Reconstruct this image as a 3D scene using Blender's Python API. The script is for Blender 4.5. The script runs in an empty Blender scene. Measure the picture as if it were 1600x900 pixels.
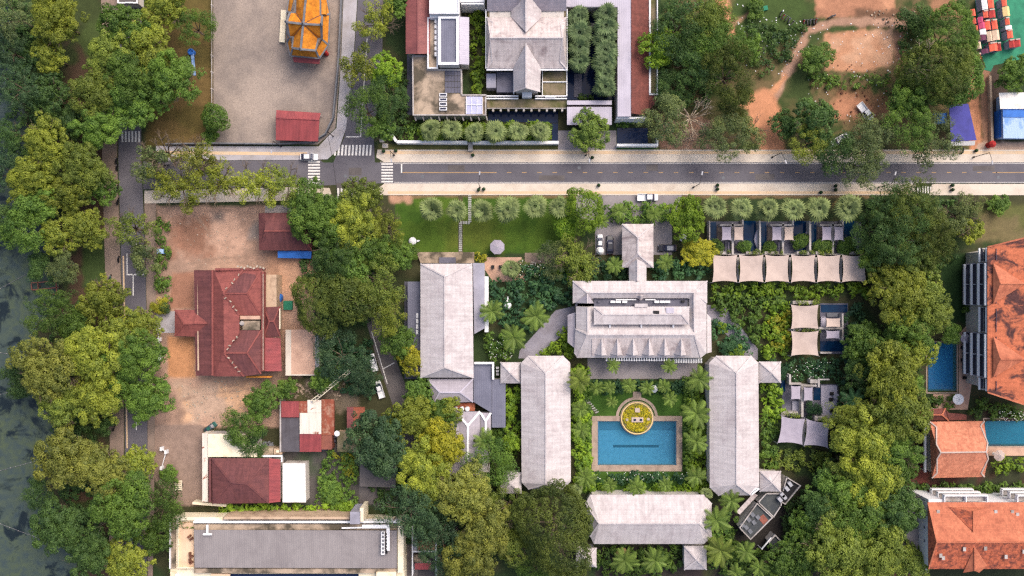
import bpy, bmesh, math, random
import numpy as np
from mathutils import Vector, Matrix
R_ = math.radians
sc = bpy.context.scene
COL = sc.collection
# ---------------------------------------------------------------- camera, sky, sun, exposure
S, H = 0.16, 200.0                       # metres per photograph pixel at ground level, flying height
cam_d = bpy.data.cameras.new('camera'); cam = bpy.data.objects.new('camera', cam_d); COL.objects.link(cam)
cam.location = (0, 0, H); cam_d.sensor_width = 36; cam_d.lens = 36 * H / (1600 * S)
cam_d.clip_start = 1; cam_d.clip_end = 5000; sc.camera = cam
SUN_AZ, SUN_EL = 42, 52                  # azimuth clockwise from the top of the picture, elevation
wd = bpy.data.worlds.new('World'); sc.world = wd; wd.use_nodes = True
wn = wd.node_tree.nodes; wl = wd.node_tree.links
sky = wn.new('ShaderNodeTexSky'); sky.sky_type = 'NISHITA'; sky.sun_disc = False
sky.sun_elevation = R_(SUN_EL); sky.sun_rotation = R_(SUN_AZ); sky.air_density = 0.9; sky.dust_density = 6; sky.ozone_density = .6
wl.new(sky.outputs[0], wn['Background'].inputs[0]); wn['Background'].inputs[1].default_value = 0.15
sun_d = bpy.data.lights.new('sun', 'SUN'); sun_d.energy = 0.85; sun_d.angle = R_(45); sun_d.color = (1, .95, .87)
sun = bpy.data.objects.new('sun', sun_d); COL.objects.link(sun); sun.location = (60, 60, 150)
sun.rotation_euler = (R_(90 - SUN_EL), 0, R_(180 - SUN_AZ))
sc.view_settings.view_transform = 'Standard'; sc.view_settings.look = 'None'
sc.view_settings.gamma = 1; sc.view_settings.exposure = 0.69
sc.render.engine = 'CYCLES'; sc.cycles.max_bounces = 6; sc.cycles.use_denoising = False; sc.cycles.filter_width = 1.35; sc.cycles.transparent_max_bounces = 8
# ---------------------------------------------------------------- helpers
def W(px, py, z=0.0):
    k = S * (H - z) / H
    return ((px - 800) * k, (450 - py) * k, z)
def PW(pts, z): return [W(x, y, z) for x, y in pts]
def lin(r, g, b, k=1.12):
    f = lambda v: (v / 12.92 if v <= .04045 else ((v + .055) / 1.055) ** 2.4)
    return tuple(min(.82, f(v / 255) / k) for v in (r, g, b))
MATS = {}
def newmat(name):
    m = bpy.data.materials.new(name); m.use_nodes = True; MATS[name] = m
    nt = m.node_tree; b = nt.nodes['Principled BSDF']
    b.inputs['Specular IOR Level'].default_value = .25
    return m, nt, b, nt.links.new
def noise(nt, vec, scale, detail=4, rough=.6, dist=0):
    n = nt.nodes.new('ShaderNodeTexNoise'); n.inputs['Scale'].default_value = scale
    n.inputs['Detail'].default_value = detail; n.inputs['Roughness'].default_value = rough
    n.inputs['Distortion'].default_value = dist
    if vec is not None: nt.links.new(vec, n.inputs['Vector'])
    return n.outputs['Fac']
def ramp(nt, fac, a, b, lo=0., hi=1.):
    n = nt.nodes.new('ShaderNodeMapRange'); n.inputs[1].default_value = a; n.inputs[2].default_value = b
    n.inputs[3].default_value = lo; n.inputs[4].default_value = hi
    nt.links.new(fac, n.inputs[0]); return n.outputs[0]
def mix(nt, fac, a, b, mode='MIX'):
    n = nt.nodes.new('ShaderNodeMix'); n.data_type = 'RGBA'; n.blend_type = mode
    for s, v in ((0, fac), (6, a), (7, b)):
        if hasattr(v, 'is_linked'): nt.links.new(v, n.inputs[s])
        else: n.inputs[s].default_value = v if s == 0 else (*v, 1) if len(v) == 3 else v
    return n.outputs[2]
def mul(nt, a, b):
    n = nt.nodes.new('ShaderNodeMath'); n.operation = 'MULTIPLY'
    for i, v in ((0, a), (1, b)):
        if hasattr(v, 'is_linked'): nt.links.new(v, n.inputs[i])
        else: n.inputs[i].default_value = v
    return n.outputs[0]
def grey(nt, val):
    n = nt.nodes.new('ShaderNodeCombineColor')
    for i in range(3): nt.links.new(val, n.inputs[i])
    return n.outputs[0]
def posvec(nt):
    return nt.nodes.new('ShaderNodeNewGeometry').outputs['Position']
def bump(nt, b, h, strength=.3, dist=.05):
    n = nt.nodes.new('ShaderNodeBump'); n.inputs['Strength'].default_value = strength; n.inputs['Distance'].default_value = dist
    nt.links.new(h, n.inputs['Height']); nt.links.new(n.outputs[0], b.inputs['Normal'])
def m_plain(name, c, c2=None, scale=.35, lo=.45, hi=.65, fine=.22, rough=.85, bumpy=.2, fscale=3.0, metallic=0, spec=None):
    m, nt, b, L = newmat(name); p = posvec(nt)
    col = (*c, 1)
    if c2:
        col = mix(nt, ramp(nt, noise(nt, p, scale, 6, .62, .3), lo, hi), c, c2)
    f = noise(nt, p, fscale, 4, .7)
    out = mix(nt, 1., col if not isinstance(col, tuple) else c, grey(nt, ramp(nt, f, .25, .75, 1 - fine, 1 + fine)), 'MULTIPLY')
    L(out, b.inputs['Base Color']); b.inputs['Roughness'].default_value = rough; b.inputs['Metallic'].default_value = metallic
    if spec is not None: b.inputs['Specular IOR Level'].default_value = spec
    if bumpy: bump(nt, b, f, bumpy, .04)
    return m
def m_tile(name, c, c2, lo=.5, hi=.7, scale=.25, tw=.34, th=.42, streak=.2, rough=.8, var=.18):
    """roof covering: courses follow the slope through the UV map (metres along eave, metres up slope)"""
    m, nt, b, L = newmat(name); p = posvec(nt)
    uv = nt.nodes.new('ShaderNodeUVMap').outputs[0]
    br = nt.nodes.new('ShaderNodeTexBrick'); L(uv, br.inputs['Vector']); br.inputs['Scale'].default_value = 1
    br.inputs['Brick Width'].default_value = tw; br.inputs['Row Height'].default_value = th; br.inputs['Mortar Size'].default_value = .018
    br.inputs['Color1'].default_value = (1 + var, 1 + var, 1 + var, 1); br.inputs['Color2'].default_value = (1 - var, 1 - var, 1 - var, 1)
    br.inputs['Mortar'].default_value = (.78, .78, .78, 1)
    cw = nt.nodes.new('ShaderNodeTexWave'); cw.bands_direction = 'Y'; cw.inputs['Scale'].default_value = .28; cw.inputs['Distortion'].default_value = .6; L(uv, cw.inputs[0])
    st = nt.nodes.new('ShaderNodeMapping'); st.inputs['Scale'].default_value = (1.3, .12, 1); L(uv, st.inputs[0])
    sn = noise(nt, st.outputs[0], 1.0, 4, .65)
    blot = noise(nt, p, scale, 8, .68, .6)
    col = mix(nt, ramp(nt, blot, lo, hi), c, c2)
    col = mix(nt, 1., col, br.outputs['Color'], 'MULTIPLY')
    col = mix(nt, 1., col, grey(nt, ramp(nt, sn, .3, .75, 1 + streak * .5, 1 - streak)), 'MULTIPLY')
    col = mix(nt, 1., col, grey(nt, ramp(nt, cw.outputs['Fac'], .0, .5, .965, 1.01)), 'MULTIPLY')
    L(col, b.inputs['Base Color']); b.inputs['Roughness'].default_value = rough
    bump(nt, b, br.outputs['Fac'], -.35, .05)
    return m
def m_metal(name, c, c2, lo=.55, hi=.72, scale=.3, rib=.9, rough=.55, streak=.25, depth=.3):
    m, nt, b, L = newmat(name); p = posvec(nt)
    uv = nt.nodes.new('ShaderNodeUVMap').outputs[0]
    w = nt.nodes.new('ShaderNodeTexWave'); w.bands_direction = 'X'; w.inputs['Scale'].default_value = rib; L(uv, w.inputs[0])
    st = nt.nodes.new('ShaderNodeMapping'); st.inputs['Scale'].default_value = (.9, .1, 1); L(uv, st.inputs[0])
    sn = noise(nt, st.outputs[0], 1.2, 5, .65)
    col = mix(nt, ramp(nt, noise(nt, p, scale, 7, .65, .5), lo, hi), c, c2)
    col = mix(nt, 1., col, grey(nt, ramp(nt, sn, .3, .75, 1 + streak * .5, 1 - streak)), 'MULTIPLY')
    L(col, b.inputs['Base Color']); b.inputs['Roughness'].default_value = rough
    bump(nt, b, w.outputs['Fac'], depth, .06)
    return m
def m_leaf(name, c, hue2=None, spread=.45):
    m, nt, b, L = newmat(name)
    at = nt.nodes.new('ShaderNodeAttribute'); at.attribute_name = 'tint'
    oi = nt.nodes.new('ShaderNodeObjectInfo')
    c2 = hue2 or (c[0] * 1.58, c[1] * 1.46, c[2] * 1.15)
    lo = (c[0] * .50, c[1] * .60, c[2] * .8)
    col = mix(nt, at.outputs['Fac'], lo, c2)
    col = mix(nt, 1., col, grey(nt, ramp(nt, oi.outputs['Random'], 0, 1, .74, 1.26)), 'MULTIPLY')
    L(col, b.inputs['Base Color']); b.inputs['Roughness'].default_value = .55
    b.inputs['Specular IOR Level'].default_value = .3
    tr = nt.nodes.new('ShaderNodeBsdfTranslucent'); L(col, tr.inputs['Color'])
    mx = nt.nodes.new('ShaderNodeMixShader'); mx.inputs[0].default_value = .42
    L(b.outputs[0], mx.inputs[1]); L(tr.outputs[0], mx.inputs[2]); L(mx.outputs[0], nt.nodes['Material Output'].inputs['Surface'])
    return m
def m_water(name, c, deep, alpha=.5, rip=.6):
    m, nt, b, L = newmat(name); p = posvec(nt)
    t = nt.nodes.new('ShaderNodeBsdfTransparent'); t.inputs[0].default_value = (*c, 1)
    b.inputs['Base Color'].default_value = (*deep, 1); b.inputs['Roughness'].default_value = .12
    b.inputs['Specular IOR Level'].default_value = .5
    mx = nt.nodes.new('ShaderNodeMixShader'); mx.inputs[0].default_value = alpha
    L(t.outputs[0], mx.inputs[1]); L(b.outputs[0], mx.inputs[2]); L(mx.outputs[0], nt.nodes['Material Output'].inputs['Surface'])
    bump(nt, b, noise(nt, p, rip, 3), .15, .1)
    return m
# ---- materials
m_plain('white', (.74, .74, .76), (.55, .54, .53), .5, .6, .8, .06)
m_plain('cream', lin(238, 226, 200), lin(205, 180, 140), .3, .55, .75, .08)
m_plain('concrete', lin(185, 178, 175), lin(140, 132, 126), .25, .45, .65, .14)
m_plain('lilac_concrete', lin(168, 166, 180), lin(140, 138, 150), .2, .4, .7, .08)
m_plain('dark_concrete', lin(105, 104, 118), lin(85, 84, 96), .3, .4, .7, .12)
m_plain('stain_concrete', lin(178, 158, 138), lin(88, 80, 68), .22, .42, .6, .2)
m_plain('moss_concrete', lin(132, 118, 96), lin(88, 88, 52), .3, .42, .62, .25)
m_plain('wall', lin(205, 198, 192), lin(160, 150, 142), .5, .55, .75, .1)
m_plain('wall_tan', lin(196, 170, 145), lin(150, 125, 105), .5, .5, .7, .12)
m_plain('asphalt', lin(107, 104, 111), lin(90, 87, 95), .1, .38, .66, .12, .85, .15, 5)
m_plain('asphalt_old', lin(108, 102, 101), lin(86, 81, 82), .2, .4, .65, .14, .9, .2, 4)
m_plain('pavement', lin(214, 202, 188), lin(192, 177, 162), .18, .45, .7, .07)
m_plain('pavement_warm', lin(216, 186, 152), lin(210, 190, 166), .3, .45, .7, .08)
m_plain('pavement_grey', lin(176, 172, 178), lin(156, 150, 150), .3, .4, .7, .08)
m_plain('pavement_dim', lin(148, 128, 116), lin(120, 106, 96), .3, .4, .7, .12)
m_plain('kerb', lin(205, 196, 188), None, fine=.1)
m_plain('road_paint', lin(228, 224, 220), lin(170, 165, 162), 1.5, .5, .8, .12)
m_plain('road_paint_orange', lin(178, 146, 108), lin(132, 118, 104), 1.5, .5, .8, .12)
m_plain('yard_paving', lin(132, 121, 115), lin(164, 149, 138), .07, .42, .62, .34, .95, .4, 3.2)
m_plain('drive_paving', lin(150, 143, 146), lin(126, 120, 124), .25, .4, .7, .1)
m_plain('path_paving', lin(150, 146, 158), lin(128, 122, 130), .25, .4, .7, .1)
m_plain('deck_tan', lin(205, 168, 146), lin(175, 140, 122), .4, .4, .7, .1)
m_plain('terrace_beige', lin(230, 200, 170), lin(214, 180, 150), .3, .4, .7, .05)
m_plain('coping', lin(172, 152, 138), lin(142, 124, 112), .5, .4, .7, .1)
m_plain('pool_tile', lin(98, 154, 184), lin(82, 138, 170), 1.2, .4, .7, .08, .3)
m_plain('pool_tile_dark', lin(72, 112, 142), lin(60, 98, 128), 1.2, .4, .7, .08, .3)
m_plain('pool_line', lin(20, 40, 75), None, fine=.05)
m_plain('pool_blue', lin(34, 98, 165), lin(26, 82, 148), .8, .4, .7, .08, .3)
m_plain('pool_teal', lin(28, 108, 130), lin(22, 92, 116), .8, .4, .7, .08, .3)
m_plain('dark_basin', lin(30, 42, 70), lin(20, 30, 52), .5, .4, .7, .1, .4)
m_plain('canvas', lin(196, 177, 167), lin(174, 156, 147), .35, .42, .72, .05, .8, .05)
m_plain('canvas_grey', lin(172, 164, 178), lin(156, 148, 162), .5, .4, .7, .04, .8, .05)
m_plain('blue_tarp', lin(62, 62, 150), lin(52, 52, 130), .5, .4, .7, .05, .6)
m_plain('bright_blue', lin(60, 120, 205), lin(44, 96, 170), .5, .4, .7, .06, .55)
m_plain('pale_blue', lin(178, 205, 238), lin(155, 185, 225), .5, .4, .7, .05, .55)
m_plain('wood', lin(120, 78, 60), lin(86, 58, 48), .8, .4, .7, .2)
m_plain('dark_wood', lin(60, 50, 50), None, fine=.2)
m_plain('steel', lin(170, 170, 176), None, fine=.1, rough=.45)
m_plain('black', lin(30, 29, 32), None, fine=.1, rough=.5)
m_plain('rust', lin(150, 78, 56), lin(185, 120, 92), .8, .4, .65, .25)
m_plain('red_paint', lin(176, 50, 48), lin(140, 44, 44), .8, .4, .7, .1)
m_plain('gold', lin(222, 150, 60), lin(190, 118, 50), 1, .4, .7, .1)
m_plain('trim_grey', lin(120, 122, 128), lin(95, 97, 104), 1, .4, .7, .1)
m_plain('bark', lin(128, 112, 96), lin(92, 80, 68), 2, .4, .6, .25)
m_plain('bark_pale', lin(196, 180, 160), lin(160, 142, 122), 2, .4, .6, .2)
m_plain('palm_trunk', lin(140, 122, 104), lin(104, 90, 78), 2, .4, .6, .25)
m_plain('green_court', lin(58, 140, 108), lin(44, 112, 88), .4, .4, .7, .1)
m_plain('stone', lin(190, 176, 160), lin(140, 126, 112), .8, .4, .7, .15)
m_plain('slab_stone', lin(186, 184, 180), lin(150, 150, 140), .8, .4, .7, .12)
m_plain('brick_red', lin(150, 92, 78), lin(120, 76, 66), .5, .4, .7, .2)
m_plain('blossom', (.75, .74, .68), None, fine=.05)
m_plain('glass', lin(52, 54, 78), lin(40, 42, 62), .8, .4, .7, .05, .15, 0, spec=.5)
m_plain('glass_pale', lin(190, 190, 222), lin(168, 170, 205), .8, .4, .7, .05, .2, 0, spec=.5)
for nm, cc in (('car_white', (.72, .72, .74)), ('car_black', lin(38, 38, 48)), ('car_silver', lin(150, 152, 160)), ('car_green', lin(40, 90, 80))):
    m_plain(nm, cc, None, fine=.03, rough=.25, bumpy=0, spec=.5)
m_plain('tyre', lin(26, 25, 26), None, fine=.1)
m_tile('tile_grey', lin(202, 194, 195), lin(166, 153, 156), .46, .85, .3, streak=.22, var=.06)
m_tile('tile_grey_worn', lin(206, 194, 192), lin(136, 118, 120), .48, .74, .3, streak=.3, var=.06)
m_tile('tile_cool', lin(172, 165, 174), lin(146, 138, 146), .5, .75, .22, streak=.16, var=.04)
m_tile('tile_orange', lin(200, 122, 92), lin(170, 98, 74), .42, .66, .3, streak=.12, var=.14)
m_tile('tile_orange_stain', lin(206, 118, 84), lin(90, 58, 56), .49, .58, .22, streak=.2, var=.16)
m_tile('tile_orange_worn_shade', lin(205, 112, 80), lin(104, 62, 58), .42, .66, .9, streak=.3, var=.22)  # worn tile; its darker colour also carries the shade of the west gable faces
m_tile('tile_orange_pale', lin(212, 138, 108), lin(178, 106, 82), .45, .7, .8, streak=.15, var=.16)
m_tile('tile_red', lin(150, 86, 80), lin(124, 70, 68), .4, .7, .4, streak=.3, var=.07)
m_tile('tile_maroon', lin(118, 72, 71), lin(96, 60, 63), .4, .7, .4, streak=.3, var=.07)
m_tile('tile_brown', lin(128, 74, 66), lin(100, 60, 56), .4, .7, .3, streak=.2, var=.16)
m_tile('tile_temple', lin(214, 138, 42), lin(176, 104, 34), .4, .7, .7, streak=.25, var=.16)
m_metal('metal_red', lin(142, 84, 82), lin(122, 72, 74), .45, .7, .4)
m_metal('metal_crimson', lin(154, 74, 76), lin(132, 66, 70), .45, .7, .3, streak=.3)
m_metal('metal_grey', lin(150, 143, 143), lin(134, 127, 128), .4, .7, .15, .6, .6, .12)
m_metal('metal_blue_grey', lin(116, 117, 134), lin(100, 101, 118), .4, .7, .2, .6, .6, .1)
m_metal('metal_lilac', lin(190, 184, 198), lin(172, 166, 180), .4, .7, .2, .6, .6, .1)
m_metal('metal_white', lin(236, 232, 228), lin(206, 192, 178), .55, .75, .35, .8, .55, .1)
m_metal('metal_white_rust', lin(228, 218, 205), lin(150, 84, 60), .6, .66, .5, .8, .6, .3)
m_metal('metal_rust', lin(150, 82, 62), lin(186, 146, 124), .5, .68, .6, .9, .7, .35)
m_metal('metal_dark', lin(92, 88, 94), lin(76, 72, 76), .4, .7, .4, .9, .7, .2)
m_metal('metal_pale_blue', lin(176, 200, 236), lin(120, 160, 215), .5, .6, .25, .8, .5, .1)
LEAF = dict(Y=(.238, .288, .044), G=(.122, .215, .040), D=(.080, .152, .044), B=(.072, .138, .066), O=(.116, .158, .032),
            P=(.222, .250, .056), E=(.165, .218, .082), F=(.33, .335, .032), L=(.215, .345, .034), T=(.062, .150, .066),
            H=(.108, .165, .076), A=(.185, .242, .098), C=(.175, .262, .054), N=(.182, .242, .046), K=(.78, .70, .05), X=(.26, .17, .08))
for k, c in LEAF.items(): m_leaf('leaf_' + k, c)

class MB:
    def __init__(s): s.v = []; s.f = []
    def add(s, vs, fs):
        o = len(s.v); s.v += [tuple(v) for v in vs]; s.f += [tuple(i + o for i in f) for f in fs]; return s
    def prism(s, pts, z0, z1):
        n = len(pts); b = [(p[0], p[1], z0) for p in pts]; t = [(p[0], p[1], z1) for p in pts]
        return s.add(b + t, [tuple(range(n))[::-1], tuple(range(n, 2 * n))] + [(i, (i + 1) % n, n + (i + 1) % n, n + i) for i in range(n)])
    def shell(s, pts, faces, t=.18):
        """a sheet of faces given thickness straight down, closed along its border"""
        n = len(pts); vs = list(pts) + [(p[0], p[1], p[2] - t) for p in pts]
        fs = []; ed = {}
        for f in faces:
            a = sum((pts[f[i]][0] * pts[f[(i + 1) % len(f)]][1] - pts[f[(i + 1) % len(f)]][0] * pts[f[i]][1]) for i in range(len(f)))
            f = tuple(f) if a > 0 else tuple(f)[::-1]
            fs.append(f); fs.append(tuple(i + n for i in f)[::-1])
            for i in range(len(f)): ed[(f[i], f[(i + 1) % len(f)])] = 1
        for (a, b) in ed:
            if (b, a) not in ed: fs.append((a, a + n, b + n, b))
        return s.add(vs, fs)
    def box(s, c, sz, rz=0):
        x, y, z = sz[0] / 2, sz[1] / 2, sz[2] / 2; ca, sa = math.cos(rz), math.sin(rz); vs = []
        for dz in (-z, z):
            for dx, dy in ((-x, -y), (x, -y), (x, y), (-x, y)):
                vs.append((c[0] + dx * ca - dy * sa, c[1] + dx * sa + dy * ca, c[2] + dz))
        return s.add(vs, [(3, 2, 1, 0), (4, 5, 6, 7), (0, 1, 5, 4), (1, 2, 6, 5), (2, 3, 7, 6), (3, 0, 4, 7)])
    def beam(s, p, q, w, h):
        p, q = Vector(p), Vector(q); d = (q - p)
        if d.length < 1e-6: return s
        d.normalize(); u = d.cross(Vector((0, 0, 1)))
        u = u.normalized() if u.length > 1e-4 else Vector((1, 0, 0)); n = u.cross(d).normalized(); vs = []
        for e in (p, q):
            for a, b in ((-1, -1), (1, -1), (1, 1), (-1, 1)): vs.append(e + u * (a * w / 2) + n * (b * h / 2))
        return s.add(vs, [(3, 2, 1, 0), (4, 5, 6, 7), (0, 1, 5, 4), (1, 2, 6, 5), (2, 3, 7, 6), (3, 0, 4, 7)])
    def tube(s, p, q, r0, r1, n=8, cap=True):
        p, q = Vector(p), Vector(q); d = (q - p).normalized(); u = d.orthogonal().normalized(); w = d.cross(u); vs = []
        for e, r in ((p, r0), (q, r1)):
            for i in range(n):
                a = 2 * math.pi * i / n; vs.append(e + u * (r * math.cos(a)) + w * (r * math.sin(a)))
        fs = [(i, (i + 1) % n, n + (i + 1) % n, n + i) for i in range(n)]
        if cap: fs += [tuple(range(n))[::-1], tuple(range(n, 2 * n))]
        return s.add(vs, fs)
    def lathe(s, c, prof, n=16):
        vs = []; fs = []
        for r, z in prof:
            for i in range(n):
                a = 2 * math.pi * i / n; vs.append((c[0] + r * math.cos(a), c[1] + r * math.sin(a), c[2] + z))
        for j in range(len(prof) - 1):
            for i in range(n): fs.append((j * n + i, j * n + (i + 1) % n, (j + 1) * n + (i + 1) % n, (j + 1) * n + i))
        fs += [tuple(range(n))[::-1], tuple(range((len(prof) - 1) * n, len(prof) * n))]
        return s.add(vs, fs)
    def mesh(s, name, off=(0, 0, 0)):
        me = bpy.data.meshes.new(name)
        me.from_pydata([(v[0] - off[0], v[1] - off[1], v[2] - off[2]) for v in s.v], [], s.f); me.update()
        uv = me.uv_layers.new(name='UVMap').data; Z = Vector((0, 0, 1))
        for p in me.polygons:
            n = p.normal; u = Z.cross(n)
            u = u.normalized() if u.length > .02 else Vector((1, 0, 0)); v = n.cross(u)
            for li in p.loop_indices:
                co = me.vertices[me.loops[li].vertex_index].co; uv[li].uv = (co.dot(u), co.dot(v))
        return me
    def build(s, name, mat, parent=None):
        off = parent.matrix_off if isinstance(parent, TH) else (0, 0, 0)
        me = s.mesh(name, off); me.materials.append(MATS[mat])
        o = bpy.data.objects.new(name, me); COL.objects.link(o)
        if parent is not None: o.parent = parent.o if isinstance(parent, TH) else parent
        return o
class TH:
    """a thing: an Empty at its base that parents its parts; parts are given in world coordinates"""
    def __init__(s, name, label, cat, loc, group=None):
        s.o = bpy.data.objects.new(name, None); s.o.location = loc; s.matrix_off = tuple(loc); s.o.empty_display_size = .5
        COL.objects.link(s.o); tag(s.o, label, cat, group)
def tag(o, label=None, cat=None, group=None, kind=None):
    if label: o['label'] = label
    if cat: o['category'] = cat
    if group: o['group'] = group
    if kind: o['kind'] = kind
    return o
def one(name, mb, mat, label, cat, loc, group=None):
    """a thing that is a single mesh"""
    me = mb.mesh(name, loc); me.materials.append(MATS[mat]); o = bpy.data.objects.new(name, me); o.location = loc; COL.objects.link(o)
    return tag(o, label, cat, group)
def struct(name, mb, mat, label, kind='structure'):
    o = mb.build(name, mat); return tag(o, label, None, None, kind)
def sub(par, name, mb, mat, th):
    """a sub-part of part `par` inside thing th (same local frame)"""
    me = mb.mesh(name, th.matrix_off); me.materials.append(MATS[mat]); o = bpy.data.objects.new(name, me); COL.objects.link(o); o.parent = par; return o
def sheet(name, pts, z, mat, label, thick=.25):
    return struct(name, MB().prism(PW(pts, 0), z - thick, z), mat, label)
ORD = 'first second third fourth fifth sixth seventh eighth ninth tenth eleventh twelfth'.split()
# ---------------------------------------------------------------- ground: one painted sheet (soil, lawn, dirt), lake bed on the west
def vnoise(x, y, scale, seed, octs=4):
    out = np.zeros_like(x); amp = 1.; tot = 0.
    for o in range(octs):
        rg = np.random.RandomState(seed * 17 + o).rand(256, 256)
        fx = x / scale * 2 ** o; fy = y / scale * 2 ** o
        ix = np.floor(fx).astype(int); iy = np.floor(fy).astype(int); tx = fx - ix; ty = fy - iy
        tx = tx * tx * (3 - 2 * tx); ty = ty * ty * (3 - 2 * ty)
        g = lambda a, b: rg[a % 256, b % 256]
        out += amp * ((g(ix, iy) * (1 - tx) + g(ix + 1, iy) * tx) * (1 - ty) + (g(ix, iy + 1) * (1 - tx) + g(ix + 1, iy + 1) * tx) * ty)
        tot += amp; amp *= .55
    return out / tot
def sdist(X, Y, poly):
    """signed distance in photograph pixels, positive inside"""
    P = np.array(poly, float); d = np.full(X.shape, 1e9); ins = np.zeros(X.shape, bool); n = len(P)
    for i in range(n):
        a = P[i]; b = P[(i + 1) % n]; e = b - a; L2 = (e ** 2).sum() or 1e-9
        t = np.clip(((X - a[0]) * e[0] + (Y - a[1]) * e[1]) / L2, 0, 1)
        d = np.minimum(d, np.hypot(X - a[0] - t * e[0], Y - a[1] - t * e[1]))
        c = ((a[1] > Y) != (b[1] > Y)) & (X < (b[0] - a[0]) * (Y - a[1]) / ((b[1] - a[1]) or 1e-9) + a[0]); ins ^= c
    return np.where(ins, d, -d)
def ldist(X, Y, line):
    P = np.array(line, float); d = np.full(X.shape, 1e9)
    for i in range(len(P) - 1):
        a = P[i]; e = P[i + 1] - a; t = np.clip(((X - a[0]) * e[0] + (Y - a[1]) * e[1]) / (e ** 2).sum(), 0, 1)
        d = np.minimum(d, np.hypot(X - a[0] - t * e[0], Y - a[1] - t * e[1]))
    return d
def rect(x0, y0, x1, y1): return [(x0, y0), (x1, y0), (x1, y1), (x0, y1)]
LAKE = [(-80, -80), (8, -80), (20, 80), (38, 170), (45, 230), (70, 300), (75, 400), (92, 430), (96, 465), (60, 520), (60, 620), (95, 660), (70, 740), (95, 820), (120, 870), (125, 980), (-80, 980)]
gx = np.arange(-60, 1661, 2.6); gy = np.arange(-60, 961, 2.6)
GX, GY = np.meshgrid(gx, gy)
jag = vnoise(GX, GY, 14, 3) - .5; jag2 = vnoise(GX, GY, 60, 5) - .5; fine = vnoise(GX, GY, 7, 9, 3); bigN = vnoise(GX, GY, 45, 11)
ss = lambda x, a, b: np.clip((x - a) / (b - a), 0, 1) ** 2 * (3 - 2 * np.clip((x - a) / (b - a), 0, 1))
C = np.zeros(GX.shape + (3,)); C[:] = lin(66, 66, 44)
def blend(mask, rgb, var=.15, rgb2=None, n2=None):
    global C
    c = np.array(lin(*rgb))[None, None, :] * np.ones_like(C)
    if rgb2 is not None: t = ss(bigN if n2 is None else n2, .42, .6)[..., None]; c = c * (1 - t) + np.array(lin(*rgb2)) * t
    c = c * (1 + var * (fine - .5) * 2)[..., None]
    m = mask[..., None]; C = C * (1 - m) + c * m
def area(poly, rgb, soft=2, jg=6, **k): blend(ss(sdist(GX, GY, poly) + jag * jg * 2, -soft, soft), rgb, **k)
def track(line, w, rgb, soft=3, jg=5, **k): blend(ss(w - ldist(GX, GY, line) + jag * jg * 2, -soft, soft), rgb, **k)
blend(ss(bigN, .4, .65), (48, 64, 36))
area(rect(100, -60, 165, 960), (84, 66, 52), 10, 14, rgb2=(60, 70, 38))                       # lakeside park, brown earth and grass
area([(115, 60), (160, 20), (200, 60), (160, 120)], (70, 84, 44), 4, 5)
area(rect(228, -60, 334, 228), (112, 92, 56), 4, 5, rgb2=(96, 84, 46))                        # verge beside the temple yard
area(rect(128, 370, 165, 450), (62, 78, 40), 4, 5)
area([(244, 322), (492, 322), (492, 520), (470, 600), (440, 668), (234, 668), (240, 480)], (184, 150, 130), 3, 4, rgb2=(156, 128, 112))   # dirt yard of the red hall
area(rect(270, 340, 330, 400), (140, 104, 86), 12, 16, rgb2=(158, 116, 96)); area([(268, 425), (304, 425), (304, 482), (264, 482)], (154, 112, 92), 3, 3)
area(rect(390, 345, 408, 372), (130, 118, 112), 6, 6); area(rect(330, 330, 352, 348), (118, 104, 98), 6, 6)
area([(262, 526), (304, 526), (306, 590), (262, 590)], (196, 142, 102), 3, 2)
area([(275, 600), (395, 595), (392, 650), (290, 655)], (186, 158, 138), 10, 18, rgb2=(206, 166, 134))
for tl in ([(250, 470), (262, 420), (330, 405), (400, 400)], [(256, 470), (270, 428), (330, 412), (400, 410)], [(300, 330), (340, 380), (420, 400)], [(240, 640), (300, 620), (400, 605)]): track(tl, .8, (150, 124, 108), 3, 5)
area(rect(418, 400, 492, 470), (196, 154, 126), 6, 6, rgb2=(166, 130, 108))
area([(234, 664), (318, 664), (318, 790), (276, 790), (234, 740)], (146, 124, 112), 2, 2)
area(rect(440, 590, 560, 640), (120, 108, 92), 6, 14, rgb2=(84, 84, 56)); area(rect(440, 690, 640, 790), (74, 84, 66), 8, 10, rgb2=(88, 84, 82))
area([(618, 306), (900, 306), (900, 396), (640, 396), (618, 380)], (76, 100, 32), 2, 2, rgb2=(62, 90, 28), var=.16)      # front lawn
area(rect(700, 345, 780, 390), (96, 108, 40), 20, 20, var=.1); area(rect(618, 305, 1360, 309), (128, 106, 78), 2, 3)
area(rect(610, 305, 640, 316), (180, 140, 116), 3, 6)
area(rect(1525, 318, 1660, 378), (92, 94, 54), 6, 10, rgb2=(110, 100, 70)); area(rect(1470, 395, 1515, 505), (38, 62, 30), 6, 6)
area([(900, 596), (1090, 596), (1090, 770), (900, 770)], (66, 96, 34), 3, 3, rgb2=(56, 86, 30), var=.1)               # pool lawn
area(rect(590, 226, 960, 234), (88, 88, 50), 1, 1); area(rect(964, 228, 1028, 235), (60, 92, 48), 1, 1)
area([(1040, -60), (1520, -60), (1530, 234), (1030, 234)], (92, 88, 56), 6, 14, rgb2=(62, 76, 40))
blend(ss(sdist(GX, GY, [(1040, -60), (1520, -60), (1530, 234), (1030, 234)]), -4, 4) * ss(vnoise(GX, GY, 22, 21), .5, .62) * .8, (116, 98, 70))                    # open ground north-east
area([(1150, -60), (1290, -60), (1240, 60), (1180, 90), (1150, 60)], (66, 84, 42), 8, 14)
area(rect(1276, -60, 1398, 26), (186, 136, 106), 3, 7, rgb2=(168, 120, 94)); area(rect(1336, 16, 1440, 40), (112, 84, 66), 5, 10)
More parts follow.
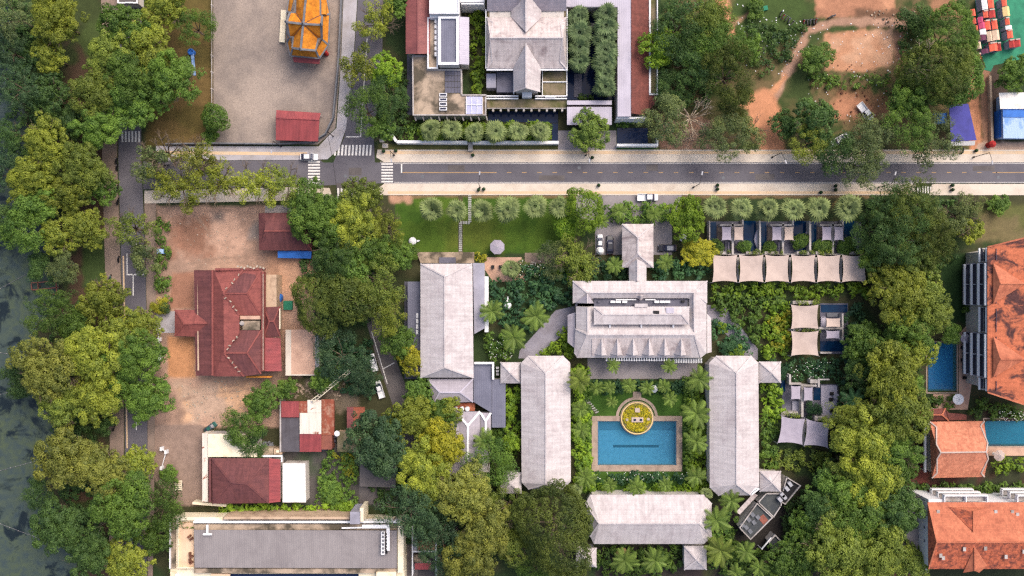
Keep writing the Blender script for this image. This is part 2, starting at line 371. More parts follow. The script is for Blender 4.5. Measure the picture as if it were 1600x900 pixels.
area([(1288, 52), (1396, 44), (1398, 100), (1352, 112), (1290, 108)], (190, 149, 121), 3, 6, rgb2=(182, 134, 104)); area(rect(1396, 48, 1414, 112), (160, 122, 98), 3, 5)
track([(1420, 40), (1360, 33), (1300, 36), (1262, 48), (1246, 82), (1226, 122), (1206, 160), (1200, 240)], 6, (184, 146, 124), rgb2=(162, 128, 108))
track([(1226, 122), (1200, 150), (1180, 170), (1160, 165)], 5, (198, 142, 106)); track([(1126, -20), (1132, 30), (1140, 52)], 9, (196, 138, 106)); track([(1140, 40), (1160, 28), (1182, 16)], 3, (170, 132, 106))
area([(1165, 145), (1200, 140), (1222, 170), (1225, 240), (1190, 240), (1170, 190)], (196, 138, 104), 5, 8)
area([(1296, 148), (1340, 136), (1390, 150), (1402, 175), (1360, 196), (1306, 180)], (184, 130, 100), 8, 18, rgb2=(122, 92, 66)); area(rect(1030, 185, 1110, 236), (166, 130, 108), 6, 14, rgb2=(120, 92, 78))
area(rect(1455, -30, 1500, 28), (150, 110, 84), 6, 10); area([(1512, 118), (1528, 118), (1536, 234), (1516, 234)], (190, 132, 98), 2, 3); area([(1530, 105), (1550, 110), (1552, 222), (1536, 222)], (158, 118, 94), 2, 3)
area(rect(1526, 222, 1660, 240), (186, 158, 138), 2, 4); area([(1545, 105), (1580, 110), (1562, 222), (1548, 222)], (84, 70, 62), 3, 3)
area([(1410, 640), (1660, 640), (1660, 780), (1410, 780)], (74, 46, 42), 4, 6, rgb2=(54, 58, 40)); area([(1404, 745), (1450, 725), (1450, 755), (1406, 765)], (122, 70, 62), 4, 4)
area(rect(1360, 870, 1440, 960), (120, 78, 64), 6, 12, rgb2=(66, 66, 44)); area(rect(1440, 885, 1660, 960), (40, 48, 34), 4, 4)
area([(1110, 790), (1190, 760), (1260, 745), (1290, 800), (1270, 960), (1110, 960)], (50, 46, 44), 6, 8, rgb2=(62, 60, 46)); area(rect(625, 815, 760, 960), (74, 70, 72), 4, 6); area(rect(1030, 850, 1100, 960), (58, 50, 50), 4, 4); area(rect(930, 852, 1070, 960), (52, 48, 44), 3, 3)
lk = sdist(GX, GY, LAKE) + jag * 12
blend(ss(lk, -10, 2), (58, 56, 40))
Zg = -1.7 * ss(lk, -4, 14) + .05 * (fine - .5) * (lk < -6)
zz = np.where(sdist(GX, GY, rect(925, 650, 1066, 737)) > 3, -2.6, Zg)                        # hollow for the hotel pool
for r in (rect(1450, 536, 1496, 612), rect(1538, 656, 1700, 697)): zz = np.where(sdist(GX, GY, r) > 2, -2.2, zz)
nx, ny = len(gx), len(gy)
V = np.stack([(GX - 800) * S, (450 - GY) * S, zz], -1).reshape(-1, 3)
I = np.arange(nx * ny).reshape(ny, nx)
F = np.stack([I[1:, :-1], I[1:, 1:], I[:-1, 1:], I[:-1, :-1]], -1).reshape(-1, 4)
def npmesh(name, V, F, tint=None, col=None):
    me = bpy.data.meshes.new(name); k = F.shape[1]
    me.vertices.add(len(V)); me.vertices.foreach_set('co', np.ascontiguousarray(V, np.float32).ravel())
    me.loops.add(F.size); me.loops.foreach_set('vertex_index', np.ascontiguousarray(F, np.int32).ravel())
    me.polygons.add(len(F)); me.polygons.foreach_set('loop_start', np.arange(0, F.size, k, dtype=np.int32))
    me.update(calc_edges=True)
    if tint is not None: me.attributes.new('tint', 'FLOAT', 'POINT').data.foreach_set('value', np.ascontiguousarray(tint, np.float32))
    if col is not None: me.attributes.new('soil', 'FLOAT_COLOR', 'POINT').data.foreach_set('color', np.ascontiguousarray(col, np.float32).ravel())
    return me
m, nt, b, L = newmat('soil'); p = posvec(nt)
at = nt.nodes.new('ShaderNodeAttribute'); at.attribute_name = 'soil'
f1 = noise(nt, p, 3.2, 6, .8); f2 = noise(nt, p, .5, 5, .6)
L(mix(nt, 1., mix(nt, 1., at.outputs['Color'], grey(nt, ramp(nt, f1, .28, .72, .66, 1.34)), 'MULTIPLY'), grey(nt, ramp(nt, f2, .3, .7, .86, 1.14)), 'MULTIPLY'), b.inputs['Base Color'])
b.inputs['Roughness'].default_value = .95; bump(nt, b, f1, .5, .08)
me = npmesh('ground', V, F, None, np.concatenate([C.reshape(-1, 3), np.ones((nx * ny, 1))], 1)); me.materials.append(MATS['soil'])
for pg in me.polygons: pg.use_smooth = True
g_o = bpy.data.objects.new('ground', me); COL.objects.link(g_o); tag(g_o, 'bare earth, lawn and dirt of the whole district seen from above', kind='structure')
m_plain('far_soil', lin(66, 70, 44), lin(90, 78, 56), .05, .4, .6, .2)
far = MB(); q = [W(x, y) for x, y in rect(-58, -58, 1658, 958)]; B = 2500
far.add([(-B, B, -.05), (B, B, -.05), (B, -B, -.05), (-B, -B, -.05)] + [(p[0], p[1], -.05) for p in q], [(0, 4, 5, 1), (1, 5, 6, 2), (2, 6, 7, 3), (3, 7, 4, 0)])
struct('land', far, 'far_soil', 'open land running on beyond the district')
# lake
m, nt, b, L = newmat('lake_water'); p = posvec(nt)
n1 = noise(nt, p, .16, 7, .62, .5); n2 = noise(nt, p, .5, 5, .6, .4); n3 = noise(nt, p, .03, 3, .5)
base = mix(nt, ramp(nt, n3, .4, .62), lin(72, 84, 78), lin(78, 90, 66))
base = mix(nt, ramp(nt, n2, .35, .7), base, lin(58, 72, 76))
patch = mul(nt, ramp(nt, n1, .52, .6), 1.0)
L(mix(nt, patch, base, lin(32, 42, 48)), b.inputs['Base Color'])
L(ramp(nt, patch, 0, 1, .7, .3), b.inputs['Roughness']); b.inputs['Specular IOR Level'].default_value = .2
bump(nt, b, n2, .2, .05)
lw = MB().prism([W(x, y) for x, y in [(-60, -58), (75, -58), (110, 300), (140, 440), (130, 600), (150, 958), (-60, 958)]], -.62, -.55)
struct('lake', lw, 'lake_water', 'still dark lake filmed with grey green algae')
# ---------------------------------------------------------------- roads, pavements, markings
def ribbon(line, w0, z, thick=.3):
    """closed strip along a pixel polyline; widths in pixels"""
    P = [Vector(p) for p in line]; Lf, Rt = [], []
    for i, p in enumerate(P):
        d = (P[min(i + 1, len(P) - 1)] - P[max(i - 1, 0)]).normalized(); n = Vector((-d.y, d.x)); w = w0[i] if isinstance(w0, (list, tuple)) else w0
        Lf.append(p + n * w / 2); Rt.append(p - n * w / 2)
    mb = MB(); pts = [W(p.x, p.y) for p in Lf] + [W(p.x, p.y) for p in Rt]; n = len(P)
    mb.shell([(q[0], q[1], z) for q in pts], [(i, i + 1, n + i + 1, n + i) for i in range(n - 1)], thick)
    return mb
road_e = struct('road', MB().prism(PW([(224, 252), (500, 250), (505, 254), (1665, 254), (1665, 286.5), (590, 286.5), (500, 290), (224, 296)], 0), -.25, .03), 'asphalt', 'two lane asphalt road running east and west between the hotel grounds')
road_w = struct('road', ribbon([(206, -60), (203, 120), (203, 250), (208, 400), (212, 560), (213, 700), (212, 960)], [34, 34, 36, 38, 36, 35, 35], .034), 'asphalt', 'asphalt lakeside road running north and south under the trees')
road_n = struct('road', MB().prism(PW([(563, -60), (600, -60), (597, 100), (584, 215), (586, 256), (520, 256), (538, 215), (553, 100)], 0), -.25, .038), 'asphalt', 'asphalt side street running north beside the temple yard')
road_s = struct('road', ribbon([(556, 284), (560, 330), (568, 420), (585, 500), (603, 560), (625, 620), (645, 680), (655, 760), (650, 830), (640, 960)], [64, 40, 30, 26, 28, 30, 28, 22, 18, 12], .042), 'asphalt_old', 'narrow worn lane running south beneath the trees')
def mark(road, name, pts, mat='road_paint', z=.05):
    mb = MB().prism(PW(pts, 0), z - .006, z); o = mb.build(name, mat, road); return o
for i in range(11): mark(road_n, 'crossing_stripe', [(523 + i * 5.5, 226.5), (526 + i * 5.5, 226.5), (524.8 + i * 5.5, 243), (521.8 + i * 5.5, 243)])
for i in range(7): mark(road_e, 'crossing_stripe', rect(596, 255 + i * 4.6, 614, 257.5 + i * 4.6))
for i in range(8): mark(road_e, 'crossing_stripe', rect(481.5, 251.5 + i * 4.7, 500, 254.2 + i * 4.7))
for i in range(11): mark(road_s, 'crossing_stripe', rect(527 + i * 5.5, 294, 530 + i * 5.5, 311), z=.058)
for i in range(6): mark(road_w, 'crossing_stripe', rect(190 + i * 5.2, 205, 192.8 + i * 5.2, 222), z=.056)
for i in range(6): mark(road_e, 'crossing_stripe', rect(1433 + i * 4, 291.5, 1435 + i * 4, 302), z=.05)
mark(road_e, 'stop_line', rect(626.5, 255, 628.5, 270)); mark(road_e, 'centre_line', rect(629, 269, 776, 270.3), 'road_paint_orange')
x = 792
while x < 1552: mark(road_e, 'centre_dash', rect(x, 269, x + 7, 270.2), 'road_paint_orange'); x += 23.7
mark(road_e, 'centre_line', rect(1556, 269, 1664, 270.2), 'road_paint_orange'); mark(road_e, 'edge_line', rect(616, 284.6, 1664, 285.2)); mark(road_e, 'edge_line', rect(616, 255.2, 1664, 255.8))
mark(road_n, 'stop_line', rect(541, 213, 562, 214.6), z=.056); mark(road_n, 'lane_line', [(573, 60), (574.3, 60), (564, 214), (562.7, 214)], z=.056)
for y in (372, 560, 620, 660, 700): mark(road_w, 'lane_dash', rect(212.5, y, 214, y + 12), z=.056)
mark(road_w, 'stop_line', rect(200, 428, 226, 430), z=.056); mark(road_w, 'lane_line', rect(207.5, 428, 209, 462), z=.056); mark(road_w, 'lane_line', rect(198, 396, 199.4, 430), z=.056)
mark(road_s, 'lane_line', [(580, 518), (581.3, 518), (606, 600), (604.7, 600)], z=.058); mark(road_s, 'lane_line', [(598, 576), (616, 566), (616.5, 567.2), (598.6, 577.2)], z=.058)
for i, (x, y, w, h) in enumerate(((700, 258, 26, 9), (842, 274, 40, 8), (1010, 257, 18, 10), (1180, 272, 30, 9), (545, 262, 20, 12), (1520, 259, 34, 8))): mark(road_e, 'repair_patch', rect(x, y, x + w, y + h), 'asphalt_old', .036)
for x, y in ((660, 276), (905, 262), (1130, 278), (1300, 263), (1560, 277), (540, 275)): MB().lathe((*W(x, y)[:2], .03), [(.42, 0), (.42, .012), (.36, .016)], 14).build('manhole_cover', 'trim_grey', road_e)
def pave(pts, mat, label, z=.14): return sheet('pavement', pts, z, mat, label, .4)
pn = pave([(590, 234), (1665, 234), (1665, 253), (600, 253), (588, 246)], 'pavement', 'pale paved footway along the north side of the main road')
MB().prism(PW(rect(596, 236, 1664, 241), 0), .141, .146).build('tactile_band', 'pavement_warm', pn)
ps = pave([(600, 287.5), (1430, 287.5), (1430, 305), (588, 305), (586, 298)], 'pavement', 'pale paved footway along the south side of the main road')
MB().prism(PW(rect(606, 299, 1428, 303), 0), .141, .146).build('tactile_band', 'pavement_warm', ps)
ps2 = pave([(1456, 287.5), (1665, 287.5), (1665, 305), (1452, 305)], 'pavement', 'pale paved footway east of the small crossing at the right edge')
pave([(244, 228), (498, 229), (512, 214), (526, 200), (533, 100), (539, -60), (562, -60), (552, 100), (541, 200), (530, 232), (512, 249), (470, 250), (244, 251)], 'pavement_grey', 'grey paved footway curving round the temple yard corner', .15)
MB().prism(PW([(244, 236), (480, 238), (480, 243), (244, 241)], 0), .151, .156).build('tactile_band', 'pavement_warm', pn)
pave([(226, 298), (480, 292), (515, 294), (520, 310), (480, 313), (226, 318)], 'pavement', 'tree shaded footway along the north wall of the red hall yard', .145)
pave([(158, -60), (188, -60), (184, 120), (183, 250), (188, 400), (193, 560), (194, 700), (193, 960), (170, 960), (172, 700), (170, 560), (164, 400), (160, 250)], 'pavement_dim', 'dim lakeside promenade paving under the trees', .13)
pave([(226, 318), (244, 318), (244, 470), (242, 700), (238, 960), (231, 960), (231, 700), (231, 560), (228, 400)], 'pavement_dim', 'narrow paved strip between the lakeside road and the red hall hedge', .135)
for (lx, a, b_) in ((594, 253, 254), (600, 286.5, 287.5)):
    MB().prism(PW(rect(lx, a, 1664 if a < 260 else 1430, b_), 0), -.2, .16).build('kerb', 'kerb', pn if a < 260 else ps)
MB().prism(PW([(192, 400), (194, 400), (200, 700), (198, 700)], 0), -.2, .15).build('kerb', 'pavement_warm', road_w)
sheet('yard', [(333, -60), (538, -60), (532, 100), (524, 200), (510, 214), (496, 226), (334, 224)], .06, 'yard_paving', 'stained brick paved yard in front of the orange roofed temple')
sheet('driveway', [(872, 204), (963, 204), (963, 235), (872, 235)], .07, 'drive_paving', 'grey paved entrance drive under the leafy tree by the white wall')
sheet('forecourt', [(900, 303), (1065, 303), (1065, 345), (1050, 345), (1050, 398), (930, 398), (930, 345), (900, 340)], .07, 'drive_paving', 'grey forecourt where the dark cars stand by the gate pavilion')
sheet('path', [(810, 560), (812, 548), (868, 485), (898, 478), (898, 505), (838, 560)], .06, 'path_paving', 'grey garden path leading diagonally to the main hall from the west wing')
sheet('path', [(1105, 476), (1135, 482), (1184, 545), (1184, 562), (1168, 562), (1120, 505), (1105, 500)], .06, 'path_paving', 'grey garden path curving down to the east wing from the main hall')
sheet('terrace', rect(918, 560, 1090, 592), .08, 'drive_paving', 'grey terrace between the main hall and the pool palms')
sheet('yard', [(231, 488), (275, 486), (275, 520), (231, 520)], .07, 'pavement_grey', 'small grey apron joining the lakeside road to the red hall porch')
sheet('terrace', [(757, 402), (815, 402), (822, 440), (770, 440), (757, 420)], .07, 'deck_tan', 'small tan deck beneath the octagonal parasol')
sheet('terrace', rect(820, 395, 882, 412), .1, 'pavement_dim', 'mottled stone terrace strip south of the front lawn')
pl = sheet('path', rect(716, 306, 723, 394), .035, 'far_soil', 'earth bed of the stepping stone path across the front lawn')
for i in range(15): MB().prism(PW(rect(717, 348 + i * 3.05, 722, 350 + i * 3.05), 0), .03, .09).build('stepping_stone', 'slab_stone', pl)
for i in range(13): MB().prism(PW(rect(731.5, 304 + i * 3.4, 736.5, 306.4 + i * 3.4), 0), .03, .09).build('stepping_stone', 'slab_stone', pl)
for i in range(4): MB().prism(PW(rect(719 + i * 4, 345.5, 722 + i * 4, 350), 0), .03, .088).build('stepping_stone', 'slab_stone', pl)
pl2 = sheet('path', [(908, 619), (913, 617), (935, 645), (930, 648)], .035, 'far_soil', 'bed of the stepping stones beside the pool lawn')
for i in range(9): MB().prism(PW([(909 + i * 2.6, 620 + i * 3), (914 + i * 2.6, 618 + i * 3), (915 + i * 2.6, 619.6 + i * 3), (910 + i * 2.6, 621.6 + i * 3)], 0), .03, .09).build('stepping_stone', 'slab_stone', pl2)
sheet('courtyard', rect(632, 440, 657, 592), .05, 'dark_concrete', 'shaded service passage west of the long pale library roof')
sheet('driveway', rect(630, 818, 645, 958), .06, 'asphalt_old', 'dark service lane beside the long grey metal roof')
sheet('terrace', [(1498, 522), (1518, 500), (1518, 600), (1512, 640), (1458, 640), (1458, 616), (1498, 616)], .05, 'deck_tan', 'tan poolside paving beneath the balconies of the orange block')
sheet('court', [(1517, -58), (1658, -58), (1658, 78), (1540, 105), (1532, 80)], .05, 'green_court', 'green matting laid under the bright stall roofs')
sheet('lawn', [(1535, 108), (1552, 100), (1552, 104), (1548, 112)], .03, 'green_court', 'green matting strip running down from the stalls')
sheet('terrace', rect(1538, 697, 1660, 712), .06, 'deck_tan', 'tan edge paving south of the teal pool')
sheet('yard', [(560, 740), (612, 740), (612, 788), (562, 788)], .05, 'asphalt_old', 'dark yard between the vine covered shed and the planting')
# ---------------------------------------------------------------- buildings
def inset(pts, d):
    cx = sum(p[0] for p in pts) / len(pts); cy = sum(p[1] for p in pts) / len(pts); out = []
    for p in pts:
        v = Vector((p[0] - cx, p[1] - cy)); l = v.length; v *= max(.3, (l - d * 1.3) / l); out.append((cx + v.x, cy + v.y))
    return out
def caps(T, pts3, edges, mat, w=.34, name='ridge_cap'):
    for a, b in edges:
        p, q = Vector(pts3[a]), Vector(pts3[b]); MB().beam(p + Vector((0, 0, .04)), q + Vector((0, 0, .04)), w, .16).build(name, mat, T)
def walls(T, pts, z0, z1, mat='wall', d=.6):
    return MB().prism(inset(pts, d), z0, z1).build('wall', mat, T)
def faces_roof(T, pts, faces, mat, capedges=(), capmat=None, t=.2, name='roof', w=.34):
    """pts (px, py, z); faces of indices"""
    P = [W(*p) for p in pts]; o = MB().shell(P, faces, t).build(name, mat, T)
    if capmat: caps(T, P, capedges, capmat, w)
    return o
def hip(T, c4, ze, r2, zr, mat, ns=True, capmat=None, wall='wall', z0=0, d=.7, w=.34, t=.2):
    pts = [(*c, ze) for c in c4] + [(*r, zr) for r in r2]
    fs = [(0, 1, 4), (1, 2, 5, 4), (2, 3, 5), (3, 0, 4, 5)] if ns else [(3, 0, 4), (0, 1, 5, 4), (1, 2, 5), (2, 3, 4, 5)]
    ed = [(4, 5), (0, 4), (1, 4), (2, 5), (3, 5)] if ns else [(4, 5), (0, 4), (3, 4), (1, 5), (2, 5)]
    faces_roof(T, pts, fs, mat, ed, capmat, t, w=w)
    if wall: walls(T, PW(c4, ze), z0, ze - t - .02, wall, d)
def pyramid(T, c4, ze, zr, mat, capmat=None, wall='wall', z0=0, posts=False):
    cx = sum(c[0] for c in c4) / 4; cy = sum(c[1] for c in c4) / 4; k = (H - ze) / (H - zr)
    ap = (800 + (cx - 800) * k, 450 + (cy - 450) * k)
    faces_roof(T, [(*c, ze) for c in c4] + [(*ap, zr)], [(0, 1, 4), (1, 2, 4), (2, 3, 4), (3, 0, 4)], mat, [(i, 4) for i in range(4)], capmat)
    if wall: walls(T, PW(c4, ze), z0, ze - .22, wall, .5)
def flat(T, poly, z, mat, par=None, ph=.5, pw=.35, wall='wall', z0=0, name='roof', th=.25):
    """slab roof on walls with optional parapet pieces along each edge"""
    P = PW(poly, z); MB().prism(P, z - th, z).build(name, mat, T)
    if wall: MB().prism(inset(P, .12), z0, z - th - .005).build('wall', wall, T)
    if par:
        n = len(P); cx = sum(p[0] for p in P) / n; cy = sum(p[1] for p in P) / n
        for i in range(n):
            a, b = Vector(P[i]), Vector(P[(i + 1) % n]); e = (b - a).normalized(); nn = Vector((-e.y, e.x, 0))
            if nn.dot(Vector((cx, cy, z)) - a) < 0: nn = -nn
            o = nn * (pw / 2 + .01); sh = e * (pw + .02 if i % 2 == 0 else 0)
            MB().beam(a + o + (e * .005 if i % 2 == 0 else e * pw) + Vector((0, 0, ph / 2 + .004)), b + o - (e * .005 if i % 2 == 0 else e * pw) + Vector((0, 0, ph / 2 + .004)), pw, ph).build('parapet', par, T)
def slope(T, pts, mat, t=.15, name='roof'):
    """a single tilted roof plane, pts (px,py,z)"""
    return faces_roof(T, pts, [tuple(range(len(pts)))], mat, t=t, name=name)
def boxp(T, x0, y0, x1, y1, z0, z1, mat, name):
    return MB().prism(PW(rect(x0, y0, x1, y1), z1), z0, z1).build(name, mat, T)
def bld(name, label, px, py, cat='building', group=None): return TH(name, label, cat, W(px, py), group)

# --- temple pavilion
T = bld('temple_pavilion', 'orange tiled cross gabled temple pavilion with grey ridges in the paved yard', 482, 40, 'temple')
zt, ze = 10.5, 7.6
pts = [(474, 37.5, zt), (479, -14, zt), (502, 39, zt), (470, 77, zt), (448, 34.5, zt),
       (463, -12, ze + .6), (462, 20, ze), (453, 20, ze + .4), (452, 57, ze + .4), (459, 57, ze), (457, 75, ze + .4), (493, 79, ze + .4), (497, 60, ze), (503, 60, ze + .4), (503.5, 25, ze + .4), (500.5, 24, ze), (500, -10, ze + .6)]
faces_roof(T, pts, [(0, 1, 5, 6), (0, 6, 7, 4), (0, 4, 8, 9), (0, 9, 10, 3), (0, 3, 11, 12), (0, 12, 13, 2), (0, 2, 14, 15), (0, 15, 16, 1)], 'tile_temple',
           [(0, 1), (0, 2), (0, 3), (0, 4), (4, 7), (4, 8), (3, 10), (3, 11), (2, 13), (2, 14), (8, 9), (9, 10), (11, 12), (12, 13), (14, 15), (6, 7), (5, 6), (15, 16)], 'trim_grey', w=.5)
lo = [(457, 77, 6.6), (494, 80, 6.6), (504, 62, 6.6), (505, 24, 6.6), (499, -20, 6.6), (464, -20, 6.6), (453, 20, 6.6), (453, 58, 6.6)]
hi_ = [(454, 87, 5.2), (499, 91, 5.2), (513, 70, 5.2), (515, 22, 5.2), (506, -24, 5.2), (455, -24, 5.2), (449, 18, 5.2), (449, 66, 5.2)]
faces_roof(T, lo + hi_, [(i, (i + 1) % 8, 8 + (i + 1) % 8, 8 + i) for i in range(8)], 'tile_temple', [(i, i + 8) for i in range(8)] + [(8 + i, 8 + (i + 1) % 8) for i in range(8)], 'trim_grey', name='lower_roof', w=.45)
MB().prism(inset(PW([(p[0], p[1]) for p in lo], 6.6), .6), 0, 6.4).build('wall', 'wall_tan', T)
slope(T, [(457, 89, 4.4), (500, 92, 4.4), (499, 100, 3.9), (459, 97, 3.9)], 'metal_crimson', name='porch_roof')
for px, py in ((460, 96), (498, 98)): MB().tube(W(px, py, 0), W(px, py, 3.85), .16, .14).build('post', 'red_paint', T)
boxp(T, 500, 5, 509, 22, 5.3, 7.2, 'gold', 'ridge_ornament')
for q in ((474, 37.5), (502.5, 39), (470, 77.5), (447.5, 34.5)): c = W(*q, 10.6); MB().lathe(c, [(.32, 0), (.4, .35), (.16, .6), (.2, .8), (.03, 1.7)], 8).build('finial', 'trim_grey', T)
for i, j in ((6, 0), (9, 0), (12, 0), (15, 0)): MB().beam(Vector(W(*pts[i])) + Vector((0, 0, .06)), Vector(W(*pts[j])) + Vector((0, 0, .06)), .22, .08).build('valley_gutter', 'wood', T)
for px, py in ((508, 80), (511, 85)): MB().lathe(W(px, py, 0), [(.5, 0), (.6, .6), (.3, 1.1), (.42, 1.6), (.05, 2)], 8).build('guardian_statue', 'red_paint', T)
T = bld('stone_bench', 'long beige stone slab lying west of the orange temple', 442, 40, 'bench')
MB().prism(PW([(439, 15), (447, 16), (444.5, 66), (436, 65)], 1), .3, .9).build('seat', 'cream', T)
for q in ((442, 22), (440, 58)): MB().box((*W(*q)[:2], .15), (1.0, .6, .3)).build('leg', 'stone', T)
T = bld('yard_shed', 'small crimson metal roofed shed in the temple yard', 465, 197, 'shed')
faces_roof(T, [(432, 172, 3.2), (501, 176.5, 3.2), (499, 187, 4.1), (431, 184, 4.1), (497, 221, 3), (431, 219, 3)], [(0, 1, 2, 3), (3, 2, 4, 5)], 'metal_crimson', [(3, 2)], 'metal_crimson', .12)
for q in ((434, 175), (498, 179), (495, 217), (433, 216)): MB().tube(W(*q, 2.8)[:2] + (0,), W(*q, 2.8), .09, .09).build('post', 'steel', T)
MB().prism(PW([(436, 178), (496, 182), (493, 214), (436, 213)], 0), 0, 1).build('counter', 'wall_tan', T)
# --- north hotel
T = bld('service_range', 'rusty red corrugated roof of the hotel service range', 652, 40)
faces_roof(T, [(634, -30, 6.4), (653, -30, 7.6), (672, -30, 6.4), (672, 84, 6.4), (653, 84, 7.6), (634, 84, 6.4)], [(0, 1, 4, 5), (1, 2, 3, 4)], 'metal_red', [(1, 4)], 'metal_red', .12)
walls(T, PW(rect(634, -30, 672, 84), 6.4), 0, 6.2, d=.5)
T = bld('white_block', 'bright white flat roofed block above the slate blue hotel roof', 695, 0)
flat(T, rect(671, -40, 718, 22), 9, 'white', 'white', .35, .3); boxp(T, 671.5, 22.5, 718, 27.5, 0, 7.9, 'white', 'wall')
boxp(T, 719, -30, 757, 4, 0, 7, 'white', 'annex')
for y in (2, 6): MB().beam(W(721, y, 7.3), W(756, y, 7.3), .3, .3).build('pergola_beam', 'white', T)
T = bld('slate_block', 'slate blue flat roof framed in white with a lilac side canopy', 706, 64)
flat(T, rect(685, 26, 717, 102), 8, 'metal_blue_grey', 'white', .5, .6); slope(T, [(717.5, 26, 8), (733, 27, 7), (733, 101, 7), (717.5, 100, 8)], 'metal_lilac')
MB().prism(inset(PW(rect(718, 28, 731, 99), 6.8), .3), 0, 6.7).build('wall', 'wall', T)
flat(T, rect(668, 28, 684.5, 108), 6.2, 'stain_concrete', 'white', .5, .3, name='terrace')
for i in range(7): MB().box(W(680.8, 33.5 + 8.6 * i, 6.65), (.45, .9, .85)).build('window', 'white', T)
T = bld('mossy_terrace', 'flat hotel roof terrace of stained mossy concrete', 690, 135)
flat(T, [(644, 87), (667, 87), (667, 108.5), (722, 109), (722, 150), (760, 150), (760, 181), (645, 181)], 5, 'stain_concrete', 'concrete', .4, .3)
boxp(T, 695, 110, 721, 146, 5.0, 5.06, 'moss_concrete', 'planted_panel')
for y in range(4):
    for x in range(5): MB().box(W(697.5 + x * 5, 114 + y * 9, 5.12), (.72, 1.3, .12)).build('paver', 'dark_concrete', T)
for i in range(4):
    f = MB(); c = W(692.5, 148.5 + 7.2 * i, 5.3)
    for dx, dy, sx, sy in ((0, .33, 1.8, .14), (0, -.33, 1.8, .14), (.83, 0, .14, .52), (-.83, 0, .14, .52)): f.box((c[0] + dx, c[1] + dy, c[2]), (sx, sy, .6))
    o = f.build('skylight', 'white', T); sub(o, 'pane', MB().box(c, (1.5, .5, .2)), 'glass', T)
boxp(T, 728, 151, 754, 178, 5.02, 5.5, 'glass_pale', 'glass_roof')
for i in range(4): MB().beam(W(728.5 + i * 8.3, 151, 5.6), W(728.5 + i * 8.3, 178, 5.6), .12, .12).build('glazing_bar', 'white', T)
MB().beam(W(728, 164, 5.62), W(754, 164, 5.62), .12, .14).build('glazing_bar', 'white', T)
for i in range(10): MB().beam(W(648 + i * 12.4, 181.5, 4.6), W(650 + i * 12.4, 188, 3.9), .3, .5).build('bracket', 'concrete', T)
# cross roof hall
T = bld('cross_roof_hall', 'large grey tiled hall with crossing gables beside the palm court', 823, 60)
ze, zr = 6.5, 10.5
pts = [(761, 27, ze), (885, 27, ze), (885, 107, ze), (761, 107, ze), (766, 59, zr), (879, 59, zr), (770, 36, ze + 1.2), (769, 96, ze + .8), (876, 36, ze + 1.2), (875, 96, ze + .8)]
faces_roof(T, pts, [(0, 1, 8, 6), (6, 8, 5, 4), (4, 5, 9, 7), (7, 9, 2, 3), (3, 0, 6, 4, 7), (1, 2, 9, 5, 8)], 'tile_grey_worn', [(4, 5), (4, 6), (6, 0), (4, 7), (7, 3), (5, 8), (8, 1), (5, 9), (9, 2)], 'tile_grey')
faces_roof(T, [(822, 50, zr + .12), (822, -36, zr + .12), (799, 27, ze + .1), (799, 17, ze + .1), (812, 0, ze + 1.6), (815, -36, ze + 2), (846, 27, ze + .1), (846, 17, ze + .1), (833, 0, ze + 1.6), (829, -36, ze + 2)],
           [(0, 2, 3, 4, 5, 1), (0, 1, 9, 8, 7, 6)], 'tile_grey', [(0, 1)], 'tile_grey')
faces_roof(T, [(822, 68, zr - .1), (822, 137, zr - .5), (802, 106, ze), (803, 143, ze - .2), (845, 106, ze), (844, 143, ze - .2)], [(0, 1, 3, 2), (0, 4, 5, 1), (1, 5, 3)], 'tile_grey', [(0, 1), (1, 3), (1, 5)], 'tile_grey')
for x0, x1 in ((761, 812), (833, 885)):
    faces_roof(T, [(x0, 17, ze), (x1, 17 if 0 else 17, ze), (x1, -15, zr), (x0, -15, zr), (x1, -46, ze), (x0, -46, ze)], [(0, 1, 2, 3), (3, 2, 4, 5)], 'tile_cool')
MB().prism(PW(rect(765, -44, 881, 103), 6), 0, 6.1).build('wall', 'wall', T); boxp(T, 806, 104, 841, 141, 0, 6.0, 'wall', 'wall')
boxp(T, 762, 17.5, 798, 26, 5.6, 6.0, 'moss_concrete', 'gutter'); boxp(T, 847, 17.5, 884, 26, 5.6, 6.0, 'moss_concrete', 'gutter')
for x0, x1 in ((760, 803), (844, 887)): boxp(T, x0, 107.5, x1, 110, 5.9, 6.3, 'white', 'gutter')
boxp(T, 885.5, 14, 887, 107, 5.9, 6.3, 'white', 'gutter'); boxp(T, 758.5, 14, 760, 107, 5.9, 6.3, 'white', 'gutter')
T = bld('hall_terrace', 'low front terrace of the cross roofed hall with brown roof courts and railings', 825, 150, 'terrace')
for x0, y0, x1, y1 in ((848, 112, 885, 127), (848, 128.5, 885, 148)): boxp(T, x0, y0, x1, y1, 0, 3.6, 'moss_concrete', 'court')
boxp(T, 776, 113, 802, 144, 0, 3.5, 'dark_concrete', 'court'); boxp(T, 760, 115, 775, 137, 0, 3.4, 'lilac_concrete', 'court')
for x0, y0, x1, y1 in ((847, 110, 848, 148), (885, 110, 886.5, 150), (848, 127, 885, 128.4), (802, 110, 803.5, 146)): boxp(T, x0, y0, x1, y1, 3.0, 4.0, 'white', 'railing')
boxp(T, 816, 144, 831, 152, 0, 4.4, 'white', 'porch'); boxp(T, 761, 155, 884, 168, 0, 3.2, 'moss_concrete', 'deck')
for y in (149, 153): boxp(T, 760, y, 810, y + 1.6, 3.0, 3.9, 'white', 'railing'); boxp(T, 836, y, 886, y + 1.6, 3.0, 3.9, 'white', 'railing')
boxp(T, 852, 149.2, 868, 152, 3.0, 4.2, 'white', 'planter')
boxp(T, 761, 168.4, 885, 169.6, 2.8, 3.5, 'concrete', 'railing')
for i in range(10): boxp(T, 769 + 12 * i, 170, 772 + 12 * i, 174, 2.2, 3.3, 'concrete', 'bracket')
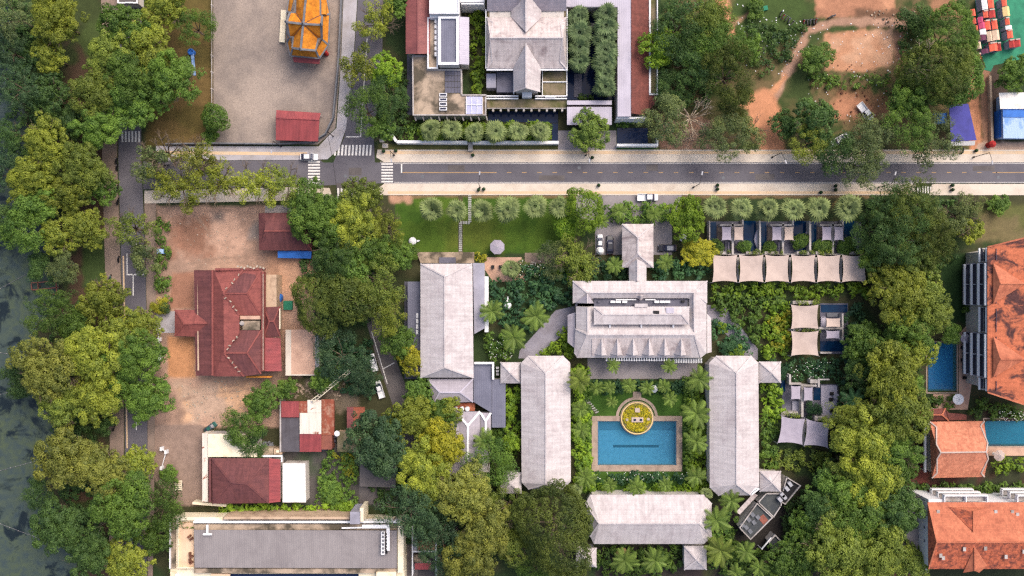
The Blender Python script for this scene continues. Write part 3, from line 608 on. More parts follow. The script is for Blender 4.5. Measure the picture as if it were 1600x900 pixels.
T = bld('entrance_canopy', 'flat lilac entrance canopy split by a dark slot behind the leafy tree', 920, 175, 'canopy')
MB().prism(PW(rect(886, 157, 956, 163.6), 4.4), 4.1, 4.4).build('roof', 'metal_lilac', T); MB().prism(PW(rect(886, 167, 956, 195), 4.2), 3.9, 4.2).build('roof', 'metal_lilac', T)
MB().prism(PW(rect(888, 159, 954, 192), 3.8), 0, 3.88).build('wall', 'dark_wood', T)
T = bld('gallery_range', 'long lilac flat roof and red brown tiled slope east of the palm court', 990, 90)
flat(T, [(884, -30), (986, -30), (986, 182), (965, 182), (965, 10.5), (884, 10.5)], 6, 'metal_lilac', None)
slope(T, [(986.5, -30, 6.2), (1014, -30, 4.8), (1014, 181, 4.8), (986.5, 177, 6.2)], 'tile_brown'); MB().prism(PW(rect(987, -30, 1012, 176), 4.4), 0, 4.5).build('wall', 'wall', T)
boxp(T, 1014.2, -30, 1017, 146, 0, 5, 'white', 'parapet'); boxp(T, 1017.2, -30, 1026.5, 145, 0, 4, 'moss_concrete', 'terrace'); boxp(T, 1026.7, -30, 1028, 148, 0, 4.8, 'white', 'parapet'); boxp(T, 1014.2, 146.2, 1026.6, 148.4, 0, 4.8, 'white', 'parapet')
boxp(T, 963.5, 182.6, 1010, 185.5, 0, 5, 'white', 'parapet'); slope(T, [(1014.5, 149, 4.6), (1025, 149, 4.4), (1025, 160, 4.4), (1014.5, 172, 4.6)], 'tile_brown')
def pond(name, label, poly, mat='dark_water', z=.12, rim=None):
    o = MB().prism(PW(poly, 0), -.3, z).build(name, mat); tag(o, label, None, None, 'structure'); return o
m, nt, b, L = newmat('dark_water'); p = posvec(nt)
L(mix(nt, ramp(nt, noise(nt, p, .25, 4, .6), .35, .7), lin(24, 36, 64), lin(34, 48, 78)), b.inputs['Base Color']); b.inputs['Roughness'].default_value = .06; b.inputs['Specular IOR Level'].default_value = .12; bump(nt, b, noise(nt, p, 1.2, 3), .08, .05)
m, nt, b, L = newmat('villa_water'); p = posvec(nt)
L(mix(nt, ramp(nt, noise(nt, p, .3, 4, .6), .35, .7), lin(14, 40, 74), lin(20, 58, 88)), b.inputs['Base Color']); b.inputs['Roughness'].default_value = .06; b.inputs['Specular IOR Level'].default_value = .12; bump(nt, b, noise(nt, p, 1.2, 3), .08, .05)
pond('pond', 'dark reflecting pond below the hall terrace railings', [(763, 174), (872, 174), (872, 192), (763, 190)])
pond('pond', 'narrow dark pond beside the entrance drive', rect(862.5, 193, 872, 222))
pond('pond', 'dark square pond inside the white wall east of the drive', rect(964, 200, 1012, 224))
pond('pond', 'dark blue water court between the two rows of fan palms', rect(884, 12, 964, 156), z=.1)
sheet('walkway', rect(897, 116, 909, 152), .3, 'dark_concrete', 'dark stone walkway in the palm court', .4)
sheet('walkway', rect(636, 58, 644, 180), .1, 'dark_concrete', 'dark blue paved passage west of the mossy terrace', .3)
T = bld('garden_wall', 'long white garden wall along the footway before the north hotel', 740, 225, 'wall')
WL = [((608, 204), (621, 223)), ((621.5, 223.6), (731, 224.6)), ((739, 224.6), (872.5, 224.6))]
for a, b_ in WL: MB().beam((*W(*a)[:2], 1.0), (*W(*b_)[:2], 1.0), .7, 2.0).build('wall_section', 'white', T)
boxp(T, 731.6, 222, 738.4, 236, 0, 1.2, 'concrete', 'gate_pier')
T = bld('garden_wall', 'short white wall with a corner by the dark square pond', 995, 227, 'wall')
boxp(T, 964, 224.6, 1028.5, 228.4, 0, 2, 'white', 'wall_section'); boxp(T, 1026.6, 210, 1028.5, 224.3, 0, 1.9, 'white', 'wall_section')
T = bld('yard_wall', 'grey boundary wall along the east and south of the temple yard', 520, 210, 'wall')
yw = [(536, -30), (530, 100), (522, 185), (510, 210), (490, 223), (440, 226), (334, 225), (262, 226)]
for a, b_ in zip(yw, yw[1:]): MB().beam((*W(*a)[:2], .7), (*W(*b_)[:2], .7), .32, 1.4).build('wall_section', 'trim_grey', T)
for i in range(9): MB().box((*W(333, 10 + i * 26)[:2], .6), (.3, .3, 1.2)).build('fence_post', 'concrete', T)
MB().beam((*W(333, -20)[:2], .9), (*W(333, 222)[:2], .9), .12, .5).build('fence_rail', 'concrete', T)

# --- hotel: library, wings, main hall
T = bld('library_building', 'long pale tiled hotel roof with hipped ends south of the front lawn', 697, 500)
hip(T, [(657, 412), (738, 412), (740, 590), (657, 590)], 6.5, [(695, 432), (695, 574)], 9, 'tile_grey', True, 'tile_grey')
flat(T, [(739, 411), (757, 411), (757, 513), (741, 522)], 5.2, 'lilac_concrete', None); boxp(T, 757.3, 432, 763, 519, 0, 4.4, 'white', 'wall')
flat(T, rect(637, 440, 656.5, 588), 3.6, 'metal_blue_grey', None)
for i in range(4): MB().box((*W(652, 493 + 8.6 * i, 3.7)[:2], 3.75), (.5, 1.1, .3)).build('rooflight', 'white', T)
MB().box(W(689, 545, 7.4), (1., .7, .5)).build('vent', 'white', T)
flat(T, [(651, 394), (741, 394), (741, 411), (657, 411)], 1.0, 'stain_concrete', None, wall='wall', name='terrace'); boxp(T, 686, 402, 712, 411, 1.01, 1.5, 'dark_concrete', 'steps')
T = bld('service_annex', 'grey hipped service annex with four white tanks south of the library', 712, 620)
hip(T, [(668, 592), (739, 592), (739, 628), (678, 630)], 5.2, [(687, 613), (719, 613)], 6.6, 'tile_cool', False, 'metal_lilac')
flat(T, [(740, 567), (768, 567), (768, 645), (740, 628)], 4.6, 'metal_blue_grey', None); flat(T, rect(768.3, 593, 790, 668), 4.2, 'metal_blue_grey', None)
boxp(T, 741, 566, 772, 569, 4.6, 5.5, 'white', 'parapet'); boxp(T, 769, 569.2, 772, 593, 4.6, 5.5, 'white', 'parapet')
faces_roof(T, [(693, 643, 4.4), (712, 643, 4.4), (750, 643, 4.4), (731, 665, 5.4), (731, 742, 5.4), (750, 742, 4.2), (703, 742, 4.2)], [(1, 2, 3), (0, 1, 3, 4, 6), (2, 5, 4, 3)], 'tile_cool', [(1, 3), (2, 3), (3, 4)], 'white', w=.5)
faces_roof(T, [(751, 645, 4.3), (767, 645, 4.3), (759, 658, 5), (759, 690, 5), (767, 690, 4.3), (751, 690, 4.3)], [(0, 1, 2), (0, 2, 3, 5), (1, 4, 3, 2)], 'tile_cool', [(0, 2), (1, 2), (2, 3)], 'white', w=.5)
boxp(T, 696, 646, 765, 738, 0, 4.0, 'wall', 'wall'); boxp(T, 696, 630, 742, 642, 0, 3, 'rust', 'platform')
for x in (703, 712, 722, 730.5): MB().lathe(W(x, 638, 3), [(.55, 0), (.58, .2), (.58, 1.5), (.45, 1.75), (.12, 1.85)], 14).build('water_tank', 'white', T)
for i in range(3): MB().box((*W(777, 577 + 5 * i, 4)[:2], .5), (.7, .5, 1)).build('condenser', 'white', T)
PAV = [('pyramid roofed pavilion joining the library annex to the west wing', rect(782, 566, 814, 599)), ('pyramid roofed pavilion at the south west corner of the west wing', rect(782, 738, 815, 771)),
       ('pyramid roofed pavilion at the north east corner of the east wing', rect(1186, 565, 1220, 598)), ('pyramid roofed pavilion at the south east corner of the east wing', rect(1187, 736, 1220, 768)),
       ('pyramid roofed pavilion half hidden by the great olive green tree', rect(900, 856, 932, 886)), ('pyramid roofed pavilion at the bottom edge south of the south wing', rect(1069, 853, 1104, 890))]
for lb, c4 in PAV:
    T = bld('corner_pavilion', lb, (c4[0][0] + c4[2][0]) / 2, (c4[0][1] + c4[2][1]) / 2, 'pavilion', 'pyramid roofed corner pavilions'); pyramid(T, c4, 4.6, 6.2, 'tile_grey', 'tile_grey')
def wing(T, e8, ze, r2, zr, ns=True):
    """hipped wing with clipped corners: e8 eave polygon of 8 points starting NW-west, clockwise"""
    pts = [(*p, ze) for p in e8] + [(*p, zr) for p in r2]
    if ns: fs = [(1, 2, 8), (0, 1, 8), (2, 3, 8), (3, 4, 9, 8), (4, 5, 9), (5, 6, 9), (6, 7, 9), (7, 0, 8, 9)]; ed = [(8, 9), (1, 8), (2, 8), (5, 9), (6, 9)]
    else: fs = [(7, 0, 8), (0, 1, 8), (1, 2, 9, 8), (2, 3, 9), (3, 4, 9), (4, 5, 9), (5, 6, 8, 9), (6, 7, 8)]; ed = [(8, 9), (0, 8), (7, 8), (3, 9), (4, 9)]
    faces_roof(T, pts, fs, 'tile_grey', ed, 'tile_grey'); walls(T, PW(e8, ze), 0, ze - .22)
T = bld('west_wing', 'long grey tiled guest wing along the west side of the pool garden', 853, 660)
wing(T, [(814, 567), (825, 556), (880, 556), (891, 567), (892, 752), (880, 764), (825, 764), (815, 754)], 5.8, [(853, 583), (853, 757)], 8.6)
T = bld('east_wing', 'long grey tiled guest wing along the east side of the pool garden', 1147, 660)
wing(T, [(1108, 567), (1119, 556), (1174, 556), (1185, 567), (1186, 760), (1174, 774), (1122, 774), (1109, 762)], 5.8, [(1151, 583), (1151, 757)], 8.6)
T = bld('south_wing', 'long grey tiled guest wing across the south end of the pool garden', 1013, 812)
wing(T, [(915, 786), (922, 773), (1100, 773), (1112, 786), (1112, 838), (1100, 850), (928, 850), (922, 838)], 5.8, [(936, 818), (1092, 818)], 8.6, False)
for x in (1170, 1174): MB().beam(W(x, 772, 6), W(x + 12, 763, 6), .5, .2).build('screen', 'white', T)

T = bld('main_hall', 'pale tiled main hotel hall with six pointed dormers facing the pool terrace', 1000, 500)
walls(T, PW(rect(900, 442, 1100, 550), 6), 0, 6, d=.3)
ze, zr = 6.4, 8.2
faces_roof(T, [(895, 439, ze), (1105, 439, ze), (917, 457, zr), (1083, 457, zr), (895, 474, ze), (928, 466, 7.3), (1074, 466, 7.3), (1105, 474, ze)], [(0, 1, 3, 2), (0, 2, 4), (2, 3, 6, 5), (1, 7, 3), (4, 2, 5), (7, 6, 3)], 'tile_grey', [(2, 3), (0, 2), (1, 3)], 'tile_grey')
faces_roof(T, [(918, 459, zr + .3), (899, 473, 6.6), (918, 474, zr + .3), (928, 474, 7)], [(0, 1, 2), (0, 2, 3)], 'tile_cool', [(0, 2)], 'tile_grey')
boxp(T, 899, 474.2, 928, 478.5, 5, 6.0, 'dark_concrete', 'gutter')
boxp(T, 928.3, 466.6, 1074, 478.6, 5, 6.6, 'dark_concrete', 'deck')
for x in (957.5, 966, 976, 1026, 1035, 1043):
    o = MB().box(W(x, 471.5, 7.0), (1.15, .55, .8)).build('air_conditioner', 'white', T)
MB().beam(W(962, 468.2, 6.9), W(994, 468.2, 6.9), .25, .25).build('duct', 'white', T); MB().beam(W(1008, 468.2, 6.9), W(1024, 468.2, 6.9), .25, .25).build('duct', 'white', T)
faces_roof(T, [(994, 463, 7.2), (1001, 457, 7.2), (1008, 463, 7.2), (1001, 470, 7.2), (1001, 462.5, 9)], [(0, 1, 4), (1, 2, 4), (2, 3, 4), (3, 0, 4)], 'tile_grey', name='lantern')
boxp(T, 1065, 469.5, 1070, 472.5, 6.6, 7.2, 'black', 'vent'); boxp(T, 934, 470, 938, 473, 6.6, 7.1, 'dark_concrete', 'vent')
faces_roof(T, [(900, 479, 6.2), (918.5, 480, 8), (900, 513, 6.2), (918.5, 523, 8), (928, 479, 7), (928, 508, 7)], [(0, 1, 3, 2), (1, 4, 5, 3)], 'tile_grey', [(1, 3)], 'tile_grey')
faces_roof(T, [(1084.5, 458, 8.2), (1104, 474, 6.2), (1104, 512, 6.2), (1085, 521, 8), (1077, 466, 7), (1077, 508, 7)], [(0, 1, 2, 3), (0, 3, 5, 4)], 'tile_grey', [(0, 3)], 'tile_grey')
hip(T, rect(928, 479, 1077, 507), 8.6, [(942, 491), (1065, 491)], 9.2, 'tile_grey', False, 'tile_grey', z0=5)
boxp(T, 992, 474.5, 1012, 480, 7, 8.9, 'tile_grey', 'roof_hatch'); MB().prism(PW(rect(1021, 485.5, 1030, 490.5), 9.2), 8.8, 9.32).build('skylight', 'black', T); MB().prism(PW(rect(1041, 480.5, 1053, 489.5), 9.1), 8.6, 9.2).build('skylight', 'metal_lilac', T)
for x in (953, 1002, 1052): MB().beam(W(x, 507, 7.9), W(x, 512, 7.4), .4, .3).build('bracket', 'white', T)
zr = 8.4; ze = 5.6
faces_roof(T, [(918, 523, zr), (1085, 523, zr), (925, 507, 6.9), (1079, 507, 6.9), (899, 514, 6.2), (897, 552, ze), (1104, 512, 6.2), (1104, 552, ze), (1095, 559, ze), (902, 559, ze)],
           [(0, 1, 3, 2), (0, 2, 4), (1, 6, 3), (0, 4, 5), (0, 5, 9), (0, 9, 8, 1), (1, 8, 7), (1, 7, 6)], 'tile_grey', [(0, 1), (0, 4), (1, 8), (0, 9)], 'tile_grey')
faces_roof(T, [(925, 530, 8.05), (1078, 530, 8.05), (1080, 556, 6.05), (925, 556, 6.05)], [(0, 1, 2, 3)], 'tile_grey_worn', name='upper_slope')
for x in (940.5, 965, 989.5, 1014.5, 1039, 1064.5):
    faces_roof(T, [(x, 529, 8.2), (x, 555.5, 8.0), (x - 12, 553, 6.3), (x + 8, 555, 6.3)], [(0, 2, 1), (0, 1, 3)], 'tile_grey', [(0, 1)], 'tile_grey', .15, 'dormer', w=.25)
for i in range(26): MB().beam(W(948 + i * 3.9, 557, 4.9), W(948 + i * 3.9, 564, 4.8), .22, .16).build('slat', 'white', T)
for i in range(18): MB().beam(W(1052 + i * 2.6, 560, 4.3), W(1052 + i * 2.6, 567, 4.2), .18, .14).build('slat', 'white', T)
for y in (558, 563): MB().beam(W(946, y, 4.7), W(1050, y, 4.7), .2, .2).build('canopy_beam', 'steel', T)
for x in (948, 980, 1015, 1048, 1094): MB().tube((*W(x, 562, 4.5)[:2], 0), W(x, 562, 4.5), .1, .1).build('post', 'white', T)
slope(T, [(887, 492, 4.6), (899, 488, 5.4), (899, 545, 5.4), (887, 535, 4.6)], 'tile_cool', name='side_roof'); slope(T, [(1104.5, 490, 5.2), (1111, 497, 4.6), (1112, 550, 4.6), (1105, 552, 5.2)], 'tile_grey', name='side_roof')
boxp(T, 889, 494, 898, 536, 0, 4.2, 'wall', 'wall'); boxp(T, 1105, 500, 1110, 548, 0, 4.2, 'wall', 'wall')
T = bld('gate_pavilion', 'hip roofed gate pavilion with a gabled link in the forecourt', 997, 385, 'pavilion')
hip(T, [(972, 350), (1021, 350), (1021, 418), (972, 418)], 5, [(997, 371), (997, 397)], 7.2, 'tile_grey_worn', True, 'tile_grey', d=1)
faces_roof(T, [(996, 405, 6.9), (996, 439, 6.9), (983, 412, 5.4), (983, 439, 5.2), (1010, 412, 5.4), (1010, 439, 5.2)], [(0, 1, 3, 2), (0, 4, 5, 1)], 'tile_grey', [(0, 1)], 'tile_grey'); boxp(T, 985, 419, 1008, 438, 0, 4.9, 'wall', 'wall')
# --- hotel pool
m_plain('stall_wheat', lin(226, 198, 140), None, fine=.08)
T = TH('pool_basin', 'blue tiled rectangular hotel pool with a round island set in its north edge', 'pool', W(995, 694))
wx0, wy0, wx1, wy1 = 934, 658, 1057, 727
for r in (rect(924.5, 650, 1066, wy0), rect(924.5, wy1, 1066, 736.5), rect(924.5, wy0 + .05, wx0, wy1 - .05), rect(wx1, wy0 + .05, 1066, wy1 - .05)): MB().prism(PW(r, .1), -2.2, .1).build('coping', 'coping', T)
MB().prism(PW(rect(wx0, wy0, wx1, wy1), 0), -1.9, -1.5).build('floor', 'pool_tile', T)
MB().prism(PW(rect(wx0 + .05, wy0 + .05, wx1 - .05, wy0 + 15), 0), -1.49, -1.3).build('north_strip', 'pool_tile_dark', T)  # darker strip, slightly raised, along the north edge of the floor
MB().prism(PW(rect(959, 697, 1031, 701), 0), -1.495, -1.48).build('lane_line', 'pool_line', T)
for r in (rect(wx0, wy0, wx0 + 1.5, wy1), rect(wx1 - 1.5, wy0, wx1, wy1)): MB().prism(PW(r, 0), -1.48, -.02).build('wall_tiles', 'pool_tile_dark', T)
m_water('pool_water', (.72, .86, .93), (.05, .30, .45), .22, 1.2)
MB().add([(*W(x, y)[:2], -.12) for x, y in rect(wx0 + 1.6, wy0 + .06, wx1 - 1.6, wy1 - .06)], [(3, 2, 1, 0)]).build('water', 'pool_water', T)
T = TH('pool_island', 'round island of yellow green planting with a white bench in the pool edge', 'island', W(995, 653))
ci = W(995, 653)
MB().lathe((ci[0], ci[1], -1.28), [(4.25, 0), (4.25, 1.5), (4.1, 1.62)], 40).build('drum', 'coping', T)
MB().lathe((ci[0], ci[1], .35), [(3.75, 0), (3.75, .12)], 40).build('planting_bed', 'moss_concrete', T)
MB().lathe((ci[0], ci[1], .3), [(4.0, 0), (4.0, .25), (3.76, .25), (3.76, .02)], 40).build('rim', 'stall_wheat', T)
MB().box((*W(995, 655)[:2], .75), (2.9, 1.2, .5)).build('bench', 'canvas', T)
for x in (991, 1000.5): MB().box((*W(x, 655)[:2], 1.06), (.55, .5, .14)).build('cushion', 'pool_line', T)
MB().box((*W(995, 640)[:2], .7), (1.2, 1.1, .5)).build('table', 'canvas', T); MB().box((*W(1012, 654)[:2], .7), (.7, .6, .4)).build('stool', 'canvas', T); MB().box((*W(979, 655)[:2], .7), (.6, .6, .4)).build('stool', 'stone', T)
rb = MB(); rr = 34
for i in range(24):
    a0 = math.pi * i / 23
rp = [(995 + 28.6 * math.cos(math.pi * i / 24), 653 - 28.6 * math.sin(math.pi * i / 24)) for i in range(25)]; rq = [(995 + 33 * math.cos(math.pi * i / 24), 653 - 33 * math.sin(math.pi * i / 24)) for i in range(25)]
PP = [(*W(*p)[:2], .14) for p in rp + rq]; rb.shell(PP, [(i, i + 1, 26 + i, 25 + i) for i in range(24)], .3); rb.build('ring_paving', 'coping', T)
boxp(T, 989, 612, 1002, 622, 0, .12, 'coping', 'landing')
# --- shade sails and villas
def sail(name, label, c4, z, mat, bow=2.2, group=None, dz=None, sag=.25):
    sr = random.Random(int(c4[0][0] * 7 + c4[0][1])); dz = dz or [sr.uniform(-.1, .5) for _ in range(4)]; sag *= sr.uniform(.7, 1.5)
    T = bld(name, label, sum(c[0] for c in c4) / 4, sum(c[1] for c in c4) / 4, 'shade sail', group)
    n = 10; P = []; cs = [Vector(c) for c in c4]; ctr = sum(cs, Vector((0, 0))) / 4
    for j in range(n + 1):
        for i in range(n + 1):
            u, v = i / n, j / n; p = cs[0].lerp(cs[1], u).lerp(cs[3].lerp(cs[2], u), v)
            bx = bow * 4 * u * (1 - u) * (1 - 2 * v); by = bow * 4 * v * (1 - v) * (1 - 2 * u)
            p = p + (cs[3] - cs[0]).normalized() * bx + (cs[1] - cs[0]).normalized() * by
            zz = (dz[0] * (1 - u) + dz[1] * u) * (1 - v) + (dz[3] * (1 - u) + dz[2] * u) * v
            P.append(W(p.x, p.y, z + zz - sag * 16 * u * (1 - u) * v * (1 - v)))
    MB().shell(P, [(j * (n + 1) + i, j * (n + 1) + i + 1, (j + 1) * (n + 1) + i + 1, (j + 1) * (n + 1) + i) for j in range(n) for i in range(n)], .03).build('canopy', mat, T)
    for k, c in enumerate(c4):
        q = Vector(c) + (Vector(c) - ctr).normalized() * .8; w = W(q.x, q.y, z); MB().tube((w[0], w[1], 0), (w[0], w[1], z + dz[k] + .1), .08, .06, 6).build('post', 'steel', T)
    return T
for i, (a, b_) in enumerate(((1113, 1152), (1154.5, 1193), (1195.5, 1233), (1236, 1274), (1276.5, 1313), (1315.5, 1353.5))):
    sail('shade_sail', f'{ORD[i]} large cream shade sail from the west in the row of six', [(a, 398), (b_, 398), (b_, 441), (a, 441)], 3.8, 'canvas', group='row of large cream shade sails')
sail('shade_sail', 'large cream shade sail, northern of the pair beside the yellow thicket', [(1236, 476), (1279, 476), (1279, 514), (1236, 514)], 3.8, 'canvas', group='pair of sails')
sail('shade_sail', 'large cream shade sail, southern of the pair beside the yellow thicket', [(1236, 517), (1279, 517), (1279, 556), (1236, 556)], 3.8, 'canvas', group='pair of sails')
sail('shade_sail', 'large grey shade sail tilted, western of the pair by the dim villa deck', [(1221, 650), (1258, 654), (1254, 695), (1215, 692)], 3.8, 'canvas_grey', group='tilted sails')
sail('shade_sail', 'large grey shade sail tilted, eastern of the pair by the dim villa deck', [(1260, 654.5), (1297, 660), (1294, 700), (1256, 696)], 3.8, 'canvas_grey', group='tilted sails')
k = 0
for x0 in (1113, 1191.5, 1269.5):
    for dx0, dx1, mt in ((15, 30, 'canvas_grey'), (34, 48.5, 'canvas' if k < 3 else 'canvas_grey')):
        sail('small_sail', f'{ORD[k]} small court sail from the west in the northern villa row', [(x0 + dx0, 354), (x0 + dx1, 354), (x0 + dx1, 375.5), (x0 + dx0, 375.5)], 2.9, mt, .8, 'small court sails', sag=.12); k += 1
for lb, r in (('small pale sail north of the wall beside the paired cream sails', rect(1291, 497, 1313, 511)), ('small grey sail south of the wall beside the paired cream sails', rect(1291, 516.5, 1312, 529)),
              ('small grey sail, western one in the villa court with dark chairs', rect(1236, 603, 1251, 624)), ('small grey sail, eastern one in the villa court with dark chairs', rect(1256, 605, 1270, 626))):
    sail('small_sail', lb, r, 2.9, 'canvas_grey' if 'grey' in lb else 'canvas', .8, 'small court sails', sag=.12)
def villa(i, x0, lab):
    T = bld('villa_court', lab, x0 + 38, 372, 'villa'); g = lambda a, y0, b_, y1, z, m, n, z0=0: boxp(T, x0 + a, y0, x0 + b_, y1, z0, z, m, n)
    g(-2.5, 346, 76, 397, .12, 'dark_concrete', 'deck', -.1); g(-3, 347, 6, 397, .2, 'villa_water', 'plunge_pool', .13); g(49, 345, 68, 396, .2, 'villa_water', 'plunge_pool', .13)
    g(8, 352, 15, 376, .5, 'pavement_dim', 'daybed', .13); g(20, 377, 30, 396, .45, 'dark_concrete', 'terrace', .13); g(25, 378, 27, 395, .9, 'canvas_grey', 'bench', .46)
    for a, y0, b_, y1, z in ((30.5, 348, 33.5, 398, 2.2), (-5, 345, -3.2, 398, 2.4), (12, 350, 46, 353, 2.2), (46.5, 343, 49, 352, 2.2), (73.8, 350, 76, 398, 2.3), (-5, 396.6, 76, 398, 2.0)):
        if (a, y0) == (-5, 396.6): a += 2; b_ -= 3
        g(a, y0, b_, y1, z, 'concrete', 'wall')
    cv = [(66.5 + 4.5 - 9 * math.sin(math.pi * t / 10) * .6 + 3.0 * abs(t - 5) / 5, 352 + 4.3 * t) for t in range(11)]
    MB().prism(PW([(x0 + a, y) for a, y in cv] + [(x0 + 73.5, 395), (x0 + 73.5, 352)], .9), 0, .9).build('curved_bench', 'metal_lilac', T)
for i, x0 in enumerate((1113, 1191.5, 1269.5)): villa(i, x0, f'{ORD[i]} villa court from the west with walls and plunge pools')
T = bld('villa_court', 'villa court with two plunge pools beside the paired cream sails', 1300, 512, 'villa')
boxp(T, 1281.5, 474, 1325, 553, -.1, .12, 'dark_concrete', 'deck'); boxp(T, 1283, 476, 1324, 488, .13, .22, 'villa_water', 'plunge_pool'); boxp(T, 1282, 533, 1318, 549, .13, .22, 'villa_water', 'plunge_pool')
for r in ((1280.2, 511.4, 1318, 514.6), (1315.5, 490, 1318, 511.2), (1315.5, 514.8, 1318, 532), (1282, 550, 1300, 552.5)): boxp(T, *r, 0, 2.2, 'concrete', 'wall')
boxp(T, 1283, 495, 1290, 511, .13, .6, 'metal_lilac', 'daybed'); boxp(T, 1292, 489, 1310, 495, .13, .5, 'trim_grey', 'table')
T = bld('villa_court', 'villa court with grey deck and dark chairs north of the tilted sails', 1270, 625, 'villa')
boxp(T, 1222, 600, 1310, 652, -.1, .1, 'dark_concrete', 'deck'); boxp(T, 1271.5, 606, 1282, 625, .11, .2, 'villa_water', 'plunge_pool'); boxp(T, 1220, 594, 1227, 612, .11, .2, 'villa_water', 'plunge_pool')
boxp(T, 1283, 602, 1308, 652, .11, .3, 'metal_lilac', 'deck'); boxp(T, 1238, 627, 1252, 650, .11, .4, 'lilac_concrete', 'terrace')
for r in ((1252, 600, 1255.5, 652), (1236, 598, 1252, 601), (1256, 601, 1276, 604), (1278, 592, 1281, 605), (1281.2, 592, 1296, 594), (1233, 585, 1236, 601), (1266, 593, 1277.5, 599)): boxp(T, *r, 0, 2.2, 'concrete', 'wall')
for x, y in ((1299, 615), (1298, 624), (1299, 641)):
    c = W(x, y, .3); MB().box((c[0], c[1], .55), (.9, .8, .3)).build('chair', 'black', T); MB().box((c[0] - .4, c[1], .8), (.12, .8, .6)).build('chair_back', 'black', T)
c = W(1305, 619, .3); MB().lathe(c, [(.1, 0), (.1, .6), (.8, .65), (.8, .7)], 12).build('table', 'lilac_concrete', T)
# --- east side: orange roofed blocks
T = bld('apartment_block', 'tall apartment block with moss stained orange roof and white balconies on its west face', 1575, 500)
ze, zr = 12, 15.5
faces_roof(T, [(1543, 386, ze), (1543, 613, ze), (1600, 372, 14.2), (1650, 360, zr), (1600, 632, 14.2), (1650, 645, zr), (1600, 500, 14.2), (1650, 500, zr)], [(0, 2, 6, 4, 1), (2, 3, 7, 6), (6, 7, 5, 4)], 'tile_orange_stain', [(0, 2), (2, 3), (1, 4), (4, 5)], 'tile_orange')
for y0, y1, ym in ((411, 475, 443), (526, 590, 561)):
    faces_roof(T, [(1552, y0, 12.75), (1552, y1, 12.75), (1563, ym, 14.1), (1602, ym, 14.45)], [(0, 2, 3), (2, 1, 3), (0, 1, 2)], 'tile_orange', [(2, 3)], 'tile_orange', .15, 'gable_roof')
MB().prism(PW([(1553, 392), (1650, 375), (1650, 632), (1553, 607)], 11.7), 0, 11.75).build('wall', 'wall', T)
X = W(1541, 0, 11.6)[0]; Xw = W(1553, 0, 11.7)[0]
def yb(py): return W(800, py, 11)[1]
for y0, y1 in ((411, 477), (522, 590)):
    for lv in range(4):
        z = 2.9 * (lv + 1) - .2; a, b_ = yb(y0), yb(y1); m_ = (a + b_) / 2
        MB().box(((X + Xw) / 2, m_, z - 1.05), (Xw - X, a - b_, .16)).build('balcony_floor', 'dark_concrete', T)
        MB().box((X, m_, z - .12), (.5, a - b_, .34)).build('balcony_rail', 'white', T); MB().box((X + .05, m_, z - .6), (.06, a - b_, .6)).build('balcony_glass', 'glass', T)
        MB().box(((X + Xw) / 2, m_, z - .4), (Xw - X - .56, .14, 1.0)).build('balcony_screen', 'white', T)
        for yy in (a, b_): MB().box(((X + Xw) / 2 + .1, yy, z - .5), (Xw - X - .5, .16, 1.0)).build('balcony_screen', 'lilac_concrete', T)
        for sg in (-1, 1): MB().box((Xw - .02, m_ + sg * (a - b_) / 4, z + .35), (.1, (a - b_) / 2 - 1, 2.0)).build('window', 'glass', T)
for y0, y1 in ((387, 409), (480, 520), (592, 611)):
    for lv in range(2, 4):
        z = 2.9 * (lv + 1) - .2; a, b_ = yb(y0), yb(y1); m_ = (a + b_) / 2
        MB().box(((X + Xw) / 2 + .3, m_, z - 1.05), (Xw - X - .6, a - b_, .16)).build('balcony_floor', 'dark_concrete', T)
        MB().box((X + .25, m_, z - .15), (.4, a - b_, .3)).build('balcony_rail', 'white', T)
        for yy in (a - .1, b_ + .1): MB().box(((X + Xw) / 2 + .4, yy, z - .5), (Xw - X - 1, .3, 1.0)).build('balcony_screen', 'concrete', T)
        MB().box((Xw - .02, m_, z + .35), (.1, a - b_ - .6, 1.9)).build('window', 'glass', T)
T = bld('orange_house', 'orange tiled house with white ridge lines beside the teal pool', 1498, 702, 'house')
ze, zr = 5.2, 8.6
pts = [(1453, 659, ze), (1463, 667, 5.9), (1463, 694, 7.6), (1470, 707, zr), (1541, 706, zr), (1543, 692, 7.6), (1532, 665, 5.9), (1538, 658, ze), (1456, 747, ze), (1464, 739, 5.9), (1464, 717, 7.6), (1538, 745, ze), (1533, 739, 5.9), (1544, 717, 7.6)]
faces_roof(T, pts, [(0, 1, 2, 3, 4, 5, 6, 7), (3, 10, 9, 8, 11, 12, 13, 4), (0, 8, 9, 10, 3, 2, 1), (7, 6, 5, 4, 13, 12, 11)], 'tile_orange_pale', [(3, 4), (0, 1), (1, 2), (2, 3), (3, 10), (10, 9), (9, 8), (4, 5), (5, 6), (6, 7), (4, 13), (13, 12), (12, 11)], 'canvas', w=.32)
walls(T, PW(rect(1455, 660, 1538, 745), ze), 0, ze - .3, 'wall', .9)
boxp(T, 1444.5, 661, 1447.5, 738, 2.8, 3.4, 'white', 'porch_beam'); boxp(T, 1447.6, 661, 1453, 663.5, 2.8, 3.4, 'white', 'porch_beam')
for y in (663, 735): MB().tube((*W(1446, y, 3)[:2], 0), W(1446, y, 2.79), .14, .14).build('post', 'white', T)
boxp(T, 1448, 664, 1457, 738, 0, .15, 'dark_wood', 'porch_floor')
T = bld('brown_lodge', 'low brown tiled hip roof tucked north west of the orange house', 1450, 648, 'house')
hip(T, [(1423, 640), (1477, 638), (1482, 657), (1423, 657)], 3.4, [(1438, 648), (1472, 648)], 4.4, 'tile_brown', False, 'tile_orange'); slope(T, [(1478, 638, 3.4), (1482, 645, 3.3), (1510, 648, 3), (1510, 656, 2.9), (1483, 657, 3.3)], 'tile_brown')
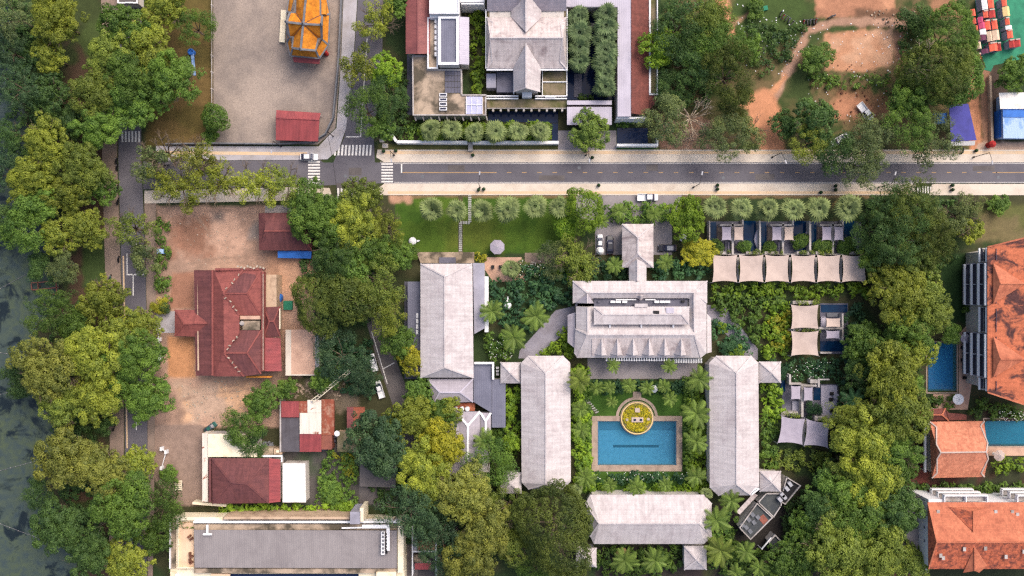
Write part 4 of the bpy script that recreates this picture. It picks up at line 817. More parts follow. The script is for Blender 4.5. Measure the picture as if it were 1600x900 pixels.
boxp(T, 1485, 648, 1508, 655, 0, 2.7, 'brick_red', 'wall')
T = bld('apartment_block', 'orange roofed apartment block with white end wall in the bottom right corner', 1530, 840)
ze, zr = 11, 14
faces_roof(T, [(1450, 785, ze), (1665, 785, ze), (1665, 847, zr), (1464, 847, zr)], [(0, 1, 2, 3)], 'tile_orange'); faces_roof(T, [(1450, 785.5, ze), (1464, 847, zr), (1451, 889, ze)], [(0, 1, 2)], 'tile_orange_worn_shade')
faces_roof(T, [(1464, 847.3, zr), (1665, 847.3, zr), (1665, 889, ze), (1451, 889, ze)], [(0, 1, 2, 3)], 'tile_orange_worn_shade')
P3 = [W(1464, 847, zr), W(1665, 847, zr), W(1450, 785, ze), W(1451, 889, ze)]; caps(T, P3, [(0, 1), (0, 2), (0, 3)], 'tile_orange')
for xa in (1521, 1641): faces_roof(T, [(xa, 799, 13.3), (xa, 831, 13.4), (xa - 40, 792, 11.35), (xa + 22, 793, 11.35)], [(0, 1, 3), (0, 3, 2)], 'tile_orange', [(0, 1)], 'tile_orange', .15, 'gable_roof'); faces_roof(T, [(xa - .1, 799, 13.31), (xa - .1, 831, 13.41), (xa - 40, 792, 11.36)], [(0, 2, 1)], 'tile_orange_worn_shade', name='gable_roof')  # west faces overlaid darker, their shade put into the tile colour
faces_roof(T, [(1523, 855, 13.5), (1523, 892, 12.2), (1505, 895, 10.9), (1545, 882, 11.3), (1530, 895, 10.9)], [(0, 1, 2), (0, 3, 4, 1)], 'tile_orange', [(0, 1)], 'tile_orange', .15, 'gable_roof')
wl = MB().prism(PW([(1452, 787), (1665, 787), (1665, 886), (1453, 886)], 10.7), 0, 10.75); wl.build('wall', 'white', T)
for i, (x, y) in enumerate(((1438, 818), (1446, 824), (1438, 838), (1446, 845))):
    z = 5.5 if i % 2 == 0 else 8.5; xx = W(1452, 0, 10.7)[0]; MB().box((xx - .03, W(0, y, z)[1], z), (.12, .5, .5)).build('vent', 'trim_grey', T)
for i in range(10):
    q = ((1466, 800), (1556, 800), (1582, 800), (1507, 858), (1540, 857), (1474, 872), (1572, 870), (1470, 868), (1590, 804), (1600, 862))[i]
    zr_ = 11 + 3 * (1 - abs(q[1] - 847) / 60) + .12; MB().box(W(*q, zr_), (.7, .9, .12)).build('roof_patch', 'concrete', T)
for x0, x1 in ((1476, 1543), (1590, 1665)):
    for lv in range(3):
        z = 10.7 - 2.9 * lv; y = W(0, 781, 10.7)[1] + .0; a = W(x0, 0, 10.7)[0]; b_ = W(x1, 0, 10.7)[0]; mx_ = (a + b_) / 2
        MB().box((mx_, y + 1.0, z - .45), (b_ - a, .32, 1.1)).build('balcony_rail', 'white', T); MB().box((mx_, y + .2, z - 1.05), (b_ - a, 1.6, .16)).build('balcony_floor', 'concrete', T)
        for xx in (a, mx_, b_): MB().box((xx, y + .15, z - .4), (.2, 1.35, 1.0)).build('balcony_screen', 'white', T)
boxp(T, 1451, 780.4, 1475, 784.6, 0, 10.2, 'white', 'parapet')
flat(T, rect(1414, 782, 1435, 866), 5.6, 'metal_grey', None); boxp(T, 1418, 876, 1450, 897, 0, 4, 'lilac_concrete', 'terrace')
for lb, r, mt, cp in (('deep blue swimming pool under the balconies of the tall apartment block', (1449, 535, 1495, 613), 'pool_blue', 'coping'), ('teal swimming pool east of the orange house', (1538, 655, 1662, 697), 'pool_teal', 'coping')):
    T = TH('swimming_pool', lb, 'pool', W((r[0] + r[2]) / 2, (r[1] + r[3]) / 2)); x0, y0, x1, y1 = r
    for q in (rect(x0 - 2, y0 - 2, x1 + 2, y0), rect(x0 - 2, y1, x1 + 2, y1 + 2), rect(x0 - 2, y0 + .02, x0, y1 - .02), rect(x1, y0 + .02, x1 + 2, y1 - .02)): MB().prism(PW(q, .1), -1.8, .1).build('coping', cp, T)
    MB().prism(PW(rect(*r), 0), -1.7, -1.3).build('floor', mt, T); MB().add([(*W(x, y)[:2], -.1) for x, y in rect(x0 + .05, y0 + .05, x1 - .05, y1 - .05)], [(3, 2, 1, 0)]).build('water', 'pool_water', T)
T = TH('swimming_pool', 'small bright green pool half hidden under the eastern trees', 'pool', W(1446, 432))
MB().prism(PW([(1437, 424), (1456, 425), (1453, 441), (1435, 439)], .1), -.2, .14).build('coping', 'coping', T); MB().prism(PW([(1438, 425), (1455, 426), (1452, 440), (1436, 438)], .1), .145, .16).build('water', 'green_court', T)
# --- parasols
def parasol(px, py, rp, z, mat, label, n=8):
    T = TH('parasol', label, 'parasol', W(px, py, z)[:2] + (0,), 'parasols'); c = W(px, py, z); r = rp * S * (H - z) / H; mb = MB(); P = [(c[0], c[1], z + .45)]
    for i in range(n):
        a = 2 * math.pi * (i + .5) / n; P.append((c[0] + r * math.cos(a), c[1] + r * math.sin(a), z - .15))
    mb.shell(P, [(0, 1 + i, 1 + (i + 1) % n) for i in range(n)], .04).build('canopy', mat, T)
    for i in range(n): MB().beam(P[0], P[1 + i], .05, .05).build('rib', 'steel', T)
    MB().tube((c[0], c[1], .1), (c[0], c[1], z + .5), .04, .035, 8).build('pole', 'steel', T); MB().lathe((c[0], c[1], 0), [(.4, 0), (.4, .1), (.1, .16)], 12).build('base', 'concrete', T)
parasol(777, 386, 12, 2.6, 'canvas_grey', 'large grey octagonal parasol on the lawn edge by the tan deck')
parasol(1509, 529, 8, 2.6, 'canvas_grey', 'grey octagonal parasol at the corner of the deep blue pool')
parasol(1498, 624, 9, 2.6, 'white', 'white parasol south of the deep blue pool')
parasol(1562, 712, 9, 2.6, 'canvas', 'cream parasol on the south edge of the teal pool')
parasol(293, 896, 9, 2.6, 'white', 'white parasol at the bottom edge on the terrace of the long grey building', 12)
parasol(1022, 608, 6, 2.6, 'white', 'small white parasol among the palms north of the pool')
for lb, x, y in (('dark cushioned lounger nearer the grey parasol by the deep blue pool', 1505, 543), ('dark cushioned lounger farther from the grey parasol by the deep blue pool', 1505, 562), ('dark lounger alone toward the south end of the deep blue pool', 1508, 590)):
    T = TH('lounger', lb, 'lounger', W(x, y), 'poolside loungers'); c = W(x, y)
    MB().box((c[0], c[1], .35), (1.7, .7, .1)).build('frame', 'dark_wood', T); MB().box((c[0] - .1, c[1], .45), (1.3, .62, .1)).build('mattress', 'black', T); MB().box((c[0] + .6, c[1], .62), (.3, .6, .4)).build('backrest', 'black', T)
    for sx in (-.7, .7):
        for sy in (-.3, .3): MB().box((c[0] + sx, c[1] + sy, .15), (.07, .07, .3)).build('leg', 'dark_wood', T)
for lb, x, y in (('dark deck chair nearer the library on the small tan deck', 770, 417), ('dark deck chair nearer the small fan palm on the tan deck', 782, 417)):
    T = TH('deck_chair', lb, 'chair', W(x, y), 'deck chairs'); c = W(x, y, .07); MB().box((c[0], c[1], .42), (.8, .8, .1)).build('seat', 'black', T); MB().box((c[0], c[1] - .38, .75), (.8, .1, .6)).build('backrest', 'black', T)
    for sx in (-.35, .35):
        for sy in (-.35, .35): MB().box((c[0] + sx, c[1] + sy, .22), (.06, .06, .32)).build('leg', 'black', T)
# --- sculptures
one('fish_sculpture', MB().lathe(W(645, 377), [(.2, 0), (.9, .1), (1.0, .5), (.7, .9), (.2, 1.1)], 14).add([(W(652, 377)[0], W(652, 377)[1] + dy, dz) for dy, dz in ((.3, .1), (-.3, .1), (-.2, .8), (.2, .8))] + [(W(656, 376)[0], W(656, 376)[1] + dy, dz) for dy, dz in ((.12, .1), (-.12, .1), (-.1, .5), (.1, .5))], [(0, 1, 2, 3), (7, 6, 5, 4), (0, 4, 5, 1), (1, 5, 6, 2), (2, 6, 7, 3), (3, 7, 4, 0)]), 'white', 'pale teardrop stone sculpture lying on the west of the front lawn', 'sculpture', W(645, 377))
one('vase_sculpture', MB().lathe(W(793, 477), [(.5, 0), (1., .5), (1.0, 1.0), (.6, 1.5), (.2, 1.7)], 14).tube((*W(793, 472)[:2], .9), (*W(793.4, 463)[:2], .6), .6, .12, 10), 'white', 'white vase shaped sculpture lying in the garden beside the library', 'sculpture', W(793, 476))
for lb, x, y in (('white rounded sculpture east of the forecourt below the bright tree', 1066, 372), ('small white urn on the west edge of the forecourt', 937, 392)):
    one('urn', MB().lathe(W(x, y), [(.35, 0), (.8, .4), (1.0, 1.0), (.6, 1.6), (.3, 1.8), (.5, 2)], 12), 'white', lb, 'sculpture', W(x, y))
# --- red hall and its neighbours
T = bld('red_hall', 'large red tiled hall with pale ornamented ridges on the dirt yard', 372, 505)
walls(T, PW(rect(304, 424, 436, 584), 5), 0, 4.9, 'wall_tan', .8)
slope(T, [(303, 422, 4.6), (331, 422, 6.2), (334, 587, 6.2), (306, 587, 4.6)], 'tile_maroon'); boxp(T, 330.5, 422, 333.5, 587, 5.5, 6.5, 'tile_red', 'ridge_cap')
slope(T, [(334, 422, 6.4), (381, 421, 7.0), (349, 458, 8.8), (374, 492, 8.2), (374, 519, 8.2), (350, 552, 8.8), (381, 588, 7), (334, 588, 6.4)], 'tile_red')
for (ya, yb_, ym, y2) in ((421, 493, 458.5, 0), (516, 588, 551.5, 1)):
    faces_roof(T, [(381, ya, 7.0), (408, ya + 2, 7.0), (350, ym, 8.8), (386, ym, 8.8), (374, yb_, 7.4) if y2 == 0 else (381, yb_, 7.0), (408, yb_, 7.0)] if y2 == 0 else [(374, ya, 7.4), (408, ya, 7.0), (350, ym, 8.8), (386, ym, 8.8), (381, yb_, 7.0), (408, yb_ - 4, 7.0)],
               [(0, 1, 3, 2), (2, 3, 5, 4), (1, 5, 3)], 'tile_maroon' if y2 else 'tile_red', [(2, 3), (3, 1), (3, 5)], 'tile_red')
slope(T, [(352, 458.6, 8.88), (381, 424, 7.12), (405, 426, 7.12), (386, 458.4, 8.9)], 'tile_maroon')
P3 = [W(381, 421, 7.1), W(349, 458, 8.9), W(374, 492, 8.3), W(374, 519, 8.3), W(350, 552, 8.9), W(381, 588, 7.1)]; caps(T, P3, [(0, 1), (1, 2), (3, 4), (4, 5)], 'tile_red', .4)
rg = random.Random(4)
for a, b_ in ((0, 1), (1, 2), (3, 4), (4, 5)):
    for t in (.2, .4, .6, .8): p = Vector(P3[a]).lerp(Vector(P3[b_]), t); MB().box((p.x + rg.uniform(-.3, .3), p.y + rg.uniform(-.2, .2), p.z + .2), (.55, .22, .4), rg.uniform(0, 3)).build('ridge_ornament', 'stone', T)
boxp(T, 375, 493.5, 406, 499, 5.5, 7.6, 'deck_tan', 'terrace'); boxp(T, 379, 501.3, 406, 515.5, 5.5, 7.2, 'stain_concrete', 'terrace'); MB().lathe(W(379, 505, 7.3), [(.5, 0), (.6, .5), (.4, 1)], 10).build('planter', 'concrete', T)
boxp(T, 408.5, 424, 412, 580, 5.5, 7.3, 'tile_red', 'parapet'); boxp(T, 410.6, 428, 411.5, 578, 7.31, 7.45, 'stone', 'ridge_cap')
boxp(T, 336, 419, 411, 422.6, 5, 7.2, 'tile_red', 'parapet')
for i in range(9): MB().box(W(372 + i * 5, 416 + (i % 3) * 1.6, 7.4), (.5, .35, .45), i * .7).build('gable_ornament', 'stone', T)
hip(T, [(412.5, 480), (437, 479), (438, 526), (412.5, 527)], 5.4, [(421, 502), (428, 502)], 6.8, 'tile_maroon', False, 'tile_red', wall=None); boxp(T, 436.2, 482, 437.8, 514, 5.3, 5.9, 'cream', 'gutter')
slope(T, [(412.5, 527.5, 6.2), (438.5, 527.5, 4.8), (440, 580, 4.8), (412.5, 580, 6.2)], 'metal_crimson'); boxp(T, 384, 588.2, 423, 590, 3, 4.6, 'gold', 'fascia')
faces_roof(T, [(273, 484, 4.2), (303, 484, 4.3), (288, 506, 5.8), (324, 505, 5.8), (273, 525, 4.2), (308, 526, 4.3)], [(0, 1, 3, 2), (4, 0, 2), (2, 3, 5, 4)], 'tile_red', [(2, 3), (0, 2), (4, 2)], 'tile_red', name='porch_roof')
for q in ((276, 488), (276, 521)): MB().tube((*W(*q, 4)[:2], 0), W(*q, 3.98), .2, .18).build('porch_post', 'cream', T)
T = bld('red_cottage', 'small maroon tiled cottage with a blue awning north of the dirt yard', 446, 362, 'house')
faces_roof(T, [(404, 333, 4.2), (413, 333, 4.8), (416, 346, 5.5), (413, 361, 6.2), (416, 372, 5.5), (405, 391, 4.2), (478, 332, 4.2), (470, 361, 6.2), (488, 350, 4.2), (487, 391, 4.2)], [(0, 1, 2, 3, 4, 5), (1, 6, 7, 3, 2), (3, 7, 9, 5, 4), (6, 8, 9, 7)], 'tile_maroon', [(3, 7), (7, 6), (7, 9)], 'tile_red', w=.3)
walls(T, PW(rect(405, 334, 486, 390), 4.2), 0, 3.9, 'wall_tan', .7); slope(T, [(434, 392, 3.2), (487, 392, 3.2), (486, 404, 2.7), (434, 403, 2.7)], 'bright_blue', name='awning'); slope(T, [(414, 322, 3), (458, 320, 3), (458, 332, 3.4), (414, 332.5, 3.4)], 'metal_grey', name='awning')
for x in (436, 484): MB().tube((*W(x, 402, 2.6)[:2], 0), W(x, 402, 2.6), .06, .06, 6).build('post', 'steel', T)
T = bld('tan_shed', 'flat tan roofed shed east of the red hall', 472, 550, 'shed')
flat(T, rect(446, 515, 499, 587), 3.4, 'deck_tan', None, wall='wall_tan')
boxp(T, 446.2, 515.2, 455, 586.8, 3.41, 3.5, 'pavement', 'roof_edge'); boxp(T, 492.5, 515.2, 498.8, 586.8, 3.41, 3.5, 'pavement_grey', 'roof_edge'); boxp(T, 455.2, 584.8, 492.3, 586.8, 3.41, 3.5, 'pavement', 'roof_edge')
one('round_fountain', MB().lathe(W(513, 522), [(2.0, 0), (2.0, .9), (1.6, .95), (1.55, .5), (.7, .45), (.5, 1.3), (.2, 1.5)], 24), 'white', 'round white basin with a raised centre beside the dark trees', 'fountain', W(513, 522))
T = TH('water_tank', 'blue plastic water tank standing east of the red hall', 'tank', W(434, 465)); MB().lathe(W(434, 465), [(1.4, 0), (1.5, .3), (1.5, 1.8), (1.1, 2.3), (.3, 2.5)], 18).build('body', 'bright_blue', T); MB().lathe((*W(434, 465)[:2], 2.5), [(.35, 0), (.35, .15)], 12).build('lid', 'black', T)
one('planted_box', MB().box((*W(451, 477)[:2], .4), (2.2, 2.2, .8)), 'green_court', 'square green planted box beside the blue water tank', 'planter', W(451, 477))
T = bld('patchwork_shack', 'shack roofed in a patchwork of red, white, grey and rusty metal sheets', 480, 666, 'shack')
for r, z0, z1, mt in (((439.5, 627, 467, 652), 4, 4, 'metal_crimson'), ((439.5, 652.5, 468, 706), 3.6, 3.4, 'metal_dark'), ((467.3, 627, 480, 645), 4.05, 4, 'metal_rust'), ((480.3, 625, 502, 645), 4.1, 4.1, 'metal_white_rust'), ((468.3, 645.3, 502, 678), 4.12, 4, 'metal_white_rust'), ((468.3, 678.3, 502, 706), 3.9, 3.5, 'metal_crimson'), ((502.3, 624, 522, 680), 3.9, 3.3, 'metal_rust')):
    slope(T, [(r[0], r[1], z0), (r[2], r[1], z0), (r[2], r[3], z1), (r[0], r[3], z1)], mt, .08, 'roof_sheet')
MB().prism(PW(rect(442, 629, 519, 702), 3), 0, 3.2).build('wall', 'brick_red', T); boxp(T, 437, 624, 439, 706, 0, 3.8, 'concrete', 'wall')
T = bld('rusty_shed', 'narrow shed with red and rust striped roof west of the blue green tree', 556, 654, 'shed')
slope(T, [(542, 636, 3), (552, 636, 3.2), (552, 673, 3.2), (542, 673, 3)], 'metal_red', .08); slope(T, [(552.3, 636, 3.2), (570, 636, 2.7), (570, 668, 2.7), (552.3, 672, 3.2)], 'metal_rust', .08); MB().prism(PW(rect(544, 638, 567, 668), 2.6), 0, 2.6).build('wall', 'brick_red', T)
T = bld('green_grey_shed', 'flat green grey roofed shed with a white dish below the rusty shed', 543, 690, 'shed')
flat(T, [(527, 674), (560, 675), (562, 707), (527, 706)], 2.8, 'moss_concrete', None, wall='wall_tan'); MB().lathe(W(527, 677, 3), [(.1, -.2), (.15, .1), (.65, .3), (.7, .34)], 14).build('dish', 'white', T)
T = bld('vine_shed', 'dark flat roofed shed half hidden by the blue green trees', 590, 735, 'shed'); flat(T, [(562, 705), (618, 708), (618, 762), (562, 760)], 3, 'asphalt_old', None, wall='wall_tan')
T = bld('fallen_mast', 'pale lattice mast leaning across the shack roof', 515, 604, 'mast')
a, b_ = Vector(W(487, 628, 4.4)), Vector(W(546, 580, 7.5)); n = (b_ - a).normalized().cross(Vector((0, 0, 1))).normalized() * .35
for sg in (-1, 1): MB().beam(a + n * sg, b_ + n * sg, .16, .16).build('chord', 'cream', T)
for i in range(14): p = a.lerp(b_, i / 14); q = a.lerp(b_, (i + 1) / 14); sg = 1 if i % 2 else -1; MB().beam(p + n * sg, q - n * sg, .09, .09).build('brace', 'cream', T)
MB().tube((a.x, a.y, 0), a, .2, .2).build('post', 'steel', T); MB().tube((b_.x, b_.y, 0), b_, .15, .12).build('post', 'steel', T)
T = bld('maroon_house', 'maroon hip roofed house with cream flat roof and white west wall', 380, 733, 'house')
flat(T, [(325, 678), (400, 678), (402, 714), (325, 714)], 4.6, 'cream', None); boxp(T, 316, 677, 324.6, 784, 0, 4.2, 'metal_white_rust', 'side_roof')
hip(T, [(331, 716), (420, 716), (420, 786), (332, 787)], 5.2, [(361, 754), (386, 756)], 7.2, 'tile_maroon', False, 'tile_maroon'); slope(T, [(420.3, 716, 5.2), (438, 718, 4.6), (438, 784, 4.6), (420.3, 786, 5.2)], 'metal_crimson'); boxp(T, 421, 720, 436, 782, 0, 4.3, 'wall', 'wall')
boxp(T, 326, 716, 330, 785, 0, 4.9, 'tile_maroon', 'side_roof'); boxp(T, 409, 711.5, 441, 714, 4, 4.5, 'white', 'gutter'); boxp(T, 439.3, 714.2, 441, 722, 4, 4.5, 'white', 'gutter')
boxp(T, 409, 700, 427, 711, 0, 3, 'stain_concrete', 'annex'); boxp(T, 428, 701, 440, 710, 0, 3.2, 'wall_tan', 'annex'); MB().box(W(434, 705, 3.4), (.7, .6, .4)).build('vent', 'cream', T)
T = bld('white_roof_annex', 'plain cream white flat roof beside the maroon house', 459, 755); flat(T, [(441.5, 724), (477, 724), (478, 785), (441.5, 785)], 4, 'metal_white', None)
ZO = -4.5
def bq(x0, y0, x1, y1, z0, z1, mt, nm): return boxp(T, x0, y0, x1, y1, z0 + ZO, z1 + ZO, mt, nm)
def Wq(x, y, z): return W(x, y, z + ZO)
T = bld('long_grey_building', 'long building with ribbed grey metal roof and beige west terrace at the bottom left', 450, 858)
MB().prism(PW(rect(266, 812, 632, 960), 9 + ZO), 0, 9 + ZO).build('wall', 'cream', T)
slope(T, [(303, 828, 11.4 + ZO), (620, 829, 11.4 + ZO), (620, 888, 10.6 + ZO), (304, 887, 10.6 + ZO)], 'metal_grey'); MB().prism(PW(rect(305, 830, 618, 886), 10.4 + ZO), 9 + ZO, 10.4 + ZO).build('upper_wall', 'cream', T)
bq(303, 819.5, 620, 827.8, 9, 10.6, 'stain_concrete', 'gutter'); bq(303, 888.5, 620, 895.5, 9, 10.2, 'stain_concrete', 'gutter'); bq(302, 814, 626, 817.4, 9, 10.9, 'white', 'parapet')
bq(279, 817, 302.7, 885, 9, 9.6, 'terrace_beige', 'terrace'); bq(266, 815, 274, 888, 9, 9.4, 'stain_concrete', 'gutter'); bq(264.5, 813, 265.8, 889, 9, 10, 'white', 'parapet')
bq(277.6, 818, 278.8, 886, 9, 10.1, 'cream', 'parapet'); bq(276, 886.2, 303, 888.2, 9, 10.1, 'cream', 'parapet'); bq(276, 808, 348, 813, 6, 10.2, 'cream', 'parapet')
bq(621.5, 820, 630.5, 895, 9, 11, 'cream', 'parapet'); bq(588, 894, 619, 960, 9, 10.8, 'cream', 'stair_head'); bq(274, 897, 277, 960, 9, 10, 'white', 'parapet')
tb = bq(547, 800, 562, 819, 6, 13.4, 'lilac_concrete', 'tower'); bq(562.2, 794, 568, 815, 6, 12.4, 'cream', 'tower_side')
MB().beam(Wq(534, 825, 11.8), Wq(569, 824, 11.8), .3, .3).build('duct', 'white', T); MB().beam(Wq(566, 822.5, 11.9), Wq(609, 822.5, 11.9), .8, .5).build('duct', 'white', T); MB().beam(Wq(606.5, 825.4, 11.9), Wq(606.5, 860, 11.9), .8, .5).build('duct', 'white', T)
MB().beam(Wq(324, 820, 11.9), Wq(324, 833, 11.9), .45, .4).build('duct', 'white', T); MB().beam(Wq(317.5, 834.6, 11.9), Wq(331, 834.6, 11.9), .4, .4).build('duct', 'white', T)
for i in range(6):
    o = MB().box(Wq(598.5, 833 + 6 * i, 11.9), (.85, .85, .9)).build('condenser', 'white', T); c = Wq(598.5, 833 + 6 * i, 12.36); sub(o, 'fan', MB().lathe(c, [(.3, 0), (.3, .04), (.1, .05)], 12), 'trim_grey', T)
for i in range(7): bq(602.5, 833 + 5 * i, 604.5, 836 + 5 * i, 11.2, 12.2, 'black', 'pipe_box')
for x, y in ((296, 838), (299, 842), (297, 866), (299, 870), (297, 876), (299, 879)): MB().box(Wq(x, y, 9.95), (.9, .5, .6), x).build('terrace_seat', 'wood', T)
pond_t = bq(360, 897, 560, 960, 9, 9.3, 'dark_water', 'pool'); bq(330, 896.5, 359.5, 960, 9, 9.5, 'terrace_beige', 'terrace')
T = bld('court_houses', 'little walled courts with a crimson roof east of the service lane', 665, 865)
for r in ((643.5, 822, 645, 900), (645.2, 861, 680, 863), (680.2, 845, 682, 900)): boxp(T, *r, 0, 3, 'white', 'wall')
boxp(T, 652, 842, 680, 859, 0, 2.4, 'brick_red', 'roof'); boxp(T, 645.5, 840, 651.5, 860, 0, 2.6, 'lilac_concrete', 'roof'); slope(T, [(648, 880, 3), (673, 880, 3), (673, 890, 2.8), (648, 890, 2.8)], 'metal_crimson'); boxp(T, 649, 881, 672, 889, 0, 2.7, 'wall', 'wall'); boxp(T, 646, 867, 664, 878, 0, 2, 'stain_concrete', 'roof')
boxp(T, 683, 852, 704, 900, 0, .2, 'brick_red', 'paving'); boxp(T, 704.5, 850, 706, 900, 0, 1.6, 'cream', 'wall')
for lb, pts in (('beige boundary wall running along the planting behind the long grey building', [(348, 811), (430, 811), (545, 811)]), ('cream wall fragment at the corner below the maroon house', [(286, 796), (340, 800)])):
    T = TH('boundary_wall', lb, 'wall', W(*pts[0]))
    for a, b_ in zip(pts, pts[1:]): MB().beam((*W(*a, 8)[:2], 3.6 if pts[0][0] > 300 else 1.2), (*W(*b_, 8)[:2], 3.6 if pts[0][0] > 300 else 1.2), .6, 7.2 if pts[0][0] > 300 else 2.4).build('wall_section', 'wall_tan' if pts[0][0] > 300 else 'cream', T)
# kitchen court, turned
m_plain('kitchen_roof', lin(66, 70, 74), lin(84, 86, 84), .5, .4, .7, .2)
T = bld('kitchen_court', 'dark roofed kitchen court edged with white parapets, turned at an angle', 1195, 790)
zk = 4.0
flat(T, [(1154, 824), (1182, 785), (1207, 808), (1172, 843)], zk, 'kitchen_roof', 'concrete', .5, .24); flat(T, [(1183, 784), (1196, 770), (1224, 770), (1220, 790), (1208, 808)], zk - .2, 'kitchen_roof', 'concrete', .5, .24)
flat(T, [(1228, 744), (1251, 758), (1226, 788), (1214, 780), (1222, 766)], zk, 'black', 'concrete', .5, .24)
for x, y, a in ((1234, 756, -.9), (1229, 763, -.9), (1222, 773, -.9), (1225, 776, -.9), (1218, 780, -.9)): MB().box(W(x, y, zk + .5), (1.2, .8, 1.0), a).build('condenser', 'steel', T)
for x, y in ((1160, 820), (1166, 824), (1172, 830), (1170, 812), (1178, 816), (1176, 804), (1184, 808)): MB().box(W(x, y, zk + .15), (1.1, .9, .3), -.9).build('skylight', 'trim_grey', T)
slope(T, [(1150, 800, 3.2), (1178, 770, 3.2), (1184, 774, 3.0), (1156, 804, 3.0)], 'tile_grey_worn', name='link_roof'); MB().box(W(1193, 812, zk + .05), (2.2, 1.6, .1), -.9).build('roof_patch', 'brick_red', T)
T = bld('garden_store', 'small dark walled store south of the kitchen court', 1208, 848, 'shed'); flat(T, [(1200, 846), (1210, 834), (1224, 848), (1210, 862)], 3, 'kitchen_roof', 'concrete', .5, .24); MB().beam(W(1190, 858, 3.2), W(1205, 840, 3.2), .3, .3).build('pergola_beam', 'white', T)
MB().tube((*W(1190, 858, 3)[:2], 0), W(1190, 858, 3.1), .1, .1).build('post', 'white', T)
# blue roofs and stalls, north east
T = bld('blue_tent', 'long navy blue tent roof with white skirt beside the red earth track', 1503, 195, 'tent')
slope(T, [(1483, 164, 3.8), (1513, 162, 3.8), (1526, 219, 4.2), (1486, 221, 4.2)], 'blue_tarp'); slope(T, [(1486, 221.5, 4.1), (1524, 220, 4.1), (1523, 227, 3.4), (1485, 228, 3.4)], 'metal_white', name='skirt')
for q in ((1485, 167), (1511, 165), (1523, 216), (1488, 218)): MB().tube((*W(*q, 3.6)[:2], 0), W(*q, 3.6), .08, .08, 6).build('post', 'steel', T)
T = bld('blue_canopy', 'small folded blue canopy half under the trees west of the navy tent', 1468, 185, 'canopy')
faces_roof(T, [(1457, 178, 2.8), (1480, 176, 2.8), (1480, 192, 2.6), (1459, 195, 2.6), (1468, 183, 3.6)], [(0, 1, 4), (1, 2, 4), (2, 3, 4), (3, 0, 4)], 'bright_blue', t=.05)
for q in ((1458, 179), (1479, 177), (1479, 191), (1460, 193)): MB().tube((*W(*q, 2.6)[:2], 0), W(*q, 2.6), .06, .06, 6).build('post', 'steel', T)
T = bld('blue_shop', 'shop with white and pale blue metal roofs at the right edge', 1590, 182)
slope(T, [(1561, 145, 5), (1662, 143, 5), (1662, 170, 4.7), (1563, 170, 4.7)], 'metal_white'); slope(T, [(1567, 170.5, 4.4), (1662, 170.5, 4.4), (1662, 184, 4.2), (1567, 183, 4.2)], 'bright_blue'); slope(T, [(1567, 183.5, 4.1), (1662, 184, 4.1), (1662, 217, 3.4), (1568, 216, 3.4)], 'metal_pale_blue')
MB().prism(PW(rect(1569, 148, 1662, 214), 3.2), 0, 3.3).build('wall', 'pale_blue', T); boxp(T, 1561, 172, 1566.5, 214, 0, 2, 'bright_blue', 'side_store')
one('red_booth', MB().lathe(W(1544, 227), [(.75, 0), (.75, 1.8), (.9, 1.9), (.3, 2.4)], 8), 'red_paint', 'small red booth at the foot of the earth track', 'booth', W(1544, 227))
one('earth_wall', MB().prism(PW([(1546, 118), (1549, 118), (1553, 222), (1549, 222)], 1.0), 0, 1.0), 'wall_tan', 'long rough brown wall beside the earth track by the shop', 'wall', W(1549, 170))
one('grey_lump', MB().lathe(W(1439, 180), [(1.1, 0), (1.3, .6), (.8, 1.5), (.1, 1.9)], 9), 'canvas_grey', 'pale grey covered stack under the trees near the blue canopy', 'cover', W(1439, 180))
m_plain('stall_coral', lin(236, 112, 88), lin(214, 92, 74), 1, .4, .7, .08); m_plain('stall_red', lin(190, 70, 66), lin(160, 60, 60), 1, .4, .7, .08); m_plain('stall_pink', lin(204, 84, 120), lin(180, 72, 108), 1, .4, .7, .08); m_plain('stall_maroon', lin(104, 58, 82), None, fine=.08); m_plain('stall_beige', lin(222, 196, 172), lin(205, 176, 150), 1, .4, .7, .08); 
